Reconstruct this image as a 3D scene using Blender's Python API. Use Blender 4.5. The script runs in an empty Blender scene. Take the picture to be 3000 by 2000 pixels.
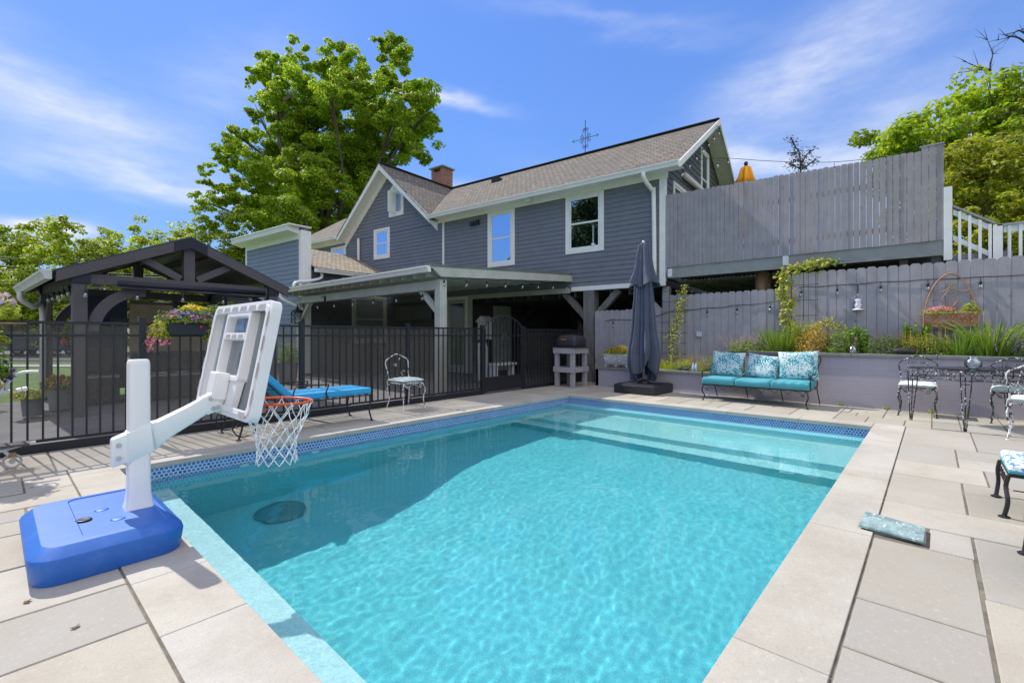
import bpy, bmesh, math, random
from mathutils import Vector, Matrix, noise
R = math.radians
rnd = random.Random(7)
S = bpy.context.scene
COL = S.collection

# ---------------------------------------------------------------- camera
cam = bpy.data.cameras.new('camera'); cam.sensor_width = 36; cam.lens = 36*1370/3000
cam.shift_y = -18/3000; cam.clip_end = 2000; cam.clip_start = .05
co = bpy.data.objects.new('camera', cam); COL.objects.link(co)
co.location = (0, 0, 1.17); co.rotation_euler = (R(90), 0, R(42-90)); S.camera = co

# ---------------------------------------------------------------- sun + sky
SUN_AZ = math.atan2(.93, -.105)          # direction towards the sun, world XY
SUN_EL = R(47)
sd = Vector((math.cos(SUN_AZ)*math.cos(SUN_EL), math.sin(SUN_AZ)*math.cos(SUN_EL), math.sin(SUN_EL)))
sun = bpy.data.lights.new('sun', 'SUN'); sun.energy = 2.45; sun.angle = R(.53); sun.color = (1, .955, .88)
sun.cycles.is_caustics_light = True
so = bpy.data.objects.new('sun', sun); COL.objects.link(so)
so.rotation_euler = sd.to_track_quat('Z', 'Y').to_euler()
S.view_settings.view_transform = 'Standard'; S.view_settings.look = 'None'
S.view_settings.exposure = 1.12; S.view_settings.gamma = 1
S.cycles.max_bounces = 12; S.cycles.diffuse_bounces = 6; S.cycles.glossy_bounces = 5
S.cycles.transmission_bounces = 8; S.cycles.transparent_max_bounces = 24
S.cycles.use_denoising = True; S.cycles.sample_clamp_indirect = 6


class NT:
    """small helper to write node expressions"""
    def __init__(s, tree): s.t = tree
    def n(s, typ, **k):
        x = s.t.nodes.new(typ)
        for a, v in k.items(): setattr(x, a, v)
        return x
    def set(s, sock, v):
        if hasattr(v, 'default_value') or hasattr(v, 'links'): s.t.links.new(v, sock)
        elif v is not None: sock.default_value = v
    def m(s, op, a, b=None, c=None, clamp=False):
        x = s.n('ShaderNodeMath', operation=op, use_clamp=clamp)
        s.set(x.inputs[0], a)
        if b is not None: s.set(x.inputs[1], b)
        if c is not None: s.set(x.inputs[2], c)
        return x.outputs[0]
    def v(s, op, a, b=None, sc=None):
        x = s.n('ShaderNodeVectorMath', operation=op)
        s.set(x.inputs[0], a)
        if b is not None: s.set(x.inputs[1], b)
        if sc is not None: s.set(x.inputs[3], sc)
        return x.outputs[1] if op in ('LENGTH', 'DOT_PRODUCT', 'DISTANCE') else x.outputs[0]
    def mix(s, f, a, b, bl='MIX'):
        x = s.n('ShaderNodeMix', data_type='RGBA', blend_type=bl)
        s.set(x.inputs[0], f); s.set(x.inputs[6], a); s.set(x.inputs[7], b)
        return x.outputs[2]
    def noise(s, vec, scale, detail=3, rough=.5, col=False):
        x = s.n('ShaderNodeTexNoise'); s.set(x.inputs['Vector'], vec)
        x.inputs['Scale'].default_value = scale; x.inputs['Detail'].default_value = detail
        x.inputs['Roughness'].default_value = rough
        return x.outputs[1] if col else x.outputs[0]
    def rng(s, v, a, b, c=0., d=1.):
        x = s.n('ShaderNodeMapRange'); s.set(x.inputs[0], v)
        for i, q in zip((1, 2, 3, 4), (a, b, c, d)): x.inputs[i].default_value = q
        return x.outputs[0]
    def scale(s, vec, xyz):
        return s.v('MULTIPLY', vec, xyz)


w = bpy.data.worlds.new('World'); S.world = w; w.use_nodes = True
T = NT(w.node_tree); bg = w.node_tree.nodes['Background']
sky = T.n('ShaderNodeTexSky', sky_type='NISHITA'); sky.sun_disc = False
sky.sun_elevation = SUN_EL; sky.sun_rotation = math.pi/2-SUN_AZ
sky.altitude = 200; sky.air_density = 1.0; sky.dust_density = .1; sky.ozone_density = 3.0
hs = T.n('ShaderNodeHueSaturation'); hs.inputs['Saturation'].default_value = 1.15; hs.inputs['Value'].default_value = 1.
hs.inputs['Hue'].default_value = .508
T.set(hs.inputs['Color'], sky.outputs[0])
dv = T.n('ShaderNodeTexCoord').outputs['Generated']
sp = T.n('ShaderNodeSeparateXYZ'); T.set(sp.inputs[0], dv)
az = T.m('ARCTAN2', sp.outputs[1], sp.outputs[0]); el = T.m('ARCSINE', sp.outputs[2])
cmb = T.n('ShaderNodeCombineXYZ'); T.set(cmb.inputs[0], T.m('MULTIPLY', az, 2.2)); T.set(cmb.inputs[1], T.m('MULTIPLY', el, 7.))
wn = T.noise(cmb.outputs[0], 1.2, 4, .55)
warp = T.m('MULTIPLY', T.m('SUBTRACT', wn, .5), .16)
cl = None
def cloud(azd, eld, sa, se, tilt, amp):
    global cl
    da = T.m('DIVIDE', T.m('SUBTRACT', az, R(azd)), R(sa))
    e2 = T.m('ADD', T.m('SUBTRACT', el, R(eld)), warp)
    de = T.m('DIVIDE', T.m('SUBTRACT', e2, T.m('MULTIPLY', T.m('SUBTRACT', az, R(azd)), tilt)), R(se))
    g = T.m('MULTIPLY', T.m('EXPONENT', T.m('MULTIPLY', T.m('ADD', T.m('MULTIPLY', da, da), T.m('MULTIPLY', de, de)), -1.)), amp)
    cl = g if cl is None else T.m('ADD', cl, g)
# azimuth, elevation (deg) of the cirrus patches and the two low puffs
for c_ in ((86, 19, 10, 3.2, .15, .36), (78, 14.5, 11, 1.0, .0, .34), (72, 26, 7, 4.0, -.4, .14), (52, 26, 7, .9, .05, .45),
           (50, 16.5, 9, 1.2, 0, .2), (87, 8.5, 3, 1.1, 0, .8), (69, 7.5, 2.6, 2.4, 0, .95), (10, 25, 10, 3.4, -.35, .30), (18, 18, 14, 1.7, .10, .36), (3, 20, 8, 2.5, -.2, .2),
           (20, 13, 10, 1.2, .1, .22), (60, 14, 6, 1.2, -.1, .25), (-2, 14, 10, 4, 0, .35), (30, 33, 15, 1., .2, .10), (200, 25, 30, 6, 0, .5), (260, 30, 40, 8, 0, .4)):
    cloud(*c_)
det = T.noise(cmb.outputs[0], 5.5, 7, .62)
den = T.m('MULTIPLY', cl, T.rng(det, .25, .72, .75, 2.1), clamp=True)
lum = T.v('DOT_PRODUCT', hs.outputs[0], (.3, .6, .1))
skb = T.v('SCALE', hs.outputs[0], sc=T.m('DIVIDE', 1.98, T.m('ADD', 1., T.m('MULTIPLY', lum, .6))))
skb = T.v('MULTIPLY', skb, (.60, .65, .735))
sk = T.mix(den, skb, (3.1, 3.2, 3.5, 1))
cl = None
# broad bright clouds, unseen overhead and behind the camera, added as neutral fill
for c_ in ((-118, 48, 62, 34, 0, .95), (0, 96, 900, 26, 0, .8)): cloud(*c_)
sk = T.mix(T.m('MULTIPLY', cl, T.rng(det, .2, .75, .55, 1.2), clamp=True), sk, (6.8, 6.5, 6.3, 1))
T.set(bg.inputs[0], sk); bg.inputs[1].default_value = .14

# ---------------------------------------------------------------- materials
MATS = {}
def pm(name, col, rough=.6, var=.10, scale=6, bump=0., bscale=60, metal=0., spec=.4, attr=False, vec='Object', stretch=None, extra=None):
    if name in MATS: return MATS[name]
    m = bpy.data.materials.new(name); m.use_nodes = True; t = NT(m.node_tree)
    b = m.node_tree.nodes['Principled BSDF']
    tc = t.n('ShaderNodeTexCoord').outputs[vec]
    if stretch: tc = t.scale(tc, stretch)
    nz = t.noise(tc, scale, 4, .6)
    f = t.rng(nz, .3, .7, 1-var, 1+var)
    c = t.mix(1., (*col, 1), t.mix(0., (1, 1, 1, 1), (1, 1, 1, 1)), 'MULTIPLY') if 0 else None
    x = t.n('ShaderNodeCombineColor'); 
    for i in range(3): t.set(x.inputs[i], t.m('MULTIPLY', f, float(col[i])))
    c = x.outputs[0]
    if attr:
        a = t.n('ShaderNodeAttribute', attribute_name='Col'); c = t.mix(1., c, a.outputs[0], 'MULTIPLY')
    if extra: c = extra(t, tc, c, b)
    t.set(b.inputs['Base Color'], c)
    b.inputs['Roughness'].default_value = rough; b.inputs['Metallic'].default_value = metal
    b.inputs['Specular IOR Level'].default_value = spec
    if bump:
        bn = t.n('ShaderNodeBump'); bn.inputs['Strength'].default_value = bump; bn.inputs['Distance'].default_value = .01
        t.set(bn.inputs['Height'], t.noise(tc, bscale, 5, .65)); t.set(b.inputs['Normal'], bn.outputs[0])
    MATS[name] = m
    return m

def leafmat(name, col, tr=.35, var=.35):
    if name in MATS: return MATS[name]
    m = bpy.data.materials.new(name); m.use_nodes = True; t = NT(m.node_tree)
    b = m.node_tree.nodes['Principled BSDF']; out = m.node_tree.nodes['Material Output']
    a = t.n('ShaderNodeAttribute', attribute_name='Col')
    c = t.mix(1., (*col, 1), a.outputs[0], 'MULTIPLY')
    t.set(b.inputs['Base Color'], c); b.inputs['Roughness'].default_value = .5; b.inputs['Specular IOR Level'].default_value = .3
    tl = t.n('ShaderNodeBsdfTranslucent'); t.set(tl.inputs[0], t.mix(1., c, (1.25, 1.2, .45, 1), 'MULTIPLY'))
    mx = t.n('ShaderNodeMixShader'); mx.inputs[0].default_value = tr
    t.set(mx.inputs[1], b.outputs[0]); t.set(mx.inputs[2], tl.outputs[0]); t.set(out.inputs[0], mx.outputs[0])
    MATS[name] = m
    return m

def chips(frac, other):          # paint chipped / peeling patches
    def f(t, tc, c, b):
        n1 = t.noise(tc, 28, 5, .7)
        return t.mix(t.rng(n1, frac-.02, frac+.02), c, (*other, 1))
    return f
def knots(t, tc, c, b):          # faint boards grime
    n1 = t.noise(t.scale(tc, (1, 1, .25)), 3.2, 6, .7)
    n2 = t.noise(tc, 9, 5, .75)
    c = t.mix(t.rng(n1, .5, .75, 0, .35), c, (.16, .15, .16, 1))
    c = t.mix(t.rng(t.noise(t.scale(tc, (1, 30, 1)), 3, 2, .5), .35, .7, 0, .22), c, (.18, .17, .19, 1))
    return t.mix(t.rng(n2, .63, .70, 0, .6), c, (.09, .085, .09, 1))
def specks(t, tc, c, b):         # paint touch-up patches and speckle on the clapboards
    n1 = t.noise(t.scale(tc, (1, 1, .7)), 1.5, 3, .5); n2 = t.noise(tc, 11, 3, .6)
    c = t.mix(t.rng(n1, .60, .66, 0, .22), c, (.22, .25, .28, 1))
    return t.mix(t.rng(n2, .72, .75, 0, .45), c, (.36, .38, .42, 1))
def rusty(t, tc, c, b):
    n1 = t.noise(tc, 7, 5, .7)
    return t.mix(t.rng(n1, .42, .58), c, (.36, .12, .03, 1))

white = pm('white_paint', (.80, .78, .74), .5, .05, 5, extra=lambda t, tc, c, b: t.mix(t.rng(t.noise(tc, 4, 6, .7), .6, .8, 0, .3), c, (.5, .48, .42, 1)))
cream = pm('cream_paint', (.78, .77, .70), .5, .06)
soffitm = pm('soffit_paint', (.72, .70, .58), .6, .12, 4)
siding = pm('blue_grey_siding', (.168, .176, .195), .55, .08, 3, extra=specks)
siding_n = pm('navy_grey_siding', (.22, .235, .30), .5, .06, 3)
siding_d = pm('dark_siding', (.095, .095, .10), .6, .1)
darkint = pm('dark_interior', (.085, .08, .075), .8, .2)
glassm = None
deckgrey = pm('grey_stained_boards', (.35, .315, .320), .75, .10, 5, extra=knots)
fencegrey = pm('lilac_grey_pickets', (.385, .355, .370), .75, .09, 5, extra=knots)
beamgrey = pm('blue_grey_beam', (.30, .30, .28), .7, .08)
sage = pm('sage_grey_wood', (.45, .45, .39), .7, .12, 4, extra=lambda t, tc, c, b: t.mix(t.rng(t.noise(t.scale(tc, (1, 1, .3)), 12, 6, .75), .6, .66, 0, .7), c, (.40, .35, .28, 1)))
blackm = pm('black_aluminium', (.012, .013, .018), .38, .05, spec=.5)
ironm = pm('black_wrought_iron', (.018, .018, .02), .45, .2, 20)
ironchip = pm('chipped_white_iron', (.70, .70, .69), .6, .1, 20, extra=chips(.53, (.02, .02, .022)))
ironchip2 = pm('mostly_black_chipped_iron', (.02, .02, .022), .5, .1, 20, extra=chips(.57, (.66, .66, .65)))
blockm = None
capm = pm('bluestone_cap', (.21, .215, .205), .75, .15, 7, bump=.2)
plastic_w = pm('white_plastic', (.80, .78, .77), .36, .02, spec=.5, extra=lambda t, tc, c, b: t.mix(t.rng(t.noise(t.scale(tc, (1, 1, .3)), 9, 6, .75), .58, .75, 0, .22), c, (.52, .50, .46, 1)))
plastic_b = pm('blue_plastic', (.022, .13, .47), .42, .06, 30, bump=.12, bscale=160, spec=.5, extra=lambda t, tc, c, b: t.mix(t.rng(t.noise(t.scale(tc, (1, 3, 1)), 5, 6, .75), .55, .72, 0, .28), c, (.16, .28, .58, 1)))
orange = pm('orange_steel', (.85, .10, .015), .35, .03)
netm = pm('white_net_cord', (.82, .82, .82), .7, .03)
gazm = pm('charcoal_brown_gazebo', (.095, .085, .088), .6, .07, 4)
gazd = pm('black_gazebo_bracket', (.018, .019, .03), .5, .05)
metalroof = pm('dark_metal_roof', (.05, .055, .07), .45, .1)
soil = pm('dark_soil', (.055, .040, .028), .9, .3, 20, bump=.5)
bark = pm('grey_brown_bark', (.11, .085, .065), .85, .3, 12, bump=.6, bscale=30, stretch=(1, 1, .3))
steel = pm('brushed_steel', (.55, .55, .56), .35, .1, metal=.9)
rust = pm('rusted_wall_planter', (.40, .25, .15), .65, .12, extra=rusty)
rusti = pm('rusty_iron', (.36, .22, .11), .6, .3, 14)
brick = pm('red_brown_brick', (.25, .10, .06), .8, .3, 14)
greyresin = pm('grey_resin_pot', (.17, .175, .18), .55, .1)
galv = pm('galvanised_sheet', (.42, .42, .42), .5, .15, metal=.3)

def glass_pane():
    m = bpy.data.materials.new('window_glass'); m.use_nodes = True; t = NT(m.node_tree)
    nt = m.node_tree; nt.nodes.remove(nt.nodes['Principled BSDF']); out = nt.nodes['Material Output']
    d = t.n('ShaderNodeBsdfDiffuse'); d.inputs[0].default_value = (.012, .018, .016, 1)
    g = t.n('ShaderNodeBsdfGlossy'); g.inputs[0].default_value = (.55, .72, .95, 1); g.inputs['Roughness'].default_value = .012
    bn = t.n('ShaderNodeBump'); bn.inputs['Strength'].default_value = .25; bn.inputs['Distance'].default_value = .004
    t.set(bn.inputs['Height'], t.noise(t.n('ShaderNodeTexCoord').outputs['Object'], 2.2, 1)); t.set(g.inputs['Normal'], bn.outputs[0])
    mx = t.n('ShaderNodeMixShader'); mx.inputs[0].default_value = .8
    t.set(mx.inputs[1], d.outputs[0]); t.set(mx.inputs[2], g.outputs[0]); t.set(out.inputs[0], mx.outputs[0]); return m
glassm = glass_pane()
def clear_glass(name, tint=(.93, .97, .96), refl=.12, rough=.02):
    m = bpy.data.materials.new(name); m.use_nodes = True; t = NT(m.node_tree); nt = m.node_tree
    nt.nodes.remove(nt.nodes['Principled BSDF']); out = nt.nodes['Material Output']
    a = t.n('ShaderNodeBsdfTransparent'); a.inputs[0].default_value = (*tint, 1)
    g = t.n('ShaderNodeBsdfGlossy'); g.inputs['Roughness'].default_value = rough
    fr = t.n('ShaderNodeFresnel'); fr.inputs[0].default_value = 1.5
    mx = t.n('ShaderNodeMixShader'); t.set(mx.inputs[0], t.m('ADD', fr.outputs[0], refl-.04, clamp=True))
    t.set(mx.inputs[1], a.outputs[0]); t.set(mx.inputs[2], g.outputs[0]); t.set(out.inputs[0], mx.outputs[0]); return m
tableglass = clear_glass('table_glass', (.80, .90, .88), .10)
bulbglass = clear_glass('bulb_glass', (.85, .85, .80), .22, .05)
acrylic = clear_glass('acrylic_board', (.80, .83, .84), .08, .06)
_t = NT(acrylic.node_tree); _o = acrylic.node_tree.nodes['Material Output']; _d = _t.n('ShaderNodeBsdfDiffuse'); _d.inputs[0].default_value = (.70, .72, .72, 1)
_m = _t.n('ShaderNodeMixShader'); _m.inputs[0].default_value = .16; _t.set(_m.inputs[1], _o.inputs[0].links[0].from_socket); _t.set(_m.inputs[2], _d.outputs[0]); _t.set(_o.inputs[0], _m.outputs[0])
def mesh_screen(name, col, opac, cells):
    m = bpy.data.materials.new(name); m.use_nodes = True; t = NT(m.node_tree); nt = m.node_tree
    b = nt.nodes['Principled BSDF']; out = nt.nodes['Material Output']
    tc = t.n('ShaderNodeTexCoord').outputs['Object']
    nz = t.noise(tc, cells, 2, .8)
    c = t.mix(t.rng(nz, .62, .72), (*col, 1), (.62, .60, .55, 1))
    t.set(b.inputs['Base Color'], c); b.inputs['Roughness'].default_value = .8
    a = t.n('ShaderNodeBsdfTransparent'); mx = t.n('ShaderNodeMixShader')
    tl = t.n('ShaderNodeBsdfTranslucent'); t.set(tl.inputs[0], c); m2 = t.n('ShaderNodeMixShader'); m2.inputs[0].default_value = .45; t.set(m2.inputs[1], b.outputs[0]); t.set(m2.inputs[2], tl.outputs[0])
    f = t.m('ADD', opac, t.rng(t.noise(tc, 1.1, 2), .3, .7, -.08, .08))
    t.set(mx.inputs[0], f); t.set(mx.inputs[1], a.outputs[0]); t.set(mx.inputs[2], m2.outputs[0]); t.set(out.inputs[0], mx.outputs[0])
    return m
screenm = mesh_screen('grey_mesh_fabric', (.080, .076, .068), .42, 140)
shadem = mesh_screen('tan_shade_fabric', (.22, .19, .15), .86, 110)

def shingle(name, c1, c2, c3):
    m = bpy.data.materials.new(name); m.use_nodes = True; t = NT(m.node_tree); b = m.node_tree.nodes['Principled BSDF']
    uv = t.n('ShaderNodeUVMap', uv_map='UVMap').outputs[0]
    br = t.n('ShaderNodeTexBrick'); t.set(br.inputs['Vector'], uv)
    br.inputs['Scale'].default_value = 1.; br.inputs['Brick Width'].default_value = .17; br.inputs['Row Height'].default_value = .14
    br.inputs['Mortar Size'].default_value = .012; br.inputs['Mortar Smooth'].default_value = .1; br.offset = .37
    br.inputs['Color1'].default_value = (*c1, 1); br.inputs['Color2'].default_value = (*c2, 1); br.inputs['Mortar'].default_value = (*c3, 1)
    n1 = t.noise(t.scale(uv, (5.5, 7.2, 1)), 1., 2, .7); n2 = t.noise(uv, .35, 4, .6)
    c = t.mix(t.rng(n1, .35, .65), br.outputs[0], t.mix(1., br.outputs[0], (1.55, 1.5, 1.42, 1), 'MULTIPLY'))
    c = t.mix(t.rng(n2, .42, .62, 0, .4), c, (.12, .12, .11, 1))
    t.set(b.inputs['Base Color'], c); b.inputs['Roughness'].default_value = .9; b.inputs['Specular IOR Level'].default_value = .15
    su = t.n('ShaderNodeSeparateXYZ'); t.set(su.inputs[0], uv)
    fr = t.m('FRACT', t.m('DIVIDE', su.outputs[1], .14))
    bn = t.n('ShaderNodeBump'); bn.inputs['Strength'].default_value = .9; bn.inputs['Distance'].default_value = .02
    t.set(bn.inputs['Height'], t.m('ADD', t.m('SUBTRACT', 1., fr), t.m('MULTIPLY', n1, .5))); t.set(b.inputs['Normal'], bn.outputs[0])
    return m
shing = shingle('asphalt_shingles', (.122, .108, .090), (.178, .158, .132), (.035, .031, .027))
shing2 = shingle('pale_shingles', (.20, .175, .135), (.30, .26, .205), (.07, .06, .05))

def stone(name, base, attr=True):
    m = bpy.data.materials.new(name); m.use_nodes = True; t = NT(m.node_tree); b = m.node_tree.nodes['Principled BSDF']
    tc = t.n('ShaderNodeTexCoord').outputs['Object']
    a = t.n('ShaderNodeAttribute', attribute_name='Col')
    c = t.mix(1., (*base, 1), a.outputs[0], 'MULTIPLY')
    n1 = t.noise(tc, 1.7, 6, .62); n2 = t.noise(tc, 130, 3, .7); n3 = t.noise(tc, .9, 5, .6); n4 = t.noise(tc, 2.6, 3, .5)
    c = t.mix(t.rng(n1, .42, .62, 0, .55), c, (.34, .30, .235, 1))
    c = t.mix(t.rng(n3, .5, .7, 0, .5), c, (.33, .32, .30, 1))
    c = t.mix(t.rng(n4, .69, .78, 0, .42), c, (.40, .26, .14, 1))
    c = t.mix(t.rng(n2, .42, .68, .0, .30), c, (.24, .22, .19, 1))
    n5 = t.noise(tc, 34, 4, .7); c = t.mix(t.rng(n5, .60, .72, 0, .30), c, (.22, .20, .17, 1)); c = t.mix(t.rng(n5, .42, .30, 0, .25), c, (.62, .59, .53, 1))
    vo = t.n('ShaderNodeTexVoronoi'); vo.inputs['Scale'].default_value = 5.; t.set(vo.inputs['Vector'], tc)
    c = t.mix(t.rng(vo.outputs[0], .0, .018, .7, 0), c, (.12, .10, .08, 1))
    t.set(b.inputs['Base Color'], c); b.inputs['Roughness'].default_value = .82; b.inputs['Specular IOR Level'].default_value = .2
    bn = t.n('ShaderNodeBump'); bn.inputs['Strength'].default_value = .25; bn.inputs['Distance'].default_value = .004
    t.set(bn.inputs['Height'], t.m('ADD', t.noise(tc, 9, 6, .6), t.m('MULTIPLY', n2, .3))); t.set(b.inputs['Normal'], bn.outputs[0])
    return m
paver = stone('bluestone_pavers', (.425, .395, .335)); copem = stone('coping_stone', (.475, .445, .39))

def blockwall():
    m = bpy.data.materials.new('painted_block'); m.use_nodes = True; t = NT(m.node_tree); b = m.node_tree.nodes['Principled BSDF']
    tc = t.n('ShaderNodeTexCoord').outputs['Object']; s = t.n('ShaderNodeSeparateXYZ'); t.set(s.inputs[0], tc)
    cx = t.n('ShaderNodeCombineXYZ'); t.set(cx.inputs[0], s.outputs[1]); t.set(cx.inputs[1], s.outputs[2])
    br = t.n('ShaderNodeTexBrick'); t.set(br.inputs['Vector'], cx.outputs[0]); br.inputs['Scale'].default_value = 1.
    br.inputs['Brick Width'].default_value = .40; br.inputs['Row Height'].default_value = .20; br.inputs['Mortar Size'].default_value = .006
    br.inputs['Mortar Smooth'].default_value = .6
    br.inputs['Color1'].default_value = (.385, .35, .385, 1); br.inputs['Color2'].default_value = (.40, .365, .40, 1); br.inputs['Mortar'].default_value = (.36, .33, .365, 1)
    n1 = t.noise(tc, 3.2, 6, .7)
    c = t.mix(t.rng(n1, .58, .72, 0, .4), br.outputs[0], (.20, .18, .17, 1))
    c = t.mix(t.rng(t.noise(tc, 1.3, 4), .55, .7, 0, .3), c, (.42, .40, .44, 1))
    t.set(b.inputs['Base Color'], c); b.inputs['Roughness'].default_value = .8
    bn = t.n('ShaderNodeBump'); bn.inputs['Strength'].default_value = .5; bn.inputs['Distance'].default_value = .004
    t.set(bn.inputs['Height'], t.m('ADD', t.m('SUBTRACT', 1., br.outputs[1]), t.m('MULTIPLY', t.noise(tc, 60, 4), .25)))
    t.set(b.inputs['Normal'], bn.outputs[0]); return m
blockm = blockwall()

def hexmat(name, cell, ca, cb, grout):
    """hexagon mosaic: u = running direction, v = up (UV in metres)"""
    m = bpy.data.materials.new(name); m.use_nodes = True; t = NT(m.node_tree); b = m.node_tree.nodes['Principled BSDF']
    uv = t.v('SCALE', t.n('ShaderNodeUVMap', uv_map='UVMap').outputs[0], sc=1/cell)
    r = (1., 1.7320508, 1.); h = (.5, .8660254, .5)
    def cellv(p): return t.v('SUBTRACT', t.v('MODULO', t.v('ADD', p, (600*1., 600*1.7320508, 0)), r), h)
    a = cellv(uv); c2 = cellv(t.v('SUBTRACT', uv, h))
    flat = (1, 1, 0)
    a = t.v('MULTIPLY', a, flat); c2 = t.v('MULTIPLY', c2, flat)
    sel = t.m('LESS_THAN', t.v('LENGTH', a), t.v('LENGTH', c2))
    g = t.n('ShaderNodeMix', data_type='VECTOR'); t.set(g.inputs[0], sel); t.set(g.inputs[4], c2); t.set(g.inputs[5], a)
    gv = g.outputs[1]; ab = t.v('ABSOLUTE', gv)
    d = t.m('MAXIMUM', t.v('DOT_PRODUCT', ab, (.5, .8660254, 0)), t.v('DOT_PRODUCT', ab, (1, 0, 0)))
    idv = t.v('SUBTRACT', uv, gv)
    wn_ = t.n('ShaderNodeTexWhiteNoise', noise_dimensions='3D'); t.set(wn_.inputs[0], t.v('SNAP', t.v('ADD', idv, (.25, .2, .5)), (.5, .433, 1)))
    c = t.mix(wn_.outputs[0], (*ca, 1), (*cb, 1))
    c = t.mix(t.m('GREATER_THAN', d, .405), c, (*grout, 1))
    t.set(b.inputs['Base Color'], c); b.inputs['Roughness'].default_value = .25; b.inputs['Specular IOR Level'].default_value = .5
    MATS[name] = m; return m
tilem = hexmat('blue_hex_mosaic', .036, (.025, .09, .30), (.07, .22, .46), (.50, .58, .68))
ledgem = hexmat('pale_blue_hex_mosaic', .034, (.42, .62, .66), (.62, .74, .74), (.80, .84, .82))
def plasterm():
    def ex(t, tc, c, b):
        n = t.noise(tc, 90, 3, .8); n2 = t.noise(tc, .8, 3)
        c = t.mix(t.rng(n, .5, .75, 0, .35), c, (.85, .92, .9, 1))
        c = t.mix(t.rng(n, .48, .3, 0, .35), c, (.12, .40, .52, 1))
        return t.mix(t.rng(n2, .4, .7, 0, .2), c, (.17, .57, .64, 1))
    return pm('aqua_pebble_plaster', (.13, .54, .585), .9, .05, 2, spec=0., extra=ex)
plaster = plasterm()  # aqua holds the depth tint that the clear water lacks
plaster_shallow = pm('shallow_tint_plaster', (.36, .68, .68), .9, .10, 60, spec=0., extra=lambda t, tc, c, b: t.mix(t.rng(t.noise(tc, 90, 3, .8), .5, .7, 0, .4), c, (.85, .92, .92, 1)))  # paler copy of the plaster; shallow-water look put into the colour
def waterm():
    m = bpy.data.materials.new('pool_water'); m.use_nodes = True; b = m.node_tree.nodes['Principled BSDF']
    b.inputs['Base Color'].default_value = (.74, .96, .97, 1); b.inputs['Roughness'].default_value = 0.
    b.inputs['IOR'].default_value = 1.33; b.inputs['Transmission Weight'].default_value = 1.
    return m
water = waterm()
asphalt = pm('asphalt', (.17, .165, .165), .9, .18, 2, bump=.4, bscale=140)
concrete = pm('pale_concrete', (.42, .41, .39), .85, .1)
def grassm():
    return pm('lawn', (.085, .16, .025), .9, .35, 3, bump=.8, bscale=60)
lawn = grassm()

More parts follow.
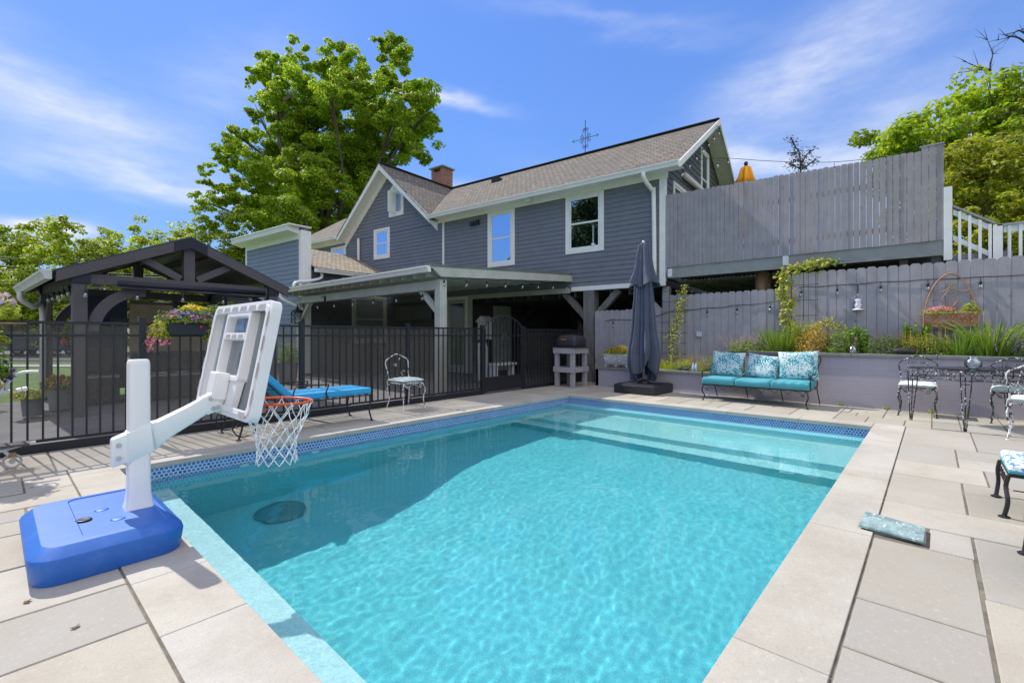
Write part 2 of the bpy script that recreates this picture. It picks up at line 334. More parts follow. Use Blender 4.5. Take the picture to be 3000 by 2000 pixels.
# ---------------------------------------------------------------- mesh helpers
class M:
    def __init__(s): s.v = []; s.f = []; s.c = []; s.uv = {}; s.col = None
    def _f(s, idx, uv=None):
        s.f.append(tuple(idx)); s.c.append(s.col)
        if uv: s.uv[len(s.f)-1] = uv
    def poly(s, pts, uv=None):
        b = len(s.v); s.v += [tuple(p) for p in pts]; s._f(range(b, b+len(pts)), uv)
    def bx(s, x0, x1, y0, y1, z0, z1):
        b = len(s.v); s.v += [(x, y, z) for z in (z0, z1) for x, y in ((x0, y0), (x1, y0), (x1, y1), (x0, y1))]
        for q in ((0, 3, 2, 1), (4, 5, 6, 7), (0, 1, 5, 4), (1, 2, 6, 5), (2, 3, 7, 6), (3, 0, 4, 7)): s._f([b+i for i in q])
        return s
    def bar(s, p, q, w, h, up=(0, 0, 1)):
        """box beam from p to q, width w (sideways) height h (along up)"""
        p = Vector(p); q = Vector(q); d = (q-p).normalized(); u = Vector(up)
        sd_ = d.cross(u)
        if sd_.length < 1e-4: sd_ = Vector((1, 0, 0))
        sd_.normalize(); u = sd_.cross(d).normalized()
        b = len(s.v)
        for e in (p, q):
            for a, c in ((-1, -1), (1, -1), (1, 1), (-1, 1)): s.v.append(tuple(e+sd_*w/2*a+u*h/2*c))
        for k in ((0, 1, 2, 3), (7, 6, 5, 4), (0, 4, 5, 1), (1, 5, 6, 2), (2, 6, 7, 3), (3, 7, 4, 0)): s._f([b+i for i in k])
        return s
    def tube(s, pts, r, n=7, closed=False):
        pts = [Vector(p) for p in pts]
        if not isinstance(r, (list, tuple)): r = [r]*len(pts)
        b = len(s.v); L = len(pts); prev = None
        for i, p in enumerate(pts):
            a = pts[(i-1) % L] if (closed or i > 0) else p; c = pts[(i+1) % L] if (closed or i < L-1) else p
            d = (c-a)
            if d.length < 1e-7: d = Vector((0, 0, 1))
            d.normalize()
            if prev is None:
                x = d.cross(Vector((0, 0, 1)))
                if x.length < .05: x = d.cross(Vector((1, 0, 0)))
            else: x = prev-d*prev.dot(d)
            x.normalize(); prev = x; y = d.cross(x)
            for k in range(n):
                t_ = 2*math.pi*k/n; s.v.append(tuple(p+(x*math.cos(t_)+y*math.sin(t_))*r[i]))
        for i in range(L if closed else L-1):
            for k in range(n):
                j = (i+1) % L; s._f((b+i*n+k, b+i*n+(k+1) % n, b+j*n+(k+1) % n, b+j*n+k))
        if not closed:
            s._f([b+k for k in range(n-1, -1, -1)]); s._f([b+(L-1)*n+k for k in range(n)])
        return s
    def lathe(s, prof, cx=0, cy=0, n=20, cz=0, cap=True):
        b = len(s.v)
        for r, z in prof:
            for k in range(n):
                t_ = 2*math.pi*k/n; s.v.append((cx+r*math.cos(t_), cy+r*math.sin(t_), cz+z))
        for i in range(len(prof)-1):
            for k in range(n): s._f((b+i*n+k, b+i*n+(k+1) % n, b+(i+1)*n+(k+1) % n, b+(i+1)*n+k))
        if cap: s._f([b+k for k in range(n-1, -1, -1)]); s._f([b+(len(prof)-1)*n+k for k in range(n)])
        return s
    def prism(s, pts, axis, a, b_):
        """extrude a 2d polygon along axis ('x','y','z') from a to b_"""
        def mk(p, t_): return {'x': (t_, p[0], p[1]), 'y': (p[0], t_, p[1]), 'z': (p[0], p[1], t_)}[axis]
        n = len(pts); b = len(s.v)
        s.v += [mk(p, a) for p in pts]+[mk(p, b_) for p in pts]
        s._f(range(b+n-1, b-1, -1)); s._f(range(b+n, b+2*n))
        for i in range(n): s._f((b+i, b+(i+1) % n, b+n+(i+1) % n, b+n+i))
        return s
    def leaf(s, p, sz, nrm, asp=.75, fold=.25):
        p = Vector(p); n_ = nrm.normalized()
        a = n_.cross(Vector((rnd.gauss(0, 1), rnd.gauss(0, 1), rnd.gauss(0, 1))))
        if a.length < 1e-4: a = Vector((1, 0, 0))
        a.normalize(); c = n_.cross(a)
        b = len(s.v)
        s.v += [tuple(p-a*sz*.5), tuple(p+c*sz*.5*asp-n_*sz*fold*.5), tuple(p+a*sz*.5), tuple(p-c*sz*.5*asp-n_*sz*fold*.5)]
        s._f((b, b+1, b+2)); s._f((b, b+2, b+3))
    def blade(s, base, tip, w, bend=.3, seg=3):
        base = Vector(base); tip = Vector(tip); d = tip-base; sd_ = d.cross(Vector((rnd.gauss(0, 1), rnd.gauss(0, 1), .1)))
        if sd_.length < 1e-5: return
        sd_.normalize(); h = Vector((d.x, d.y, 0)); b = len(s.v)
        for i in range(seg+1):
            t_ = i/seg; p = base+d*t_+Vector((0, 0, bend*h.length*math.sin(t_*math.pi)*.9)); ww = w*(1-t_)**.7+.0006
            s.v += [tuple(p-sd_*ww/2), tuple(p+sd_*ww/2)]
        for i in range(seg): s._f((b+2*i, b+2*i+1, b+2*i+3, b+2*i+2))

def link(o, parent=None):
    COL.objects.link(o)
    if parent is not None: o.parent = parent
    return o
def tag(o, label=None, cat=None, group=None, kind=None):
    if label: o['label'] = label
    if cat: o['category'] = cat
    if group: o['group'] = group
    if kind: o['kind'] = kind
    return o
def thing(name, label, cat, loc=(0, 0, 0), rz=0, group=None):
    o = bpy.data.objects.new(name, None); o.empty_display_size = .2; COL.objects.link(o)
    o.location = loc; o.rotation_euler = (0, 0, rz)
    return tag(o, label, cat, group)
def build(name, m, mat, parent=None, smooth=False, bevel=0, sub=0, world=False, auto=False, segs=2):
    """world=True: the vertices are world coordinates, moved into the frame of the top-level parent"""
    vs = m.v
    if world and parent is not None:
        top = parent
        while top.parent: top = top.parent
        mw = (Matrix.Translation(top.location) @ Matrix.Rotation(top.rotation_euler[2], 4, 'Z')).inverted()
        vs = [tuple(mw @ Vector(v)) for v in vs]
    me = bpy.data.meshes.new(name); me.from_pydata(vs, [], m.f)
    if mat: me.materials.append(mat)
    if any(c is not None for c in m.c):
        a = me.color_attributes.new('Col', 'FLOAT_COLOR', 'CORNER'); vals = []
        for p, c in zip(me.polygons, m.c):
            c = c or (1, 1, 1)
            vals += [c[0], c[1], c[2], 1.]*p.loop_total
        a.data.foreach_set('color', vals)
    if m.uv:
        u = me.uv_layers.new(name='UVMap')
        for fi, uvs in m.uv.items():
            p = me.polygons[fi]
            for k, li in enumerate(p.loop_indices): u.data[li].uv = uvs[k]
    if smooth: me.shade_smooth()
    o = bpy.data.objects.new(name, me); link(o, parent)
    if bevel:
        b = o.modifiers.new('bevel', 'BEVEL'); b.width = bevel; b.segments = segs; b.limit_method = 'ANGLE'; b.angle_limit = R(35)
    if sub:
        b = o.modifiers.new('subsurf', 'SUBSURF'); b.levels = sub; b.render_levels = sub
    return o
def build_each(name, m, mat, parent, **k):
    """one object for each closed piece of the mesh"""
    rt = list(range(len(m.v)))
    def fd(a):
        while rt[a] != a: rt[a] = rt[rt[a]]; a = rt[a]
        return a
    for f in m.f:
        for a in f[1:]: rt[fd(a)] = fd(f[0])
    gr_ = {}
    for f in m.f: gr_.setdefault(fd(f[0]), []).append(f)
    for fs in gr_.values():
        used = sorted({i for f in fs for i in f}); mp = {a: b for b, a in enumerate(used)}
        q = M(); q.v = [m.v[i] for i in used]; q.f = [tuple(mp[i] for i in f) for f in fs]; q.c = [None]*len(fs); build(name, q, mat, parent, **k)
def one(name, m, mat, label, cat, group=None, loc=None, **k):
    if loc is not None: m.v = [(v[0]-loc[0], v[1]-loc[1], v[2]-loc[2]) for v in m.v]
    o = build(name, m, mat, **k)
    if loc is not None: o.location = loc
    return tag(o, label, cat, group)
def struct(name, m, mat, **k): return tag(build(name, m, mat, **k), kind='structure')
def copy_tree(o, parent=None):
    c = o.copy(); COL.objects.link(c); c.parent = parent
    for ch in list(o.children): copy_tree(ch, c)
    return c
def spiral(c, r0, turns, ux, uz, n=14, start=0., sgn=1, y=0.):
    c = Vector(c); ux = Vector(ux); uz = Vector(uz); out = []
    for i in range(n+1):
        t_ = i/n; a = start+sgn*t_*turns*2*math.pi; r = r0*(1-.82*t_); out.append(c+ux*r*math.cos(a)+uz*r*math.sin(a))
    return out
def arc(c, r, a0, a1, ux, uz, n=12):
    c = Vector(c); return [c+Vector(ux)*r*math.cos(a0+(a1-a0)*i/n)+Vector(uz)*r*math.sin(a0+(a1-a0)*i/n) for i in range(n+1)]
def smoothp(pts, n=5):
    pts = [Vector(p) for p in pts]; out = []
    for i in range(len(pts)-1):
        p0 = pts[max(i-1, 0)]; p1 = pts[i]; p2 = pts[i+1]; p3 = pts[min(i+2, len(pts)-1)]
        for k in range(n):
            t_ = k/n
            out.append(.5*((2*p1)+(-p0+p2)*t_+(2*p0-5*p1+4*p2-p3)*t_*t_+(-p0+3*p1-3*p2+p3)*t_**3))
    out.append(pts[-1]); return out

# ================================================================ THE SETTING
PX0, PX1, PY0, PY1 = .725, 7.545, .56, 5.30      # pool opening
FY = 6.65                                         # line of the black fence
WX = 9.45                                         # face of the block retaining wall
# --- ground: one sheet to the horizon, with the pool cut out
g = M(); Z = -.04; B = 400
for x0, x1, y0, y1 in ((-B, .5, -B, B), (7.8, B, -B, B), (.5, 7.8, -B, .4), (.5, 7.8, 5.5, B)):
    g.poly([(x0, y0, Z), (x1, y0, Z), (x1, y1, Z), (x0, y1, Z)])
struct('ground', g, lawn)
g = M(); g.poly([(-14, 6.55, -.025), (9.9, 6.55, -.025), (9.9, 12.2, -.025), (-14, 12.2, -.025)]); struct('driveway', g, asphalt)
g = M(); g.poly([(4.6, 12.2, -.02), (12, 12.2, -.02), (12, 14.3, -.02), (4.6, 14.3, -.02)])
g.poly([(9.9, 6.8, -.02), (18, 6.8, -.02), (18, 14.3, -.02), (9.9, 14.3, -.02)]); g.poly([(10.35, 3, -.018), (18, 3, -.018), (18, 6.8, -.018), (10.35, 6.8, -.018)]); struct('porch_floor', g, pm('porch_floor_paint', (.10, .10, .11), .7))
# road, kerb and pavement beyond the lawn (they run across the view at the left)
def strip(name, d0, d1, z, mat, a0=-2.0, a1=.1, thick=0):
    g = M(); c_, s_ = math.cos(R(42)), math.sin(R(42))
    def P(u, d): r = u*d; return (s_*r+c_*d, -c_*r+s_*d)
    p = [P(a0*1.0, d0), P(a1, d0), P(a1, d1), P(a0, d1)]
    g.poly([(*q, z) for q in p][::1]); g.f[-1] = g.f[-1]
    if thick: g.prism([p[0], p[1], p[2], p[3]], 'z', z-thick, z-.001)
    return struct(name, g, mat)
strip('pavement', 17.6, 18.8, -.01, concrete)
strip('road', 21.5, 40, -.025, asphalt)
strip('kerb', 21.2, 21.5, .10, concrete, thick=.14)

# --- pool basin
b = M()
def floor_poly(prof, y0, y1, mm):
    for (xa, za), (xb, zb) in zip(prof[:-1], prof[1:]): mm.poly([(xa, y0, za), (xb, y0, zb), (xb, y1, zb), (xa, y1, za)])
deep = [(1.10, -.52), (1.10, -1.45), (1.18, -1.52), (2.6, -1.52), (3.1, -1.45), (3.9, -1.25), (4.3, -1.20), (4.7, -1.17), (5.91, -1.15), (5.91, -.86)]
floor_poly(deep, PY0, PY1, b)
for y in (PY0, PY1): b.poly([(PX0, y, -2.1), (PX1, y, -2.1), (PX1, y, -.30), (PX0, y, -.30)])
for x in (PX0, PX1): b.poly([(x, PY0, -2.1), (x, PY1, -2.1), (x, PY1, -.30), (x, PY0, -.30)])
o = struct('pool_basin', b, plaster); o.cycles.is_caustics_receiver = True
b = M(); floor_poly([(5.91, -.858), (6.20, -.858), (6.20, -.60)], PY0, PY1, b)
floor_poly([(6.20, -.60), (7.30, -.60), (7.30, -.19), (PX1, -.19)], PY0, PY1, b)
o = struct('pool_steps', b, plaster_shallow); o.cycles.is_caustics_receiver = True
b = M(); y0, y1 = PY0, PY1
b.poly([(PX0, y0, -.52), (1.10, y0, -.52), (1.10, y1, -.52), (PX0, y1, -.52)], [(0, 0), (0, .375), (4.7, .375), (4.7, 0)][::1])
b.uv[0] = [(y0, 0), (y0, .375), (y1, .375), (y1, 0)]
o = struct('pool_ledge', b, pm('shallow_ledge_plaster', (.66, .80, .78), .9, .12, 50, spec=0., extra=lambda t, tc, c, b: t.mix(t.rng(t.noise(tc, 60, 3, .8), .5, .62, 0, .45), c, (.35, .58, .66, 1)))); o.cycles.is_caustics_receiver = True  # same plaster coloured paler to imitate the shallow water above it
b = M(); t_ = .006; zt, zb = -.038, -.31
b.poly([(PX0, y1-t_, zb), (PX1, y1-t_, zb), (PX1, y1-t_, zt), (PX0, y1-t_, zt)], [(PX0, zb), (PX1, zb), (PX1, zt), (PX0, zt)])
b.poly([(PX1-t_, y0, zb), (PX1-t_, y0, zt), (PX1-t_, y1, zt), (PX1-t_, y1, zb)], [(y0, zb), (y0, zt), (y1, zt), (y1, zb)])
b.poly([(PX0+t_, y0, zb), (PX0+t_, y1, zb), (PX0+t_, y1, zt), (PX0+t_, y0, zt)], [(y0, zb), (y1, zb), (y1, zt), (y0, zt)])
b.poly([(PX0, y0+t_, zb), (PX0, y0+t_, zt), (PX1, y0+t_, zt), (PX1, y0+t_, zb)], [(PX0, zb), (PX0, zt), (PX1, zt), (PX1, zb)])
o = struct('pool_tile_band', b, tilem); o.cycles.is_caustics_receiver = True
# --- water: a really rippled surface that refracts and throws caustics
wv = []; wf = []; NX, NY = 420, 300
for j in range(NY+1):
    y = PY0+(PY1-PY0)*j/NY
    for i in range(NX+1):
        x = PX0+(PX1-PX0)*i/NX
        z = .0013*noise.noise(Vector((x*2.4+.5*noise.noise(Vector((x, y, 9))), y*3.4, 0)))+.0006*noise.noise(Vector((x*7.5, y*9, 3)))+.0003*noise.noise(Vector((x*17, y*19, 5)))
        wv.append((x, y, -.15+z))
for j in range(NY):
    for i in range(NX):
        a = j*(NX+1)+i; wf.append((a, a+1, a+NX+2, a+NX+1))
q = M(); q.v = wv; q.f = wf; q.c = [None]*len(wf)
o = struct('pool_water', q, water, smooth=True); o.cycles.is_caustics_caster = True
# --- coping stones
cp = M()
def cslab(x0, x1, y0, y1):
    k = rnd.uniform(.93, 1.05); cp.col = (k, k*rnd.uniform(.985, 1.0), k*rnd.uniform(.95, 1)); gp = .0025
    cp.bx(x0+gp, x1-gp, y0+gp, y1-gp, -.042, .004+rnd.uniform(0, .0025))
OV = .02
ys = [-.5, .26]
xr = [PX0-.295, 1.0, 1.92, 3.42, 4.82, 6.36, 7.845]
for a, c in zip(xr[:-1], xr[1:]): cslab(a, c, .262, PY0+OV)
xl = [PX0-.295, .8, 1.9, 2.75, 3.6, 4.5, 5.4, 6.3, 7.2, 7.845]
for a, c in zip(xl[:-1], xl[1:]): cslab(a, c, PY1-OV, 5.60)
yl = [PY0+OV, 1.2, 2.22, 2.79, 3.75, 4.57, PY1-OV]
for a, c in zip(yl[:-1], yl[1:]): cslab(PX0-.295, PX0+OV, a, c)
for a, c in zip([PY0+OV, 1.4, 2.35, 3.4, 4.4], [1.4, 2.35, 3.4, 4.4, PY1-OV]): cslab(PX1-OV, 7.845, a, c)
struct('pool_coping', cp, copem, bevel=.003)
# --- paving
pv = M(); GAP = .006
def slab(x0, x1, y0, y1, gp=GAP):
    k = rnd.uniform(.80, 1.08); t_ = rnd.uniform(-1, 1.2)
    pv.col = (k*(1+.03*t_), k*(1+.012*t_), k*(1-.04*t_))
    pv.bx(x0+gp, x1-gp, y0+gp, y1-gp, -.03, rnd.uniform(-.001, .002))
exact = [(6.6, 7.86, -.335, .26), (5.72, 6.6, -.17, .26), (5.14, 5.72, -.325, .26), (4.25, 5.14, -.17, .26), (3.8, 4.25, -.9, .26),
    (3.43, 3.8, -.17, .02), (2.59, 3.43, -.165, .26), (2.15, 2.59, -.165, .26), (1.35, 2.15, -.165, .26), (.6, 1.35, -.165, .26), (-.2, .6, -.165, .26),
    (6.63, 7.86, -.93, -.335), (6.15, 6.6, -.93, -.17), (6.6, 6.63, -.93, -.335), (5.72, 6.15, -.93, -.17), (5.14, 5.72, -.93, -.325), (4.84, 5.14, -.93, -.17), (4.25, 4.84, -.93, -.17),
    (2.95, 3.8, -.93, -.17), (2.15, 2.95, -.93, -.165), (1.1, 2.15, -.93, -.165), (.1, 1.1, -.93, -.165),
    (.16, .43, 5.0, 5.6), (-.5, .16, 5.03, 5.6), (-.6, .43, 4.575, 5.0), (.15, .43, 4.0, 4.575), (-.5, .15, 4.3, 4.575), (-.5, .15, 4.0, 4.3), (-.6, .43, 3.43, 4.0),
    (-.6, .43, 2.83, 3.43), (-.4, .43, 2.38, 2.83), (-.5, .43, 1.5, 2.38), (-.5, .43, .7, 1.5), (-.3, .43, .26, .7),
    (.37, 1.28, 5.6, 6.62), (-.6, .37, 5.62, 5.95), (-.6, .37, 5.95, 6.62), (1.28, 1.9, 5.6, 6.05), (1.28, 1.9, 6.05, 6.62), (1.9, 2.8, 5.6, 6.0), (1.9, 2.5, 6.0, 6.62), (2.5, 2.8, 6.0, 6.62)]
for e in exact:
    if e[1]-e[0] > .1: slab(*e)
def split(x0, x1, y0, y1, d=0):
    W_, H_ = x1-x0, y1-y0
    if (W_ <= .95 and H_ <= .62 and rnd.random() < .8) or (W_ <= .5 and H_ <= .5) or d > 7: slab(x0, x1, y0, y1); return
    if W_/.95 > H_/.62:
        c = x0+W_*rnd.choice((.35, .4, .5, .6, .65)); split(x0, c, y0, y1, d+1); split(c, x1, y0, y1, d+1)
    else:
        c = y0+H_*rnd.choice((.35, .4, .5, .6, .65)); split(x0, x1, y0, c, d+1); split(x0, x1, c, y1, d+1)
split(2.8, 7.86, 5.6, 6.62); split(7.86, 10.1, 5.9, 6.62); split(7.86, 9.46, 2.6, 5.9); split(7.86, 9.46, .01, 2.6)
split(7.92, 9.46, -3, .01); split(3.8, 7.86, -3, -.93); split(-1, 3.8, -3, -.93); split(-3.2, -.6, -3, 5); split(-3.2, -.6, 5, 6.62)
struct('patio_paving', pv, paver, bevel=.004, segs=1)
j = M()
for x0, x1, y0, y1 in ((-3.2, .44, -3, 6.6), (7.83, 10.2, -3, 6.6), (.44, 7.83, -3, .27), (.44, 7.83, 5.59, 6.6)):
    j.poly([(x0, y0, -.0045), (x1, y0, -.0045), (x1, y1, -.0045), (x0, y1, -.0045)])
struct('paving_joints', j, pm('joint_moss', (.16, .14, .105), .95, .4, 9, bump=.5))

# --- hillside behind the picket fence (rises to the right) and planting-bed soil
def hz(x, y):
    t_ = min(1, max(0, (2.6-y)/3.4)); t_ = t_*t_*(3-2*t_)
    r = 1.0+1.0*t_*1.0
    rise = max(0, x-17)*.16*t_+max(0, -y-1)*.05
    return (.25+1.55*t_)+rise
h = M(); nx, ny = 34, 44
pts = {}
for jx in range(nx+1):
    for jy in range(ny+1):
        x = 10.35+(jx/nx)**1.6*60; y = 2.9-(jy/ny)**1.5*70
        pts[jx, jy] = len(h.v); h.v.append((x, y, hz(x, y)+.15*noise.noise(Vector((x*.4, y*.4, 0)))-(.35 if jy == 0 else 0)))
for jx in range(nx):
    for jy in range(ny): h._f((pts[jx, jy], pts[jx, jy+1], pts[jx+1, jy+1], pts[jx+1, jy]))
struct('hillside', h, lawn, smooth=True)

# ================================================================ RETAINING WALLS + BED
def wall(label, y0, y1, top, group):
    t = thing('retaining_wall', label, 'wall', (WX+.1, (y0+y1)/2, 0), 0, group)
    m = M().bx(WX, WX+.2, y0, y1, -.03, top-.05); build('block_wall', m, blockm, t, world=True, bevel=.006)
    m = M(); yy = y0
    while yy < y1-.05:
        e = min(y1, yy+1.05); e = y1 if y1-e < .3 else e
        m.bx(WX-.035, WX+.29, yy+.003, e-.003, top-.05, top); yy = e
    build('cap_stone', m, capm, t, world=True, bevel=.005); return t
wall('low lilac painted block retaining wall with bluestone cap, behind the umbrella', 2.62, 5.88, .44, 'painted block retaining walls')
wall('tall lilac painted block retaining wall with bluestone cap, behind the table', -3.2, 2.62, .87, 'painted block retaining walls')
m = M().bx(WX+.2, 10.10, 2.62, 5.88, -.02, .37); m.bx(WX+.2, 10.10, -3.2, 2.62, -.02, .80); m.bx(WX, 10.1, 5.80, 5.88, 0, .38)
struct('planting_bed_soil', m, soil)

# ================================================================ PICKET FENCES (dog-eared boards)
def picket_fence(label, y0, y1, z0, top, n, lean=0):
    t = thing('picket_fence', label, 'fence', (10.13, (y0+y1)/2, z0), 0, 'grey dog-eared picket fence sections')
    m = M(); w_ = (y1-y0)/n
    for i in range(n):
        a = y0+i*w_+.0018; c = y0+(i+1)*w_-.0018; tp = top+rnd.uniform(-.008, .008); x = 10.10+rnd.uniform(-.004, .004); k = .03
        m.prism([(a, z0), (c, z0), (c, tp-k), (c-k, tp), (a+k, tp), (a, tp-k)], 'x', x, x+.018)
    build('picket_panel', m, fencegrey, t, world=True, bevel=.0015, segs=1)
    m = M()
    for zz in (z0+.25, top-.35): m.bx(10.123, 10.165, y0+.01, y1-.01, zz, zz+.085)
    build('back_rail', m, fencegrey, t, world=True)
    return t
picket_fence('lowest stretch of grey picket fence, at the end of the black fence', 4.53, 6.30, -.02, 1.78, 13)
picket_fence('middle-height stretch of grey picket fence behind the teal sofa', 2.14, 4.53, .38, 2.06, 17)
picket_fence('tallest stretch of grey picket fence behind the glass table and wall planter', -3.0, 2.14, .80, 2.34, 36)

# ================================================================ BLACK POOL FENCE
pf = thing('pool_fence', 'black aluminium picket fence with grey mesh fabric behind, along the pool deck', 'fence', (4, FY, 0))
posts = [-.67, 1.13, 2.93, 4.73, 6.50]
def fpost(x, top=1.36, par=None, s=.032):
    m = M().bx(x-s, x+s, FY-s, FY+s, -.02, top); m.bx(x-s-.004, x+s+.004, FY-s-.004, FY+s+.004, top, top+.012)
    return build('post', m, blackm, par or pf, world=True, bevel=.002)
def fpanel(x0, x1, n, par=None):
    m = M()
    m.bx(x0, x1, FY-.013, FY+.013, 1.285, 1.315); m.bx(x0, x1, FY-.012, FY+.012, 1.155, 1.18); m.bx(x0, x1, FY-.013, FY+.013, .10, .13)
    d = (x1-x0)/n
    for i in range(1, n): x = x0+i*d; m.bx(x-.0085, x+.0085, FY-.0085, FY+.0085, .10, 1.30)
    build('fence_panel', m, blackm, par or pf, world=True)
    m = M().bx(x0-.03, x1+.03, FY-.02, FY+.02, -.03, .085)
    build('kick_board', m, blackm, par or pf, world=True)
    m = M(); m.poly([(x0, FY+.02, .10), (x1, FY+.02, .10), (x1, FY+.02, 1.275), (x0, FY+.02, 1.275)])
    build('mesh_screen', m, screenm, par or pf, world=True)
for x in posts: fpost(x)
fpanel(-2.47+.03, posts[0]-.03, 16)
for a, c in zip(posts[:-1], posts[1:]): fpanel(a+.032, c-.032, 16)
m = M()   # latch-side thick stile seen beside the chair
m.bx(4.02, 4.05, FY-.03, FY, .1, 1.3); build('stiffener', m, blackm, pf, world=True)
pf2 = thing('pool_fence', 'short run of black picket fence between the arched gate and the grill table', 'fence', (9, FY, 0))
fpost(7.76, 1.36, pf2); fpost(10.02, 1.36, pf2); fpanel(7.80, 9.99, 19, pf2)
# arched gate
gt = thing('arched_gate', 'black arched metal gate with scroll ornament and low kick panel', 'gate', (7.13, FY, 0))
m = M(); gx0, gx1 = 6.56, 7.70
for x in (gx0, gx1): m.bx(x-.022, x+.022, FY-.022, FY+.022, .03, 1.30)
gc = (gx0+gx1)/2; ra = (gx1-gx0)/2
ap = [(gc+ra*math.cos(a), FY, 1.28+.29*math.sin(a)) for a in [math.pi*i/18 for i in range(19)]]
m.tube(ap, .017, 6); m.bx(gx0, gx1, FY-.013, FY+.013, 1.15, 1.18); m.bx(gx0, gx1, FY-.014, FY+.014, .30, .33)
build('gate_frame', m, blackm, gt, world=True)
m = M()
for i in range(1, 10):
    x = gx0+(gx1-gx0)*i/10; zt_ = 1.28+.29*math.sqrt(max(0, 1-((x-gc)/ra)**2)); m.bx(x-.0085, x+.0085, FY-.0085, FY+.0085, .31, zt_)
build('gate_bars', m, blackm, gt, world=True)
m = M().bx(gx0, gx1, FY-.012, FY+.012, .04, .30); build('kick_panel', m, blackm, gt, world=True)
m = M()
for s_ in (-1, 1):
    m.tube(spiral((gc+s_*.05, FY-.02, 1.13), .04, 1.2, (s_, 0, 0), (0, 0, 1)), .005, 5); m.tube(spiral((gc+s_*.035, FY-.02, 1.19), .03, 1.1, (s_, 0, 0), (0, 0, -1)), .005, 5)
build('ornament', m, pm('antique_brass', (.12, .10, .07), .5, metal=.5), gt, world=True)
m = M().bx(7.62, 7.68, FY-.05, FY-.02, .95, 1.12); build('latch', m, blackm, gt, world=True)

# ================================================================ HOUSE  (local frame: x to the right along the front, y into the house)
HX, HY = 10.34, 4.60; HR = R(5.3)-math.pi/2
house = thing('house', 'two-storey dark blue-grey clapboard house with white trim and brown shingle roof', 'house', (HX, HY, 0), HR)
def clap(mm, span, z0, z1, holes, plane, exp=.118):
    """clapboards. span(z)->(u0,u1); plane(u,z,d)->xyz with d = distance proud of the wall"""
    z = z0
    while z < z1-.01:
        zt_ = min(z+exp, z1); a0, a1 = span(z+.001); b0, b1 = span(zt_-.001)
        segs_ = [(a0, a1, b0, b1)]
        for (h0, h1, g0, g1) in holes:
            if g1 <= z+.02 or g0 >= zt_-.02: continue
            ns = []
            for s_ in segs_:
                if h0 > s_[0]+.01: ns.append((s_[0], min(s_[1], h0), s_[2], min(s_[3], h0)))
                if h1 < s_[1]-.01: ns.append((max(s_[0], h1), s_[1], max(s_[2], h1), s_[3]))
            segs_ = ns
        for (p0, p1, q0, q1) in segs_:
            if p1-p0 < .01: continue
            q1 = max(q1, q0)
            mm.poly([plane(p0, z, .018), plane(p1, z, .018), plane(q1, zt_, .003), plane(q0, zt_, .003)])
            mm.poly([plane(p0, z, 0), plane(p1, z, 0), plane(p1, z, .018), plane(p0, z, .018)])
        z += exp
def rect(u0, u1): return lambda z: (u0, u1)
FR = lambda y0: (lambda u, z, d: (u, y0-d, z))          # front-facing plane
SR = lambda x0: (lambda u, z, d: (x0+d, u, z))          # right-facing plane
EZ, RZ, RY = 4.97, 7.19, 3.24; SL = (RZ-EZ)/(RY+.35)
def roofz(y): return EZ+(y+.35)*SL
wA = (-5.252, -4.257, 3.17, 4.80); wB = (-2.595, -1.5, 3.285, 4.80); wG = (-10.66, -9.76, 3.92, 5.02); wH = (-9.80, -9.02, 5.34, 6.25); wL = (-13.4, -12.4, 3.9, 4.66)
m = M()
clap(m, rect(-16, -7.14), 2.42, 4.80, [wG, wL], FR(0)); clap(m, rect(-7.06, -.09), 2.42, 4.80, [wA, wB], FR(0))
def gspan(z):
    k = (7.0-z)/(7.0-4.78); return (-9.9-2.42*k, -9.9+2.42*k)
clap(m, gspan, 4.80, 6.98, [wG, wH], FR(0), .125)
m.bx(-16, 0, .004, .12, 2.3, 4.9); m.prism([(-12.4, 4.8), (-7.4, 4.8), (-9.9, 7.1)], 'y', .004, .1)
build('clapboard_wall', m, siding, house)
m = M()          # right gable end and far end
wS1 = (.60, 1.66, 3.4, 4.89); wS2 = (3.04, 3.90, 4.75, 6.50)
def espan(z):
    if z < EZ: return (.09, 6.5)
    y = (z-EZ)/SL-.35; return (max(.09, y), 6.48-max(0, y))
clap(m, espan, 2.5, RZ-.12, [wS1, wS2], SR(0), .15)
m.prism([(0, 2.3), (6.48, 2.3), (6.48, EZ+.1), (3.24, RZ-.06), (0, EZ+.1)], 'x', -.1, -.004)
m.prism([(0, 2.3), (6.48, 2.3), (6.48, EZ+.1), (3.24, RZ-.06), (0, EZ+.1)], 'x', -16, -15.9)
m.bx(-16, 0, 6.4, 6.5, 0, 5.0)
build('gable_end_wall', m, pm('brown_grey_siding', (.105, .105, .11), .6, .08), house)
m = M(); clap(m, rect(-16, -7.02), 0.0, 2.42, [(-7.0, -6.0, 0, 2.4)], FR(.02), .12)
m.bx(-16, -6.02, .03, .12, -.04, 2.35); build('ground_floor_wall', m, siding_d, house)
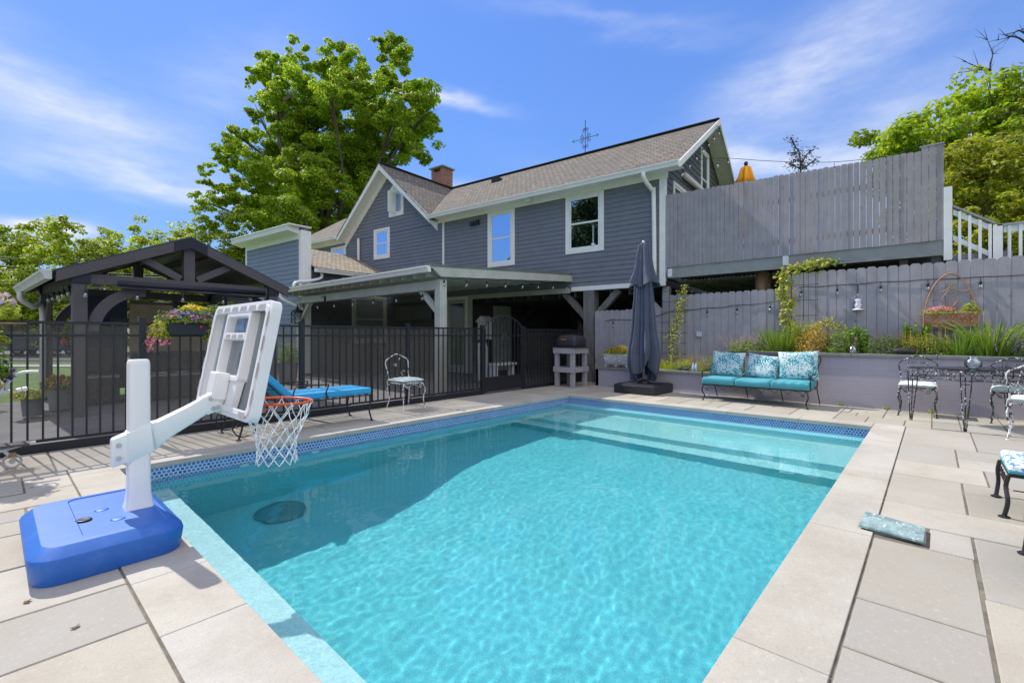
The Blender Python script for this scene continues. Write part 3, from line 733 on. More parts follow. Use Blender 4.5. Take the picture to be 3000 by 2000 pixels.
# trim
m = M()
m.bx(-16, -12.3, -.028, .01, 4.76, 4.93); m.bx(-7.5, .09, -.03, .01, 4.78, 4.96); m.bx(-7.14, -7.06, -.026, .01, 2.42, 4.8)
m.bx(-.10, .03, -.034, .0, 2.42, 4.96); m.bx(.002, .036, -.032, .10, 2.42, 5.0); m.bx(-2.42, .04, -.034, .01, 2.31, 2.42)
m.bx(-16, -12.5, -.33, -.03, 4.90, 4.925); m.bx(-7.3, .45, -.33, -.03, 4.90, 4.925)                                       # soffit of the long eave
build('white_trim', m, white, house, bevel=.003, segs=1)
m = M().bx(-6.02, -2.46, -.04, .0, 2.27, 2.40); m.bx(-6.02, -5.86, -.03, .0, 0, 2.27); build('porch_beam_trim', m, sage, house, bevel=.003, segs=1)
m = M()
for sx in (-1, 1):                                                            # gable rake boards: wall frieze, soffit, fascia
    ax, ex = -9.9, -9.9+sx*2.5
    def rk(t0, dz0, dz1, y0, y1):
        p = [(ax, RZ+dz0), (ex+sx*.04, 4.97+dz0), (ex+sx*.04, 4.97+dz1), (ax, RZ+dz1)]
        if sx < 0: p = p[::-1]
        m.prism(p, 'y', y0, y1)
    rk(0, -.42, -.16, -.022, .0); rk(0, -.16, -.13, -.36, -.02); rk(0, -.22, -.02, -.385, -.352)
build('gable_trim', m, cream, house)
m = M()
m.prism([(-.40, EZ-.14), (-.37, EZ-.14), (RY, RZ-.14), (RY, RZ+.02), (-.40, EZ+.0)], 'x', .452, .485)
m.prism([(RY, RZ-.14), (6.88, EZ-.14), (6.88, EZ+.0), (RY, RZ+.02)], 'x', .452, .485)
build('rake_board', m, white, house, bevel=.003, segs=1)
m = M(); m.prism([(-.35, EZ-.09), (RY, RZ-.09), (RY, RZ-.06), (-.35, EZ-.06)], 'x', .03, .45); m.prism([(RY, RZ-.09), (6.83, EZ-.09), (6.83, EZ-.06), (RY, RZ-.06)], 'x', .03, .45)
build('gable_soffit', m, soffitm, house)
# roof planes (UV in metres: u along, v up the slope)
rf = M(); rl = math.hypot(RY+.37, RZ-EZ)
def rplane(pts, uvs, th=.03):
    rf.poly(pts, uvs); 
    b_ = [(p[0], p[1], p[2]-th) for p in pts]; rf.poly(b_[::-1], uvs[::-1])
    for i in range(len(pts)):
        k = (i+1) % len(pts); rf.poly([pts[i], b_[i], b_[k], pts[k]], [uvs[i], uvs[i], uvs[k], uvs[k]])
e0 = -.37; ez = roofz(e0)
rplane([(-7.4, e0, ez), (.47, e0, ez), (.47, RY, RZ), (-9.9, RY, RZ)], [(-7.4, 0), (.47, 0), (.47, rl), (-9.9, rl)])
rplane([(-16.5, e0, ez), (-12.4, e0, ez), (-9.9, RY, RZ), (-16.5, RY, RZ)], [(-16.5, 0), (-12.4, 0), (-9.9, rl), (-16.5, rl)])
rplane([(.47, 6.85, ez), (-16.5, 6.85, ez), (-16.5, RY, RZ), (.47, RY, RZ)], [(.47, 0), (-16.5, 0), (-16.5, rl), (.47, rl)])
for sx in (-1, 1):
    gl = math.hypot(2.6, 2.32); p = [(-9.9, -.40, RZ+.012), (-9.9+sx*2.62, -.40, 4.88), (-9.9+sx*2.5, e0, ez+.005), (-9.9, RY, RZ+.012)]
    u = [(0, gl), (0, 0), (.1, .02), (3.64, gl)]
    if sx > 0: rplane(p, u)
    else: rplane(p[::-1], u[::-1])
roof = build('roof', rf, shing, house)
m = M(); m.bar((-9.9, RY, RZ+.02), (.47, RY, RZ+.02), .22, .02); m.bar((-16.5, RY, RZ+.02), (-9.9, RY, RZ+.02), .22, .02); m.bar((-9.9, -.4, RZ+.03), (-9.9, RY, RZ+.03), .2, .02)
build('ridge_cap', m, pm('ridge_shingle', (.07, .062, .06), .9, .3, 9), roof)
m = M().bx(-7.05, -6.75, 2.35, 2.6, roofz(2.4)-.05, roofz(2.5)+.10); build('roof_vent', m, pm('black_vent', (.02, .02, .02), .5), roof)
# chimney
cx, cy = -10.75, 3.55
m = M(); zz = 6.6
while zz < 8.05:
    for k_ in range(3): pass
    m.bx(cx-.34, cx+.34, cy-.30, cy+.30, zz, zz+.064); m.bx(cx-.328, cx+.328, cy-.288, cy+.288, zz+.064, zz+.078); zz += .078
for sx in (-1, 1): m.bx(cx+sx*.34-(.14 if sx > 0 else 0), cx+sx*.34+(0 if sx > 0 else .14), cy-.30, cy+.30, 8.05, 8.24)
def brickmat():
    def ex(t, tc, c, b):
        br = t.n('ShaderNodeTexBrick'); s = t.n('ShaderNodeSeparateXYZ'); t.set(s.inputs[0], tc); cb = t.n('ShaderNodeCombineXYZ')
        t.set(cb.inputs[0], t.m('ADD', s.outputs[0], s.outputs[1])); t.set(cb.inputs[1], s.outputs[2]); t.set(br.inputs['Vector'], cb.outputs[0])
        br.inputs['Scale'].default_value = 1; br.inputs['Brick Width'].default_value = .21; br.inputs['Row Height'].default_value = .078; br.inputs['Mortar Size'].default_value = .01
        br.inputs['Color1'].default_value = (.46, .14, .07, 1); br.inputs['Color2'].default_value = (.26, .09, .06, 1); br.inputs['Mortar'].default_value = (.36, .31, .26, 1)
        return t.mix(t.rng(t.noise(tc, 3), .45, .65, 0, .4), br.outputs[0], (.10, .07, .06, 1))
    return pm('chimney_brick', (.25, .1, .06), .9, .2, 8, extra=ex)
chim = build('chimney', m, brickmat(), roof)
m = M().bx(cx-.42, cx+.42, cy-.38, cy+.38, 8.24, 8.29); build('chimney_cap', m, pm('stone_cap', (.30, .29, .26), .9, .2), house)
# gutter + downspouts
def gutter(parent, p, q, mat=white, size=.11, out=(0, -1, 0)):
    """open K-style gutter from p to q"""
    m = M(); p = Vector(p); q = Vector(q); o_ = Vector(out)
    prof = [(0, .0), (.0, -size), (size*.6, -size), (size*.72, -size*.55), (size, -size*.2), (size, 0), (size*.9, 0), (size*.9, -size*.2), (size*.6, -size*.9), (size*.05, -size*.95), (size*.05, 0)]
    n = len(prof); b_ = len(m.v)
    for e in (p, q): m.v += [tuple(e+o_*a+Vector((0, 0, c))) for a, c in prof]
    for i in range(n): m._f((b_+i, b_+(i+1) % n, b_+n+(i+1) % n, b_+n+i))
    for e, off in ((p, 0), (q, n)):
        m.poly([e+o_*a+Vector((0, 0, c)) for a, c in prof[:6]])
    return build('gutter', m, mat, parent)
gutter(house, (-7.42, -.37, EZ+.005), (.46, -.37, EZ+.005)); gutter(house, (-16.4, -.37, EZ+.005), (-12.45, -.37, EZ+.005))
def spout(parent, pts, r=.042, mat=white, name='downspout'):
    return build(name, M().tube(smoothp(pts, 5), r, 10), mat, parent, smooth=True)
spout(house, [(-.33, -.42, 4.86), (-.33, -.42, 4.78), (-.30, -.30, 4.66), (-.24, -.10, 4.52), (-.22, -.07, 4.4), (-.20, -.07, 2.45)], .05)
spout(house, [(-11.5, -.10, 4.8), (-11.5, -.08, 4.6), (-11.5, -.08, 3.2)], .05)
m = M().tube([(.07, 1.3, 5.20), (.10, 4.2, 5.18)], .075, 12); build('duct', m, cream, house, smooth=True)
# windows
def window(parent, w_, y=0, wall='F', rail=True, mat=white, depth=.03, style='dh', tw=.11, pane=None):
    u0, u1, z0, z1 = w_
    def bxp(mm, a, c, e, f, d0, d1):
        if wall == 'F': mm.bx(a, c, y-d1, y-d0, e, f)
        else: mm.bx(y+d0, y+d1, a, c, e, f)
    m = M(); bxp(m, u0, u0+tw, z0, z1, -.02, depth); bxp(m, u1-tw, u1, z0, z1, -.02, depth); bxp(m, u0+tw, u1-tw, z1-tw*.8, z1, -.02, depth); bxp(m, u0+tw, u1-tw, z0, z0+tw, -.02, depth)
    f = build('window', m, mat, parent, bevel=.003, segs=1)
    m = M(); a, c, e, g_ = u0+tw+.003, u1-tw-.003, z0+tw+.003, z1-tw*.8-.003; s_ = .045; mid = (e+g_)/2
    bxp(m, a, a+s_, e, g_, -.05, .016); bxp(m, c-s_, c, e, g_, -.05, .016); bxp(m, a+s_, c-s_, e, e+s_, -.05, .016); bxp(m, a+s_, c-s_, g_-s_, g_, -.05, .016)
    if rail: bxp(m, a+s_, c-s_, mid-.02, mid+.02, -.04, .019)
    build('sash', m, mat, f)
    m = M(); bxp(m, a+s_-.002, c-s_+.002, e+s_-.002, g_-s_+.002, -.001, .003); build('pane', m, pane or glassm, f)
    return f
window(house, wA); wb = window(house, wB)
window(house, wG); window(house, wL)
f = window(house, wH, rail=False, tw=.10); m = M(); m.prism([(-9.80, 6.25), (-9.02, 6.25), (-9.41, 6.62)], 'y', -.03, .0); build('pediment', m, white, f)
m = M().bx(-9.44, -9.41, -.36, -.02, 5.44, 6.15); build('casement', m, white, f)
window(house, wS1, y=0, wall='S', rail=False); window(house, wS2, y=0, wall='S')
m = M().bx(-1.83, -1.76, -.04, -.012, 3.44, 3.50); m.bx(-1.80, -1.79, -.03, -.02, 3.50, 3.95); build('candle_ornament', m, white, wb)
f = M(); f.bx(-7.0, -6.9, -.03, .02, 0, 2.38); f.bx(-6.14, -6.04, -.03, .02, 0, 2.38); f.bx(-6.9, -6.14, -.03, .02, 2.28, 2.38)
dr = build('door', f, cream, house)
m = M().bx(-6.9, -6.14, .0, .03, 0, 2.28); build('door_leaf', m, pm('storm_door_cream', (.45, .45, .40), .5), dr)
m = M(); m.bx(-6.80, -6.24, -.008, -.002, 1.25, 2.16); m.bx(-6.80, -6.24, -.008, -.002, .25, 1.15); build('door_pane', m, pm('dark_glass', (.015, .018, .02), .08, spec=.6), dr)
m = M(); m.tube([(-5.83, -.05, 4.55), (-5.62, -.05, 4.58)], .055, 10); m.bx(-5.92, -5.80, -.10, 0, 4.50, 4.60); m.bx(-5.64, -5.58, -.09, 0, 4.5, 4.64); build('wall_lamp', m, blackm, house)
m = M().bx(-3.72, -3.56, -.30, -.14, 4.80, 4.90); build('soffit_lamp', m, white, house, bevel=.01)
# television under the porch roof
one('television', M().bx(-9.35, -7.6, -.10, -.03, 1.68, 2.17), pm('dark_screen', (.13, .13, .135), .22, spec=.7), 'wide flat television mounted on the dark wall under the porch roof', 'television', bevel=.006)
tv = bpy.data.objects['television']; tv.location = (HX, HY, 0); tv.rotation_euler = (0, 0, HR)
# open undercroft on the right: posts with knee braces, dark back wall, ceiling joists
dw = pm('weathered_grey_timber', (.16, .155, .15), .85, .3, 6, stretch=(1, 1, .3))
dk = pm('dark_stained_timber', (.05, .045, .045), .8, .2)
def hpost(x, y, parent=house, brace=(1, 1), w_=.30, mat=dw):
    m = M().bx(x-w_/2, x+w_/2, y-w_/2, y+w_/2, -.04, 2.31); p = build('undercroft_post', m, mat, parent, bevel=.01)
    for s_ in (-1, 1):
        if brace[0 if s_ < 0 else 1]: build('knee_brace', M().bar((x+s_*(w_/2-.03), y, 1.62), (x+s_*(w_/2+.62), y, 2.29), .14, .15), mat, p)
hpost(-1.92, .12); hpost(-.02, .25, brace=(1, 0), w_=.16, mat=sage)
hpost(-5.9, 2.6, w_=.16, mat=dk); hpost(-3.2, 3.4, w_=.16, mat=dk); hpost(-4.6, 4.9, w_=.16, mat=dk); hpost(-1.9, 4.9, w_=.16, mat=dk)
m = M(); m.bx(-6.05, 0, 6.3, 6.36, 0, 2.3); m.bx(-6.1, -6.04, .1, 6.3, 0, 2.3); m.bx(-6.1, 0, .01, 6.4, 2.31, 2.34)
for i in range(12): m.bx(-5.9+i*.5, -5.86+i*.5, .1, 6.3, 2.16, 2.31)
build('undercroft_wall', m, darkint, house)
m = M(); m.bx(-5.2, -3.7, 5.4, 5.5, 0, 2.1); m.bx(-3.5, -1.2, 5.9, 6.0, .0, 1.9); build('pale_inner_wall', m, pm('pale_olive_wall', (.42, .42, .32), .8), house)
m = M(); m.bx(-6.03, -5.98, 1.2, 2.1, 0, 2.15); build('inner_door', m, pm('cream_door', (.62, .60, .50), .6), house)

# ================================================================ ANNEX with a false front (same frame as the house)
an = thing('annex', 'small wing with a flat white-capped false front and pale shingled lean roof', 'building', (HX, HY, 0), HR)
AL, AR, AY = -13.6, -9.98, -3.16
m = M(); clap(m, rect(AL+.09, AR-.10), 0, 4.10, [(-12.62, -11.62, 0, 2.25)], FR(AY), .14); m.bx(AL, AR, AY+.004, AY+.28, -.04, 4.38)
build('front_wall', m, siding_n, an)
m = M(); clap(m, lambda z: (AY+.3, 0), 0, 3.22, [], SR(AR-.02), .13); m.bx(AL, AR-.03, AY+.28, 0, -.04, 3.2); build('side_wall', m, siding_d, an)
window(an, (-1.40, .02, .9, 2.52), y=AR-.0, wall='S', mat=pm('beige_trim', (.50, .48, .40), .6), pane=pm('blind', (.20, .22, .21), .5))
m = M()
m.bx(AL-.01, AL+.09, AY-.03, AY+.01, 0, 4.12); m.bx(AR-.10, AR+.028, AY-.032, AY+.30, 0, 4.36); m.bx(AL-.01, AR-.10, AY-.03, AY+.01, 4.10, 4.36)
m.prism([(AY-.36, 4.32), (AY-.02, 4.24), (AY-.02, 4.46), (AY-.38, 4.46)], 'x', AL-.30, AR-.10)
m.bx(AL-.32, AR+.035, AY-.40, AY+.31, 4.46, 4.50)
m.bx(-12.62, -12.52, AY-.04, AY, 0, 2.25); m.bx(-11.72, -11.62, AY-.04, AY, 0, 2.25); m.bx(-12.52, -11.72, AY-.04, AY, 2.15, 2.25)
build('white_trim', m, white, an, bevel=.004, segs=1)
m = M().bx(-12.52, -11.72, AY, AY+.02, 0, 2.15); build('door', m, pm('dark_door', (.05, .055, .07), .4), an)
rf = M(); e1 = AR+.22; w1 = math.hypot(2.2, .95)
rplane([(e1, AY+.30, 3.26), (e1, .0, 3.26), (-12.0, .0, 4.22), (-12.0, AY+.30, 4.22)], [(0, 0), (2.9, 0), (2.9, w1), (0, w1)])
rplane([(-13.6, .0, 3.5), (-13.6, AY+.3, 3.5), (-12.0, AY+.30, 4.22), (-12.0, 0, 4.22)], [(0, 0), (2.9, 0), (2.9, 1.7), (0, 1.7)])
build('roof', rf, shing2, an)
m = M().bx(e1-.04, e1+.0, AY+.31, -.45, 3.11, 3.24); build('fascia', m, cream, an)
gutter(an, (e1+.002, AY+.33, 3.22), (e1+.002, -1.0, 3.22), out=(1, 0, 0))

# ================================================================ PORCH
po = thing('porch', 'open grey-green timber porch with a low shed roof, gutter and braced posts', 'porch', (5.83, 10.2, 0))
for y in (7.12, 13.3):
    p = build('post', M().bx(5.75, 5.92, y-.085, y+.085, -.04, 2.25), sage, po, world=True, bevel=.006)
    s_ = 1 if y < 10 else -1
    build('knee_brace', M().bar((5.84, y+s_*.08, 1.62), (5.84, y+s_*.66, 2.12), .09, .10, up=(1, 0, 0)), sage, p, world=True)
build('beam', M().bx(5.77, 5.90, 7.22, 13.38, 2.06, 2.24), sage, po, world=True, bevel=.004)
m = M()
for i in range(17): m.bar((5.58, 7.25+i*.40, 2.36), (9.6, 7.25+i*.40, 2.60), .045, .14)
build('rafters', m, sage, po, world=True)
m = M(); Z0, Z1, Z2 = 2.49, 2.765, 2.74
P_ = [(5.50, 6.98, Z0), (10.13, 6.98, Z1), (9.45, 14.1, Z2), (5.50, 14.1, Z0)]
m.poly([(a, b_, c+.02) for a, b_, c in P_]); m.poly([(a, b_, c-.03) for a, b_, c in P_][::-1])
for i in range(4):
    a, c = P_[i], P_[(i+1) % 4]; m.poly([(a[0], a[1], a[2]-.03), (c[0], c[1], c[2]-.03), (c[0], c[1], c[2]+.02), (a[0], a[1], a[2]+.02)])
for i in range(14): 
    y = 7.2+i*.52; m.bar((5.5, y, Z0+.03), (9.7, y, Z1+.01), .025, .03)
build('roof', m, pm('grey_green_metal_roof', (.13, .15, .13), .6, .25, 3), po, world=True)
m = M(); m.poly([(5.62, 7.06, 2.40), (10.0, 7.06, 2.66), (9.4, 14, 2.62), (5.62, 14, 2.40)][::-1]); build('ceiling', m, pm('pale_ceiling_boards', (.55, .58, .56), .7, .1, stretch=(.2, 6, 1)), po, world=True)
m = M(); m.prism([(5.50, Z0-.03), (5.74, Z0-.20), (10.11, Z1-.20), (10.11, Z1-.03)], 'y', 6.985, 7.03); build('rake_board', m, sage, po, world=True, bevel=.003)
g_ = gutter(po, (5.52-5.83, 7.02-10.2, 2.475), (5.52-5.83, 14.0-10.2, 2.475), out=(-1, 0, 0))
spout(po, [(-.36, 3.6, 2.36), (-.33, 3.55, 2.22), (-.08, 3.25, 2.02), (.02, 3.15, 1.9), (.03, 3.15, 0)], .045)
spout(po, [(1.05, 4.0, 3.12), (1.0, 3.95, 2.95), (.55, 3.8, 2.80), (.12, 3.7, 2.72), (.05, 3.68, 2.5)], .045)
m = M().tube([(5.74, 11.6, 2.18), (5.60, 11.55, 2.14), (5.5, 11.2, 2.12)], .012); m.lathe([(.02, 0), (.03, .05), (.03, .12), (.015, .14)], 5.5, 11.18, 10, 2.0); build('wall_bracket', m, blackm, po, world=True)

# ================================================================ RAISED DECK with its privacy screen
dk_ = thing('raised_deck', 'raised deck on a blue-grey beam with a tall solid grey board screen', 'deck', (10.34, 2.2, 0))
m = M(); n = 51; yw = (4.54+.13)/n
for i in range(n):
    y = 4.54-(i+.5)*yw; tp = 4.365-.15*(i/n)+rnd.uniform(-.012, .012); x = 10.30+rnd.uniform(-.006, .006)
    hw = yw/2-(.0022 if i < 14 else rnd.uniform(.0022, .0045))
    if i >= n-3: tp += .06
    bt = 2.715+rnd.uniform(-.004, .004)
    m.prism([(y-hw, bt), (y+hw, bt), (y+hw, tp-.014), (y+hw-.014, tp), (y-hw+.014, tp), (y-hw, tp-.014)], 'x', x, x+.018)
build('privacy_screen', m, deckgrey, dk_, world=True)
m = M().bx(10.32, 10.36, -.12, 4.5, 2.95, 3.04); m.bx(10.32, 10.36, -.12, 4.5, 3.75, 3.84); build('screen_rail', m, deckgrey, dk_, world=True)
m = M().bx(10.29, 10.33, -.14, .17, 4.275, 4.30); build('screen_cap', m, deckgrey, dk_, world=True)
m = M().bx(10.325, 10.365, -.13, 4.50, 2.47, 2.72); build('beam', m, beamgrey, dk_, world=True, bevel=.003)
m = M(); m.bx(10.30, 10.322, 4.40, 4.50, 2.50, 2.68); m.bx(10.30, 10.322, 2.08, 2.18, 2.53, 2.712); m.bx(10.29, 10.38, -.23, -.13, 2.38, 3.56); build_each('white_post', m, white, dk_, world=True, bevel=.003)
m = M(); yy = -.13
while yy < 4.4: m.bx(10.37, 15.2, yy, yy+.13, 2.66, 2.69); yy += .14
for i in range(10): m.bx(10.8+i*.45, 10.84+i*.45, -.1, 4.4, 2.48, 2.655)
build('deck_boards', m, dw, dk_, world=True)
m = M(); b0 = len(m.v); nn = 120
for i in range(nn+1):
    y = 2.2+2.2*i/nn; z = 2.40+.018*math.sin(i/nn*2*math.pi*26)
    m.v += [(10.55, y, z+.02), (13.2, y, z-.12)]
for i in range(nn): m._f((b0+2*i, b0+2*i+1, b0+2*i+3, b0+2*i+2))
build('corrugated_panel', m, pm('mossy_corrugated_sheet', (.55, .56, .42), .7, .4, 2, stretch=(1, 4, 1)), dk_, world=True)
build('log_post', M().tube([(10.72, 2.62, .3), (10.70, 2.63, 1.5), (10.72, 2.62, 2.48)], [.15, .14, .15], 14), pm('peeled_log', (.42, .24, .12), .7, .5, 5, bump=.5, stretch=(1, 1, .15)), dk_, world=True, smooth=True)
m = M(); m.bx(10.45, 10.56, .32, .43, 1.0, 2.47); m.bx(10.4, 10.5, -.1, .02, 1.2, 2.47); m.bx(14, 14.12, 2, 2.12, 0, 2.47); build_each('deck_post', m, dw, dk_, world=True)
m = M(); m.bx(15.0, 15.1, -.2, 4.6, .8, 2.6); m.bx(10.42, 15, -.16, -.10, 1.6, 2.46); build('skirt_wall', m, darkint, dk_, world=True)
m = M().bx(10.36, 10.9, -.9, -.24, 1.7, 2.46); m.bx(10.36, 11.3, -1.3, -.9, 1.7, 2.16); build('stair_stringer', m, beamgrey, dk_, world=True)

st = thing('stair_railing', 'white wooden railing sloping down from the deck then running level', 'railing', (10.34, -.7, 1.9))
m = M(); X = 10.34
def rl_(y0, z0, y1, z1, h_): m.prism([(y0, z0), (y1, z1), (y1, z1-h_), (y0, z0-h_)][::-1], 'x', X-.02, X+.02)
rl_(-.24, 3.19, -.665, 2.87, .085); rl_(-.24, 2.78, -.665, 2.46, .085); rl_(-.80, 2.84, -3.4, 2.84, .10); rl_(-.8, 2.1, -3.4, 2.1, .09)
m2 = m; m = M()
m.prism([(-.24, 3.225), (-.72, 2.868), (-.72, 2.90), (-.24, 3.257)], 'x', X-.05, X+.05); m.bx(X-.05, X+.06, -3.4, -.73, 2.842, 2.872)
build('rail_cap', m, pm('worn_grey_rail', (.33, .32, .33), .8, .2), st, world=True)
build('rail', m2, white, st, world=True)
m = M(); m.bx(X-.05, X+.05, -.79, -.69, 1.7, 2.866); build('newel_post', m, white, st, world=True, bevel=.003)
bal = None
for i, y in enumerate([-.315, -.43, -.545, -.655]+[-.86-.115*k for k in range(22)]):
    sl = y > -.7; zt_ = (3.20-( -y-.24)*.753) if sl else 2.838
    m = M().bx(X-.042, X-.0205, y-.018, y+.018, zt_-(.80 if sl else .95), zt_); build('baluster', m, white, st, world=True)
# outdoor things glimpsed past the railing
lf = thing('lounge_chair', 'grey strap patio lounge chair behind the white railing', 'chair', (11.6, -1.5, 2.0))
m = M()
for k in range(3): m.tube([(11.4, -1.05, 2.25+k*.05), (11.5, -1.6, 2.32+k*.06), (11.6, -2.3, 2.46+k*.07)], .02, 6)
build('frame', m, steel, lf, world=True)
m = M().bx(11.4, 11.8, -2.3, -1.1, 2.12, 2.2); build('seat', m, darkint, lf, world=True)
m = M()
for dx in (11.42, 11.78):
    for dy in (-1.12, -2.28): m.tube([(dx, dy, 1.7), (dx, dy, 2.15)], .015, 6)
build('leg', m, steel, lf, world=True)

# ================================================================ GAZEBO
gzb = thing('gazebo', 'charcoal timber gazebo with open king-post gable and dark metal roof', 'gazebo', (.85, 9.3, 0), R(3.5))
W3, DP = 2.75, 3.0; BZ0, BZ1, PKZ = 1.93, 2.06, 2.80; MX = W3/2
for x in (0, W3):
    for y in (0, DP):
        p = build('post', M().bx(x-.08, x+.08, y-.08, y+.08, -.03, BZ0+.01), gazm, gzb, bevel=.004)
        build('cap_bracket', M().bx(x-.10, x+.10, y-.10, y+.10, BZ0+.0, BZ1+.10), gazd, p, bevel=.004)
        s_ = 1 if x == 0 else -1; t2 = 1 if y == 0 else -1
        for ax in (0, 1):
            sg = s_ if ax == 0 else t2; c0 = (x if ax == 0 else y)+sg*.08; outr, inr = [], []
            for i in range(15):
                a = math.pi/2*i/14; outr.append((c0+sg*(.70-.70*math.cos(a)), 1.23+.70*math.sin(a))); inr.append((c0+sg*(.70-.55*math.cos(a)), 1.23+.55*math.sin(a)))
            mm = M()
            for i in range(14):
                q4 = [outr[i], outr[i+1], inr[i+1], inr[i]]; mm.prism(q4 if sg < 0 else q4[::-1], 'y' if ax == 0 else 'x', (y if ax == 0 else x)-.035, (y if ax == 0 else x)+.035)
            build('arched_brace', mm, gazm, p)
for y in (0, DP):
    build('tie_beam', M().bx(.10, W3-.10, y-.06, y+.06, BZ0, BZ1+.02), gazm, gzb, bevel=.003)
    m = M(); m.bx(MX-.08, MX+.08, y-.055, y+.055, BZ1+.02, PKZ-.12)
    for s_ in (-1, 1): m.bar((MX+s_*.12, y, BZ1+.05), (MX+s_*.72, y, PKZ-.36), .09, .11, up=(0, 1, 0) if 0 else (0, 0, 1))
    build('king_post', m, gazm, gzb, bevel=.003)
    m = M()
    for s_ in (-1, 1):
        e_ = MX+s_*(MX+.26); p = [(MX, PKZ), (e_, BZ1+.02), (e_, BZ1-.13), (MX, PKZ-.16)]
        m.prism(p if s_ < 0 else p[::-1], 'y', y-.13 if y == 0 else y+.03, y-.05 if y == 0 else y+.11)
    build('rafter', m, gazm, gzb, bevel=.003)
m = M(); p = [(MX, PKZ+.006), (MX-.24, PKZ-.105), (MX-.24, PKZ-.26), (MX, PKZ-.17), (MX+.24, PKZ-.26), (MX+.24, PKZ-.105)]; m.prism(p, 'y', -.138, -.131); build('peak_bracket', m, gazd, gzb)
for x in (0, W3): build('side_beam', M().bx(x-.06, x+.06, .10, DP-.10, BZ0, BZ1+.02), gazm, gzb)
m = M()
for s_ in (-1, 1):
    e_ = MX+s_*(MX+.30); m.prism(([(MX, PKZ+.03), (e_, BZ1+.03), (e_, BZ1+.005), (MX, PKZ+.005)] if s_ < 0 else [(MX, PKZ+.005), (e_, BZ1+.005), (e_, BZ1+.03), (MX, PKZ+.03)]), 'y', -.12, DP+.15)
build('roof', m, metalroof, gzb)
m = M()
for s_ in (-1, 1):
    for k in (.25, .5, .75):
        x = MX+s_*(MX+.1)*k; z = PKZ-(PKZ-BZ1)*k-.05; m.bx(x-.03, x+.03, 0, DP, z-.04, z+.02)
m.bx(MX-.04, MX+.04, 0, DP, PKZ-.16, PKZ-.02); build('purlin', m, pm('cedar_purlins', (.09, .06, .045), .7, .3), gzb)
gutter(gzb, (-.30, -.10, BZ1+.02), (-.30, DP+.1, BZ1-.02), out=(-1, 0, 0), mat=pm('grey_white_gutter', (.55, .56, .55), .5, .1), size=.12)
spout(gzb, [(-.36, DP-.4, 1.92), (-.36, DP-.4, 1.8), (-.2, DP-.3, 1.68), (-.06, DP-.12, 1.6), (-.06, DP-.12, 0)], .045, pm('grey_white_gutter', (.5, .5, .5)))
build('awning_roll', M().tube([(.42, -.13, 1.955), (W3-.18, -.13, 1.955)], .045, 10), gazd, gzb, smooth=True)
build('awning_tube', M().tube([(.42, -.14, 1.895), (W3-.16, -.14, 1.895)], .016, 8), pm('grey_fabric_roll', (.10, .10, .11), .8), gzb)
m = M().bx(.42, 1.18, DP-.08, DP-.02, .1, BZ0); build('back_panel', m, pm('navy_panel', (.03, .045, .085), .5, .1), gzb, bevel=.003)
m = M().bx(1.22, W3-.1, DP-.05, DP-.045, .3, 1.88); build('shade_curtain', m, shadem, gzb)
m = M(); m.tube([(.75, DP-.1, 1.45), (.85, DP-.3, 1.40), (1.0, DP-.3, 1.42)], .02, 6); m.bx(.85, 1.15, DP-.36, DP-.33, 1.32, 1.52); build('screen_bracket', m, blackm, gzb)

def cover_box(name, label, x0, x1, y0, y1, h, back, cat):
    t = thing(name, label, cat, ((x0+x1)/2, (y0+y1)/2, 0)); m = M()
    m.bx(x0, x1, y0, y1, 0, h); m.bx(x0, x1, y1-.22, y1, h, back); build('seat_cover', m, pm('charcoal_cover_fabric', (.05, .05, .055), .9, .3, 12, bump=.4, bscale=30), t, world=True, bevel=.05)
    m = M().bx(x0+.01, x1-.01, y0-.005, y0+.02, h-.06, h-.02); build('piping', m, pm('light_piping', (.25, .25, .26), .8), t, world=True)
cover_box('covered_sofa', 'dark grey covered outdoor sofa under the gazebo', 1.75, 3.2, 10.5, 11.3, .48, .86, 'sofa')
cover_box('covered_armchair', 'dark grey covered armchair beside the flower tubs', .98, 1.5, 10.6, 11.2, .5, .95, 'chair')

fc = thing('folding_table', 'white folded plastic table leaning in the covered area behind the arched gate', 'table', (8.05, 8.25, 0))
build('table_top', M().bx(7.95, 8.20, 8.22, 8.30, .05, .98), pm('white_plastic_sheet', (.66, .66, .64), .5), fc, world=True, bevel=.02)
build('frame', M().tube([(8.24, 8.24, .02), (8.24, 8.24, .9)], .012, 6).tube([(7.92, 8.24, .02), (7.92, 8.24, .9)], .012, 6), steel, fc, world=True)
bn_ = thing('low_bench', 'low white bench standing in the shade behind the gate', 'bench', (8.8, 8.3, 0))
build('seat', M().bx(8.45, 9.25, 8.15, 8.45, .40, .46), pm('white_plastic_sheet', (.66, .66, .64)), bn_, world=True, bevel=.01)
for x in (8.52, 9.18): build('leg', M().bx(x-.03, x+.03, 8.18, 8.42, 0, .40), pm('white_plastic_sheet', (.66, .66, .64)), bn_, world=True)
bd = thing('birdhouse', 'pale birdhouse-like box with a pitched lid above the gate', 'birdhouse', (9.45, 9.55, 1.5))
build('box', M().bx(9.30, 9.60, 9.40, 9.70, 1.05, 1.55), pm('cream_door', (.62, .60, .50)), bd, world=True)
build('lid', M().prism([(9.34, 1.552), (9.76, 1.552), (9.55, 1.72)], 'x', 9.26, 9.64), pm('white_plastic_sheet', (.66, .66, .64)), bd, world=True)
build('pole', M().bx(9.42, 9.48, 9.52, 9.58, 0, 1.05), dw, bd, world=True)

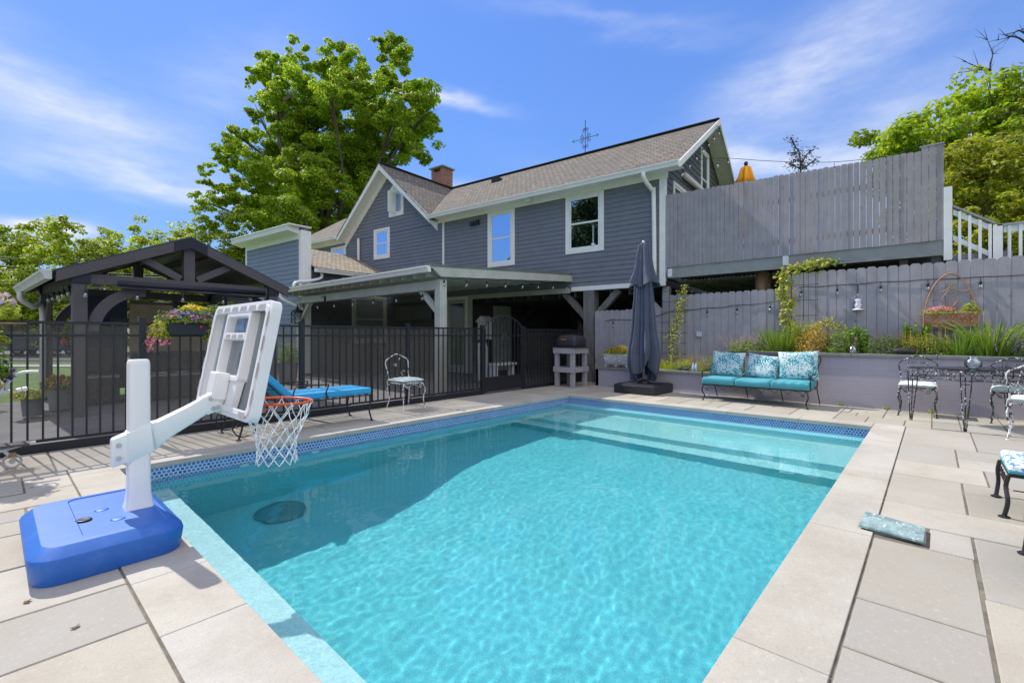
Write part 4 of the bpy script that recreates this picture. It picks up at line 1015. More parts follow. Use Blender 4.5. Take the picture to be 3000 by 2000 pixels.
# ================================================================ BASKETBALL HOOP
bh = thing('basketball_hoop', 'white poolside basketball hoop on a blue base', 'basketball hoop', (.40, 3.5, 0))
def rrect(x0, x1, y0, y1, r, n=5):
    out = []
    for cx_, cy_, a0 in ((x1-r, y1-r, 0), (x0+r, y1-r, 90), (x0+r, y0+r, 180), (x1-r, y0+r, 270)):
        for i in range(n+1):
            a = R(a0+90*i/n); out.append((cx_+r*math.cos(a), cy_+r*math.sin(a)))
    return out
m = M(); rings = [(0, 0, .10), (.012, .015, .11), (.0, .11, .11), (.004, .128, .11), (.046, .166, .09), (.054, .171, .085)]
x0, x1, y0, y1 = .10, .715, 3.02, 3.98; b0 = 0; prev = None
for ins, z, r in rings:
    ins = .02 if z == 0 else ins
    pr = rrect(x0+ins, x1-ins, y0+ins, y1-ins, r); st_ = len(m.v); m.v += [(a, c, z) for a, c in pr]
    if prev is not None:
        for i in range(len(pr)): m._f((prev+i, prev+(i+1) % len(pr), st_+(i+1) % len(pr), st_+i))
    prev = st_
npr = len(pr)
pr2 = rrect(x0+.20, x1-.075, y0+.085, y1-.085, .05); s2 = len(m.v); m.v += [(a, c, .1725) for a, c in pr2]
for i in range(npr): m._f((prev+i, prev+(i+1) % npr, s2+(i+1) % npr, s2+i))
pr3 = rrect(x0+.205, x1-.08, y0+.09, y1-.09, .05); s3 = len(m.v); m.v += [(a, c, .166) for a, c in pr3]
for i in range(npr): m._f((s2+i, s2+(i+1) % npr, s3+(i+1) % npr, s3+i))
m._f([s3+i for i in range(npr)])
m._f([i for i in range(npr-1, -1, -1)])
base = build('base', m, plastic_b, bh, world=True, smooth=True)
mo = base.modifiers.new('es', 'EDGE_SPLIT'); mo.split_angle = R(24)
m = M().lathe([(.032, .166), (.036, .172), (.030, .176), (.022, .174)], .33, 3.42, 20); build('filler_cap', m, pm('dark_cap', (.02, .02, .03), .4), base, world=True, smooth=True)
m = M()
for yy in (3.32, 3.56): m.lathe([(.034, .1658), (.024, .1685), (.010, .1698), (.002, .1700)], .46 if yy < 3.4 else .42, yy, 16)
build_each('dimple', m, plastic_b, base, world=True, smooth=True)
# pole: two nested tapering box sections
def loft(mm, secs):
    prev = None; n_ = 0
    for pts in secs:
        s0 = len(mm.v); mm.v += [tuple(p) for p in pts]; n_ = len(pts)
        if prev is not None:
            for i in range(n_): mm._f((prev+i, prev+(i+1) % n_, s0+(i+1) % n_, s0+i))
        else: mm._f([s0+i for i in range(n_-1, -1, -1)])
        prev = s0
    mm._f([prev+i for i in range(n_)])
px, py = .575, 3.48
m = M(); secs = []
for z, hx_, hy_ in ((.164, .068, .068), (.20, .060, .060), (.26, .054, .054), (.50, .051, .052), (1.0, .050, .050), (1.02, .048, .048), (1.028, .042, .042)):
    secs.append([(a, c, z) for a, c in rrect(px-hx_, px+hx_, py-hy_, py+hy_, .018, 3)])
loft(m, secs); pole = build('pole', m, plastic_w, bh, world=True, smooth=True); pole.modifiers.new('es', 'EDGE_SPLIT').split_angle = R(40)
# arm: sleeve round the pole, boom rising to the board
def sec(x, zc, hz_, hy_, r=.012, sl=.0):
    return [(x+sl*(c-zc), a, c) for a, c in rrect(py-hy_, py+hy_, zc-hz_, zc+hz_, r, 2)]
m = M(); secs = []
for x, zc, hz_, hy_, sl in ((px-.125, .500, .076, .030, .0), (px-.118, .502, .082, .036, .0), (px-.060, .520, .086, .040, .0), (px-.054, .522, .092, .0565, .0), (px+.056, .570, .088, .0565, -.1), (px+.062, .572, .080, .040, -.3), (px+.11, .598, .060, .037, -.4), (px+.25, .672, .051, .035, -.45), (px+.320, .712, .048, .034, -.45), (px+.33, .717, .056, .040, -.3), (px+.415, .752, .070, .040, 0)):
    secs.append(sec(x, zc, hz_, hy_, .014, sl))
loft(m, secs); arm = build('arm', m, pm('pale_blue_white_plastic', (.74, .76, .75), .35, .02, spec=.5), bh, world=True, smooth=True); arm.modifiers.new('es', 'EDGE_SPLIT').split_angle = R(30)
def bolt(x, z, parent, y=None):
    y = py-.060 if y is None else y
    m = M(); 
    for rr, dd in ((.013, .004), (.008, .008)):
        m.tube([(x, y, z), (x, y-dd, z)], rr, 12)
    build('bolt', m, steel, parent, world=True)
bolt(px-.095, .545, arm, py-.039); bolt(px-.095, .470, arm, py-.039); bolt(px+.375, .70, arm, py-.044); bolt(px+.40, .705, arm, py-.044); bolt(px+.36, .765, arm, py-.044)
# backboard, leaning forward over the water
BB = thing_m = None
by, bz0, bz1, bw = 3.50, .645, 1.375, .545
def BP(u, v, d):      # u across (along world Y), v up 0..1, d = depth behind the front face
    x = 1.00+.14*v; nx_, nz_ = .982, -.188
    return (x+.055-d*nx_, by+u, bz0+(bz1-bz0)*v+d*(-nz_)*1.0)
def bprism(mm, pts, d0, d1):
    n_ = len(pts); s0 = len(mm.v); mm.v += [BP(u, v, d0) for u, v in pts]+[BP(u, v, d1) for u, v in pts]
    mm._f(range(s0, s0+n_)); mm._f(range(s0+2*n_-1, s0+n_-1, -1))
    for i in range(n_): mm._f((s0+i, s0+n_+i, s0+n_+(i+1) % n_, s0+(i+1) % n_))
def bring(mm, outer, inner, d0, d1):
    """frame between two loops of equal length"""
    n_ = len(outer); s0 = len(mm.v)
    for d in (d0, d1):
        mm.v += [BP(u, v, d) for u, v in outer]+[BP(u, v, d) for u, v in inner]
    O0, I0, O1, I1 = s0, s0+n_, s0+2*n_, s0+3*n_
    for i in range(n_):
        k = (i+1) % n_
        mm._f((O0+i, O0+k, I0+k, I0+i)); mm._f((O1+k, O1+i, I1+i, I1+k)); mm._f((O0+k, O0+i, O1+i, O1+k)); mm._f((I0+i, I0+k, I1+k, I1+i))
V = lambda s_: s_/(bz1-bz0)
def brr(u0, u1, v0, v1, r):     # rounded rect in (u, v) with r in metres
    out = []
    for cu, cv, a0 in ((u1-r, v1-V(r), 0), (u0+r, v1-V(r), 90), (u0+r, v0+V(r), 180), (u1-r, v0+V(r), 270)):
        for i in range(6): a = R(a0+18*i); out.append((cu+r*math.cos(a), cv+V(r)*math.sin(a)))
    return out
m = M(); H_ = 1.
bring(m, brr(-bw, bw, 0, 1, .06), brr(-bw+.055, bw-.055, V(.05), 1-V(.05), .04), .0, .060)
bring(m, brr(-bw+.03, bw-.03, V(.028), 1-V(.028), .05), brr(-bw+.066, bw-.066, V(.062), 1-V(.062), .035), .060, .068)
iw = .20
bring(m, brr(-iw-.028, iw+.028, .30, 1-V(.05), .03), brr(-iw, iw, .345, 1-V(.09), .03), .004, .064)      # inner frame
bprism(m, [(-iw, .665), (iw, .665), (iw, .725), (-iw, .725)], .004, .064)                        # cross rail
bprism(m, [(-.16, .02), (.16, .02), (.215, .34), (-.215, .34)], .010, .055)
frame = build('backboard_frame', m, plastic_w, bh, world=True, bevel=.006)
m = M()                      # moulded slots along the top and cross rail, beige inside
for u in (-.40, -.24, -.08, .08, .24, .40): bprism(m, [(u-.06, 1-V(.052)), (u+.06, 1-V(.052)), (u+.05, 1-V(.024)), (u-.05, 1-V(.024))], .066, .0695)
for u in (-.12, .0+.0, .12): bprism(m, [(u-.045, .678), (u+.045, .678), (u+.035, .712), (u-.035, .712)], .062, .0655)
for u in (-.42, .42): bprism(m, [(u-.06, V(.022)), (u+.06, V(.022)), (u+.05, V(.052)), (u-.05, V(.052))], .066, .0695)
for s_ in (-1, 1):
    for v in (.2, .42, .64, .84): bprism(m, [(s_*(bw-.030), v-.06), (s_*(bw-.022), v-.06), (s_*(bw-.022), v+.06), (s_*(bw-.030), v+.06)][::s_], .0665, .0695)
build_each('slot', m, pm('beige_shadow_plastic', (.42, .39, .36), .6), frame, world=True)
m = M(); bprism(m, brr(-bw+.06, bw-.06, V(.05), 1-V(.05), .03), .002, .006); build('acrylic_panel', m, acrylic, bh, world=True)
m = M(); bprism(m, [(.02, .76), (.16, .76), (.16, .92), (.02, .92)], .0075, .0085); build('warning_sticker', m, pm('blue_sticker', (.13, .25, .42), .4, .5, 30), bh, world=True)
m = M(); bprism(m, [(-.075, .12), (.075, .12), (.075, .36), (-.075, .36)], .055, .14); bprism(m, [(-.05, .02), (.05, .02), (.055, .14), (-.055, .14)], .055, .11); build('mount', m, plastic_w, bh, world=True, bevel=.012)
# rim, brace and net
RC = Vector((1.365, 3.5, .700)); RR = .232
ct, stl = math.cos(R(8)), math.sin(R(8))
def RP(a, r, z): return Vector((RC.x+r*math.cos(a)*ct, RC.y+r*math.sin(a), RC.z-r*math.cos(a)*stl*.3+z))
m = M().tube([RP(2*math.pi*i/40, RR, 0) for i in range(40)], .0085, 8, closed=True)
m.tube([RP(math.pi+.62, RR, -.004), (1.10, 3.44, .712), (1.05, 3.42, .705)], .006, 6); m.tube([RP(math.pi-.62, RR, -.004), (1.10, 3.56, .712), (1.05, 3.58, .705)], .006, 6)
m.tube(smoothp([(1.06, 3.38, .655), (1.16, 3.34, .652), (1.24, 3.36, .665), RP(math.pi+1.2, RR, -.004)], 4), .006, 6); m.tube(smoothp([(1.06, 3.62, .655), (1.16, 3.66, .652), (1.24, 3.64, .665), RP(math.pi-1.2, RR, -.004)], 4), .006, 6)
m.tube([(1.05, 3.36, .655), (1.05, 3.64, .655)], .006, 6)
m.bx(1.045, 1.075, 3.42, 3.58, .64, .73)
rim = build('rim', m, orange, bh, world=True, smooth=True); rim.modifiers.new('es', 'EDGE_SPLIT').split_angle = R(50)
m = M(); N_ = 12; lev = [(0, RR), (-.095, .205), (-.165, .168), (-.225, .145), (-.280, .133), (-.335, .128), (-.385, .131), (-.43, .136)]
def NP(k, i):
    z, r = lev[k]; a = 2*math.pi*(i+(.5 if k % 2 else 0))/N_
    j_ = .006*math.sin(i*2.3+k); return RP(a, r+j_, z-.008)
for k in range(len(lev)-1):
    for i in range(N_):
        a_ = NP(k, i); sh = (0, -1) if k % 2 == 0 else (0, 1)
        for d_ in sh:
            c_ = NP(k+1, i+d_); mid = (a_+c_)/2; out = Vector((mid.x-RC.x, mid.y-RC.y, 0)).normalized()*(-.006 if k < 2 else .002)
            m.tube([a_, mid+out+Vector((0, 0, -.004)), c_], .0036, 5)
        m.lathe([(.001, -.007), (.0065, 0), (.001, .007)], *NP(k+1, i)[:2], 6, NP(k+1, i)[2], cap=False)
for i in range(N_): p_ = NP(0, i); m.tube([p_+Vector((0, 0, .016)), p_+Vector((.008, 0, 0)), p_-Vector((0, 0, .008))], .004, 5)
build('net', m, netm, rim, world=True, smooth=True)

# ================================================================ MARKET UMBRELLA, CLOSED
um = thing('closed_umbrella', 'tall closed slate-blue patio umbrella on a square black base', 'umbrella', (8.95, 4.42, 0))
m = M()
m.bx(8.50, 9.40, 3.98, 4.86, .0, .185); ub = build('base', m, pm('black_resin', (.025, .026, .032), .5, .1, 20, bump=.2), um, world=True, bevel=.025)
m = M()
for a, c in ((8.52, 4.0), (8.98, 4.0), (8.52, 4.45), (8.98, 4.45)): m.bx(a+.03, a+.39, c+.03, c+.37, .187, .197)
build('base_tile', m, pm('black_resin'  , (.02, .021, .026)), ub, world=True, bevel=.01)
m = M().lathe([(.13, .186), (.14, .21), (.10, .24), (.05, .255), (.03, .27)], 8.95, 4.42, 24); build('hub', m, blackm, um, world=True, smooth=True)
m = M().tube([(8.95, 4.42, .16), (8.95, 4.42, 3.08)], .024, 12); m.lathe([(.03, 3.06), (.034, 3.08), (.02, 3.11), (.004, 3.12)], 8.95, 4.42, 12); build('pole', m, pm('grey_pole', (.45, .46, .48), .35, metal=.5), um, world=True, smooth=True)
fab = pm('slate_blue_canvas', (.072, .085, .125), .8, .10, 3, bump=.25, bscale=180)
def cloth(parent, prof, nf, amp, ph, name, hem=None, n=160, seed=1):
    """hanging folded cloth: prof = [(z, radius)], nf folds of depth amp growing downwards"""
    pf_ = []
    for (za, ra_), (zb, rb_) in zip(prof[:-1], prof[1:]):
        for q_ in range(4): pf_.append((za+(zb-za)*q_/4, ra_+(rb_-ra_)*q_/4))
    prof = pf_+[prof[-1]]
    m = M(); L = len(prof)
    for k, (z, r) in enumerate(prof):
        t_ = k/(L-1)
        for i in range(n):
            a = 2*math.pi*i/n
            f_ = math.sin(a*nf+ph+.5*math.sin(a*2+seed))+.45*math.sin(a*(nf*2+1)+seed)+.3*math.sin(a*3+seed*2+t_*1.5)
            rr = r*(1+amp*(.25+.75*t_)*f_)+.012*noise.noise(Vector((a*4, z*7, seed)))+.005*noise.noise(Vector((a*11, z*22, seed))); zz = z
            if hem and t_ > .55: zz += hem(a)*((t_-.55)/.45)
            m.v.append((8.95+rr*math.cos(a), 4.42+rr*math.sin(a), zz))
    for k in range(L-1):
        for i in range(n): m._f((k*n+i, k*n+(i+1) % n, (k+1)*n+(i+1) % n, (k+1)*n+i))
    o = build(name, m, fab, parent, world=True, smooth=True)
    so_ = o.modifiers.new('thick', 'SOLIDIFY'); so_.thickness = .004; return o
def hemf(a):
    return .30*max(0, math.cos((a-R(228))*1.0))**3*1.0-.10*max(0, math.cos(a-R(290)))**6-.06+.05*math.sin(a*5)
cloth(um, [(3.02, .055), (2.8, .10), (2.5, .14), (2.2, .16), (1.9, .175), (1.6, .19), (1.3, .205), (1.05, .235), (.85, .26), (.7, .26), (.52, .235), (.36, .20)], 7, .30, .3, 'canopy', hemf, seed=2)
cloth(um, [(3.07, .035), (3.04, .09), (2.86, .125), (2.6, .165), (2.42, .20), (2.30, .235), (2.21, .26)], 5, .26, 1.0, 'canopy_vent', lambda a: .07*math.sin(a*3+1), seed=4)

# ================================================================ SOFA + CUSHIONS
teal = pm('teal_canvas', (.065, .31, .36), .75, .06, 3, bump=.35, bscale=14)
def floral(name, base_, dark_, pale_):
    def ex(t, tc, c, b):
        v1 = t.n('ShaderNodeTexVoronoi'); v1.inputs['Scale'].default_value = 46; t.set(v1.inputs['Vector'], tc)
        big = t.noise(tc, 4.2, 3, .6)
        thr = t.rng(big, .38, .62, .40, .72)
        c = t.mix(t.m('LESS_THAN', v1.outputs[0], thr), (*dark_, 1), (*pale_, 1))
        c = t.mix(t.rng(v1.outputs[1], .55, .6, 0, .5) if 0 else t.rng(t.noise(tc, 150, 2, .7), .58, .66, 0, .5), c, (*base_, 1))
        return c
    return pm(name, base_, .8, .05, extra=ex)
fl1 = floral('teal_floral_fabric', (.08, .36, .42), (.03, .27, .33), (.60, .68, .66))
def pillowmesh(w_, h_, th, n=18, pinch=.12):
    m = M(); 
    for side in (1, -1):
        b0 = len(m.v)
        for i in range(n+1):
            for j in range(n+1):
                u, v = 2*i/n-1, 2*j/n-1
                prof = (max(0, 1-u**4)*max(0, 1-v**4))**.5
                cr = 1-pinch*(1-abs(v)**2)*abs(u)**3*.5; cr2 = 1-pinch*(1-abs(u)**2)*abs(v)**3*.5
                wob = .006*noise.noise(Vector((u*3, v*3, side*4+w_)))
                m.v.append((side*(th/2*prof+wob*prof), u*w_/2*cr, v*h_/2*cr2))
        for i in range(n):
            for j in range(n):
                a = b0+i*(n+1)+j; q_ = (a, a+n+1, a+n+2, a+1); m._f(q_ if side > 0 else q_[::-1])
    return m
def xf(m, mat4): m.v = [tuple(mat4 @ Vector(v)) for v in m.v]; return m
sf = thing('patio_sofa', 'black wrought iron sofa with three teal seat cushions against the block wall', 'sofa', (9.0, 2.28, 0))
m = M(); sx0, sx1, sy0, sy1 = 8.62, 9.28, 1.45, 3.12
m.tube([(sx0, sy0, .285), (sx0, sy1, .285), (sx1, sy1, .285), (sx1, sy0, .285)], .011, 6, closed=True)
for i in range(12): y = sy0+(sy1-sy0)*(i+.5)/12; m.tube([(sx0, y, .285), (sx1, y, .285)], .004, 4)
m.tube(smoothp([(sx1, sy0, .285), (sx1+.05, sy0, .6), (sx1+.08, sy0+.02, .82), (sx1+.08, (sy0+sy1)/2, .86), (sx1+.08, sy1-.02, .82), (sx1+.05, sy1, .6), (sx1, sy1, .285)], 5), .009, 6)
for k in range(8):          # scroll apron under the front rail
    y = sy0+.12+k*.2; m.tube(smoothp([(sx0, y-.08, .275), (sx0, y-.03, .215), (sx0, y+.02, .255), (sx0, y+.09, .275)], 4), .004, 5)
build('frame', m, ironm, sf, world=True)
for s_, y in ((-1, sy0), (1, sy1)):
    m = M().tube(smoothp([(sx0+.08, y, .29), (sx0+.05, y+s_*.01, .45), (sx0+.10, y+s_*.01, .52), (sx1-.1, y+s_*.01, .53), (sx1+.05, y, .50)], 5), .009, 6)
    m.tube(spiral((sx0+.02, y, .49), .035, 1.2, (1, 0, 0), (0, 0, 1)), .006, 5); build('armrest', m, ironm, sf, world=True)
for y, s_ in ((sy0+.04, -1), (sy1-.04, 1)):
    m = M().tube(smoothp([(sx0, y, .28), (sx0-.03, y+s_*.03, .19), (sx0+.01, y-s_*.005, .08), (sx0-.02, y+s_*.02, .005)], 5), .011, 6); m.lathe([(.022, 0), (.024, .006), (.01, .012)], sx0-.02, y+s_*.02, 10); m.tube(spiral((sx0, y-s_*.05, .20), .03, 1.3, (0, 1, 0), (0, 0, 1)), .005, 5); build('leg', m, ironm, sf, world=True)
for y in (sy0-.0, sy0+.55, sy0+1.12, sy1): build('leg', M().tube([(sx1-.02, y, .28), (sx1+.06, y-.03, .005)], .009, 6), ironm, sf, world=True)
cw = (sy1-sy0)/3
for k in range(3):
    m = M(); a, c = sy0+k*cw+.004, sy0+(k+1)*cw-.004
    nx, ny = 16, 16; top = {}
    sag = (.012, -.03, 0)[k]
    for side in (1, 0):
        b0 = len(m.v)
        for i in range(nx+1):
            for j in range(ny+1):
                u, v = i/nx, j/ny; ed = min(1, min(u, 1-u, v, 1-v)*9)
                x = sx0-.02+(sx1-sx0+.0)*u; y = a+(c-a)*v
                z = (.405+.022*ed**.5-(.02*math.exp(-((v-.5)*3)**2)*(1-u) if k == 1 else 0)-(.012*math.sin(v*26)*math.exp(-u*5) if k == 0 else 0)) if side else .293
                m.v.append((x, y, z))
        for i in range(nx):
            for j in range(ny):
                q_ = (b0+i*(ny+1)+j, b0+(i+1)*(ny+1)+j, b0+(i+1)*(ny+1)+j+1, b0+i*(ny+1)+j+1); m._f(q_ if side else q_[::-1])
    per = [(i, 0) for i in range(nx)]+[(nx, j) for j in range(ny)]+[(i, ny) for i in range(nx, 0, -1)]+[(0, j) for j in range(ny, 0, -1)]
    N1 = (nx+1)*(ny+1)
    for (i, j), (i2, j2) in zip(per, per[1:]+per[:1]):
        m._f((i*(ny+1)+j, i2*(ny+1)+j2, N1+i2*(ny+1)+j2, N1+i*(ny+1)+j)[::-1])
    build('seat_cushion', m, teal, sf, world=True, smooth=True, bevel=.02)
for k, (y, w_, h_, zc, tilt, roll, lab) in enumerate(((1.70, .60, .50, .655, 14, -3, 'right-hand teal floral pillow, the squarest and tallest of the three on the sofa'), (2.25, .54, .44, .62, 22, 7, 'middle teal floral pillow on the sofa, slumped lower than its neighbours'), (2.84, .58, .47, .64, 16, 3, 'left-hand teal floral pillow on the sofa, with the darkest teal corner'))):
    mt = Matrix.Translation((0, 0, 0)) @ Matrix.Rotation(R(tilt), 4, 'Y') @ Matrix.Rotation(R(roll), 4, 'X')
    o = one('pillow', xf(pillowmesh(w_, h_, .17), mt), fl1, lab, 'pillow', 'floral pillows on the sofa', smooth=True); o.location = (9.13, y, zc)

# ================================================================ WROUGHT IRON CHAIRS
def chair(label, x, y, rz, mat, group, cush, seat=.44, hgt=.86, fancy=True):
    """faces local -X: back at +X"""
    t = thing('iron_chair', label, 'chair', (x, y, 0), rz, group)
    hw, d0, d1 = .20, -.19, .19
    m = M(); m.tube([(p[0], p[1], seat-.03) for p in rrect(d0, d1, -hw, hw, .06, 3)], .009, 6, closed=True)
    for k in range(5): m.tube([(d0, -hw+.07+k*.066, seat-.03), (d1, -hw+.07+k*.066, seat-.03)], .004, 4)
    for s_ in (-1, 1): m.tube(smoothp([(d0, s_*.17, seat-.035), (d0-.005, s_*.12, seat-.10), (d0, s_*.05, seat-.06), (d0, 0, seat-.05)], 4), .005, 5); m.tube(spiral((d0, s_*.13, seat-.075), .022, 1.2, (0, 1, 0), (0, 0, 1)), .004, 4)
    build('seat_frame', m, mat, t)
    m = M(); bx_ = d1+.02
    m.tube(smoothp([(d1, -hw+.01, seat-.03), (bx_+.02, -hw+.0, seat+.14), (bx_+.05, -hw-.02, seat+.27), (bx_+.05, -hw+.005, seat+.335), (bx_+.06, -.12, hgt-.045), (bx_+.06, -.06, hgt-.012), (bx_+.06, 0, hgt), (bx_+.06, .06, hgt-.012), (bx_+.06, .12, hgt-.045), (bx_+.05, hw-.005, seat+.335), (bx_+.05, hw+.02, seat+.27), (bx_+.02, hw, seat+.14), (d1, hw-.01, seat-.03)], 5), .0085, 7)
    if fancy:
        for s_ in (-1, 1):
            m.tube(smoothp([(bx_+.02, 0, seat+.02), (bx_+.04, s_*.05, seat+.12), (bx_+.05, s_*.13, seat+.17), (bx_+.05, s_*.18, seat+.20)], 4), .005, 5)
            m.tube(spiral((bx_+.03, s_*.11, seat+.09), .045, 1.3, (0, s_, 0), (0, 0, 1)), .004, 5); m.tube(spiral((bx_+.055, s_*.05, seat+.33), .03, 1.2, (0, s_, 0), (0, 0, -1)), .004, 5)
        m.tube([(bx_+.06, -.10, seat+.34), (bx_+.04, -.13, seat+.2), (bx_+.02, 0, seat+.0)], .004, 5); m.tube([(bx_+.06, .10, seat+.34), (bx_+.04, .13, seat+.2)], .004, 5)
    else:
        m.tube(spiral((bx_+.05, .03, seat+.24), .03, 1.2, (0, 1, 0), (0, 0, 1)), .004, 5); m.tube(spiral((bx_+.05, -.04, seat+.34), .02, 1.2, (0, 1, 0), (0, 0, 1)), .004, 5)
        m.tube(smoothp([(bx_+.02, -.14, seat+.0), (bx_+.03, -.06, seat+.12), (bx_+.04, -.15, seat+.14)], 4), .003, 4)
    build('backrest', m, mat, t)
    for sx, ex in ((d0, -.03), (d1, .05)):
        for s_ in (-1, 1):
            lg = M().tube(smoothp([(sx, s_*(hw-.02), seat-.03), (sx+ex*.6, s_*(hw+.015), seat-.14), (sx+ex*.1, s_*(hw-.01), .16), (sx+ex, s_*(hw+.01), .005)], 4), [.009]*4*3+[.007], 6)
            lg.lathe([(.018, 0), (.019, .005), (.008, .010)], sx+ex, s_*(hw+.01), 8); build('leg', lg, mat, t)
    m = pillowmesh(.43, .41, .075, 16, .05); m = xf(m, Matrix.Translation((-.0, 0, seat+.012)) @ Matrix.Rotation(R(90), 4, 'Y'))
    m.v = [(v[0], v[1], v[2]+.004*math.sin(v[0]*60)*math.sin(v[1]*60)) for v in m.v]
    cu = build('seat_cushion', m, cush, t, smooth=True)
    m = M()
    for s_ in (-1, 1): m.tube(smoothp([(d1-.02, s_*.19, seat+.02), (d1+.03, s_*.21, seat+.0), (d1+.01, s_*.22, seat-.07)], 3), .006, 4); m.tube(smoothp([(d1, s_*.20, seat+.02), (d1+.02, s_*.19, seat+.05)], 3), .008, 4)
    build('cushion_tie', m, cush, cu)
    return t
cushw = pm('faded_white_cushion', (.60, .66, .66), .85, .12, 9, bump=.5, bscale=14)
cushg = pm('faded_sage_cushion', (.46, .54, .53), .85, .2, 16, bump=.5, bscale=14)
chair('small chipped iron chair with curvy back against the black fence', 4.47, 6.32, R(90), ironchip, 'chipped white wrought iron chairs', cushg, fancy=False)
chair('chipped iron chair against the block wall, left end of the glass table', 9.10, .17, 0, ironchip2, 'chipped white wrought iron chairs', cushw)
chair('chipped iron chair against the block wall, behind the glass table at the photo edge', 9.10, -.80, R(-4), ironchip2, 'chipped white wrought iron chairs', cushw)
chair('chipped iron chair at the near side of the glass table, cut by the photo edge', 7.82, -.86, R(172), ironchip, 'chipped white wrought iron chairs', cushw)

# ---- glass table
ta = thing('patio_table', 'rectangular glass-topped wrought iron table with chipped white scrollwork', 'table', (8.75, -.55, 0))
tc_ = [Vector((8.47, .25, 0)), Vector((7.84, -.28, 0)), Vector((8.70, -1.30, 0)), Vector((9.33, -.77, 0))]; TZ = .725
m = M().tube([p+Vector((0, 0, TZ)) for p in tc_], .009, 6, closed=True); m.tube([p*.985+Vector((.0, 0, TZ-.11))+Vector((.13, -.01, 0)) for p in tc_], .008, 6, closed=True)
for i in range(4):
    p, q_ = tc_[i], tc_[(i+1) % 4]; d_ = (q_-p); L_ = d_.length; d_.normalize(); n_ = int(L_/.3)
    for k in range(n_):
        c_ = p+d_*(L_*(k+.5)/n_)+Vector((0, 0, TZ-.055))
        m.tube([c_+d_*.042*math.cos(a)+Vector((0, 0, .042*math.sin(a))) for a in [2*math.pi*j_/10 for j_ in range(10)]], .0035, 4, closed=True)
        m.tube(smoothp([c_-d_*.1+Vector((0, 0, .04)), c_-d_*.05+Vector((0, 0, -.03)), c_+d_*.05+Vector((0, 0, -.04)), c_+d_*.1+Vector((0, 0, .03))], 3), .0035, 4)
        m.tube(spiral(c_+d_*.07, .025, 1.2, d_, (0, 0, 1), 8), .0038, 4)
build('scroll_rim', m, ironchip2, ta, world=True)
m = M().poly([p+Vector((0, 0, TZ+.013)) for p in tc_]); m = M(); m.prism([(p.x, p.y) for p in tc_], 'z', TZ+.010, TZ+.018); build('glass_top', m, tableglass, ta, world=True)
cen = sum(tc_, Vector())/4
for p in tc_:
    q_ = p+(cen-p)*.05; f_ = p+(cen-p)*.03
    m = M()
    for dx, dy in ((.03, .0), (-.02, .03), (-.01, -.035)): m.tube([q_+Vector((dx*1.6, dy*1.6, TZ)), q_+Vector((dx*1.4, dy*1.4, TZ-.2)), f_+Vector((dx*.3, dy*.3, .005))], .0065, 6)
    m.tube([q_+Vector((.04*math.cos(a), .04*math.sin(a), TZ-.15)) for a in [2*math.pi*k/10 for k in range(10)]], .005, 4, closed=True)
    build('leg', m, ironchip2, ta, world=True)
jr = thing('glass_bowl', 'round crackled glass bowl with a rolled rim, on the glass table', 'bowl', (8.35, -.38, TZ+.018))
m = M().lathe([(.035, 0), (.075, .025), (.088, .065), (.078, .105), (.05, .128), (.045, .135), (.055, .15)], n=24); build('bowl', m, clear_glass('crackled_glass', (.86, .9, .92), .30, .18), jr, smooth=True)

# ---- ottomans (blue floral) at the right edge
fl2 = floral('blue_white_leaf_fabric', (.55, .66, .75), (.05, .22, .50), (.82, .86, .90))
def ottoman(label, x0, y1):
    t = thing('ottoman', label, 'ottoman', (x0+.27, y1-.28, 0), 0, 'low cushioned iron ottomans')
    X0, X1, Y0, Y1 = x0, x0+.51, y1-.56, y1
    m = M().bx(X0, X1, Y0, Y1, .262, .278)
    for k in range(5):
        x = X0+.06+k*.095; m.tube(spiral((x, Y1, .215), .03, 1.2, (1, 0, 0), (0, 0, 1), 9), .005, 5)
    m.tube([(X0+.02, Y1, .18), (X1-.02, Y1, .18)], .005, 5); m.tube([(X0, Y0+.02, .18), (X0, Y1-.02, .18)], .004, 5)
    m.tube(spiral((X0, Y1-.13, .22), .05, 1.4, (0, -1, 0), (0, 0, 1), 14), .007, 6)
    build('frame', m, ironm, t, world=True)
    for sx, sy in ((X0, Y0), (X0, Y1), (X1, Y0), (X1, Y1)):
        dx = -.02 if sx == X0 else .02; dy = .02 if sy == Y1 else -.02
        lg = M().tube(smoothp([(sx, sy, .27), (sx-dx*.2, sy+dy*.6, .20), (sx+dx*1.6, sy+dy*.3, .11), (sx+dx*.2, sy+dy*1., .008)], 4), .0125, 7); lg.lathe([(.028, 0), (.03, .007), (.012, .016)], sx+dx*.2, sy+dy, 12); build('leg', lg, ironm, t, world=True)
    m = M().bx(X0, X1, Y0, Y1, .28, .350); build('cushion', m, fl2, t, world=True, bevel=.022, segs=3)
    m = M().bx(X0-.002, X1+.002, Y0-.002, Y1+.002, .281, .312); build('cushion_border', m, teal, t, world=True, bevel=.01)
ottoman('blue and white floral cushioned iron ottoman, the farther of the two at the right edge', 4.36, -.36)
ottoman('blue and white floral cushioned iron ottoman, nearest the camera with one foot showing', 3.18, -.385)

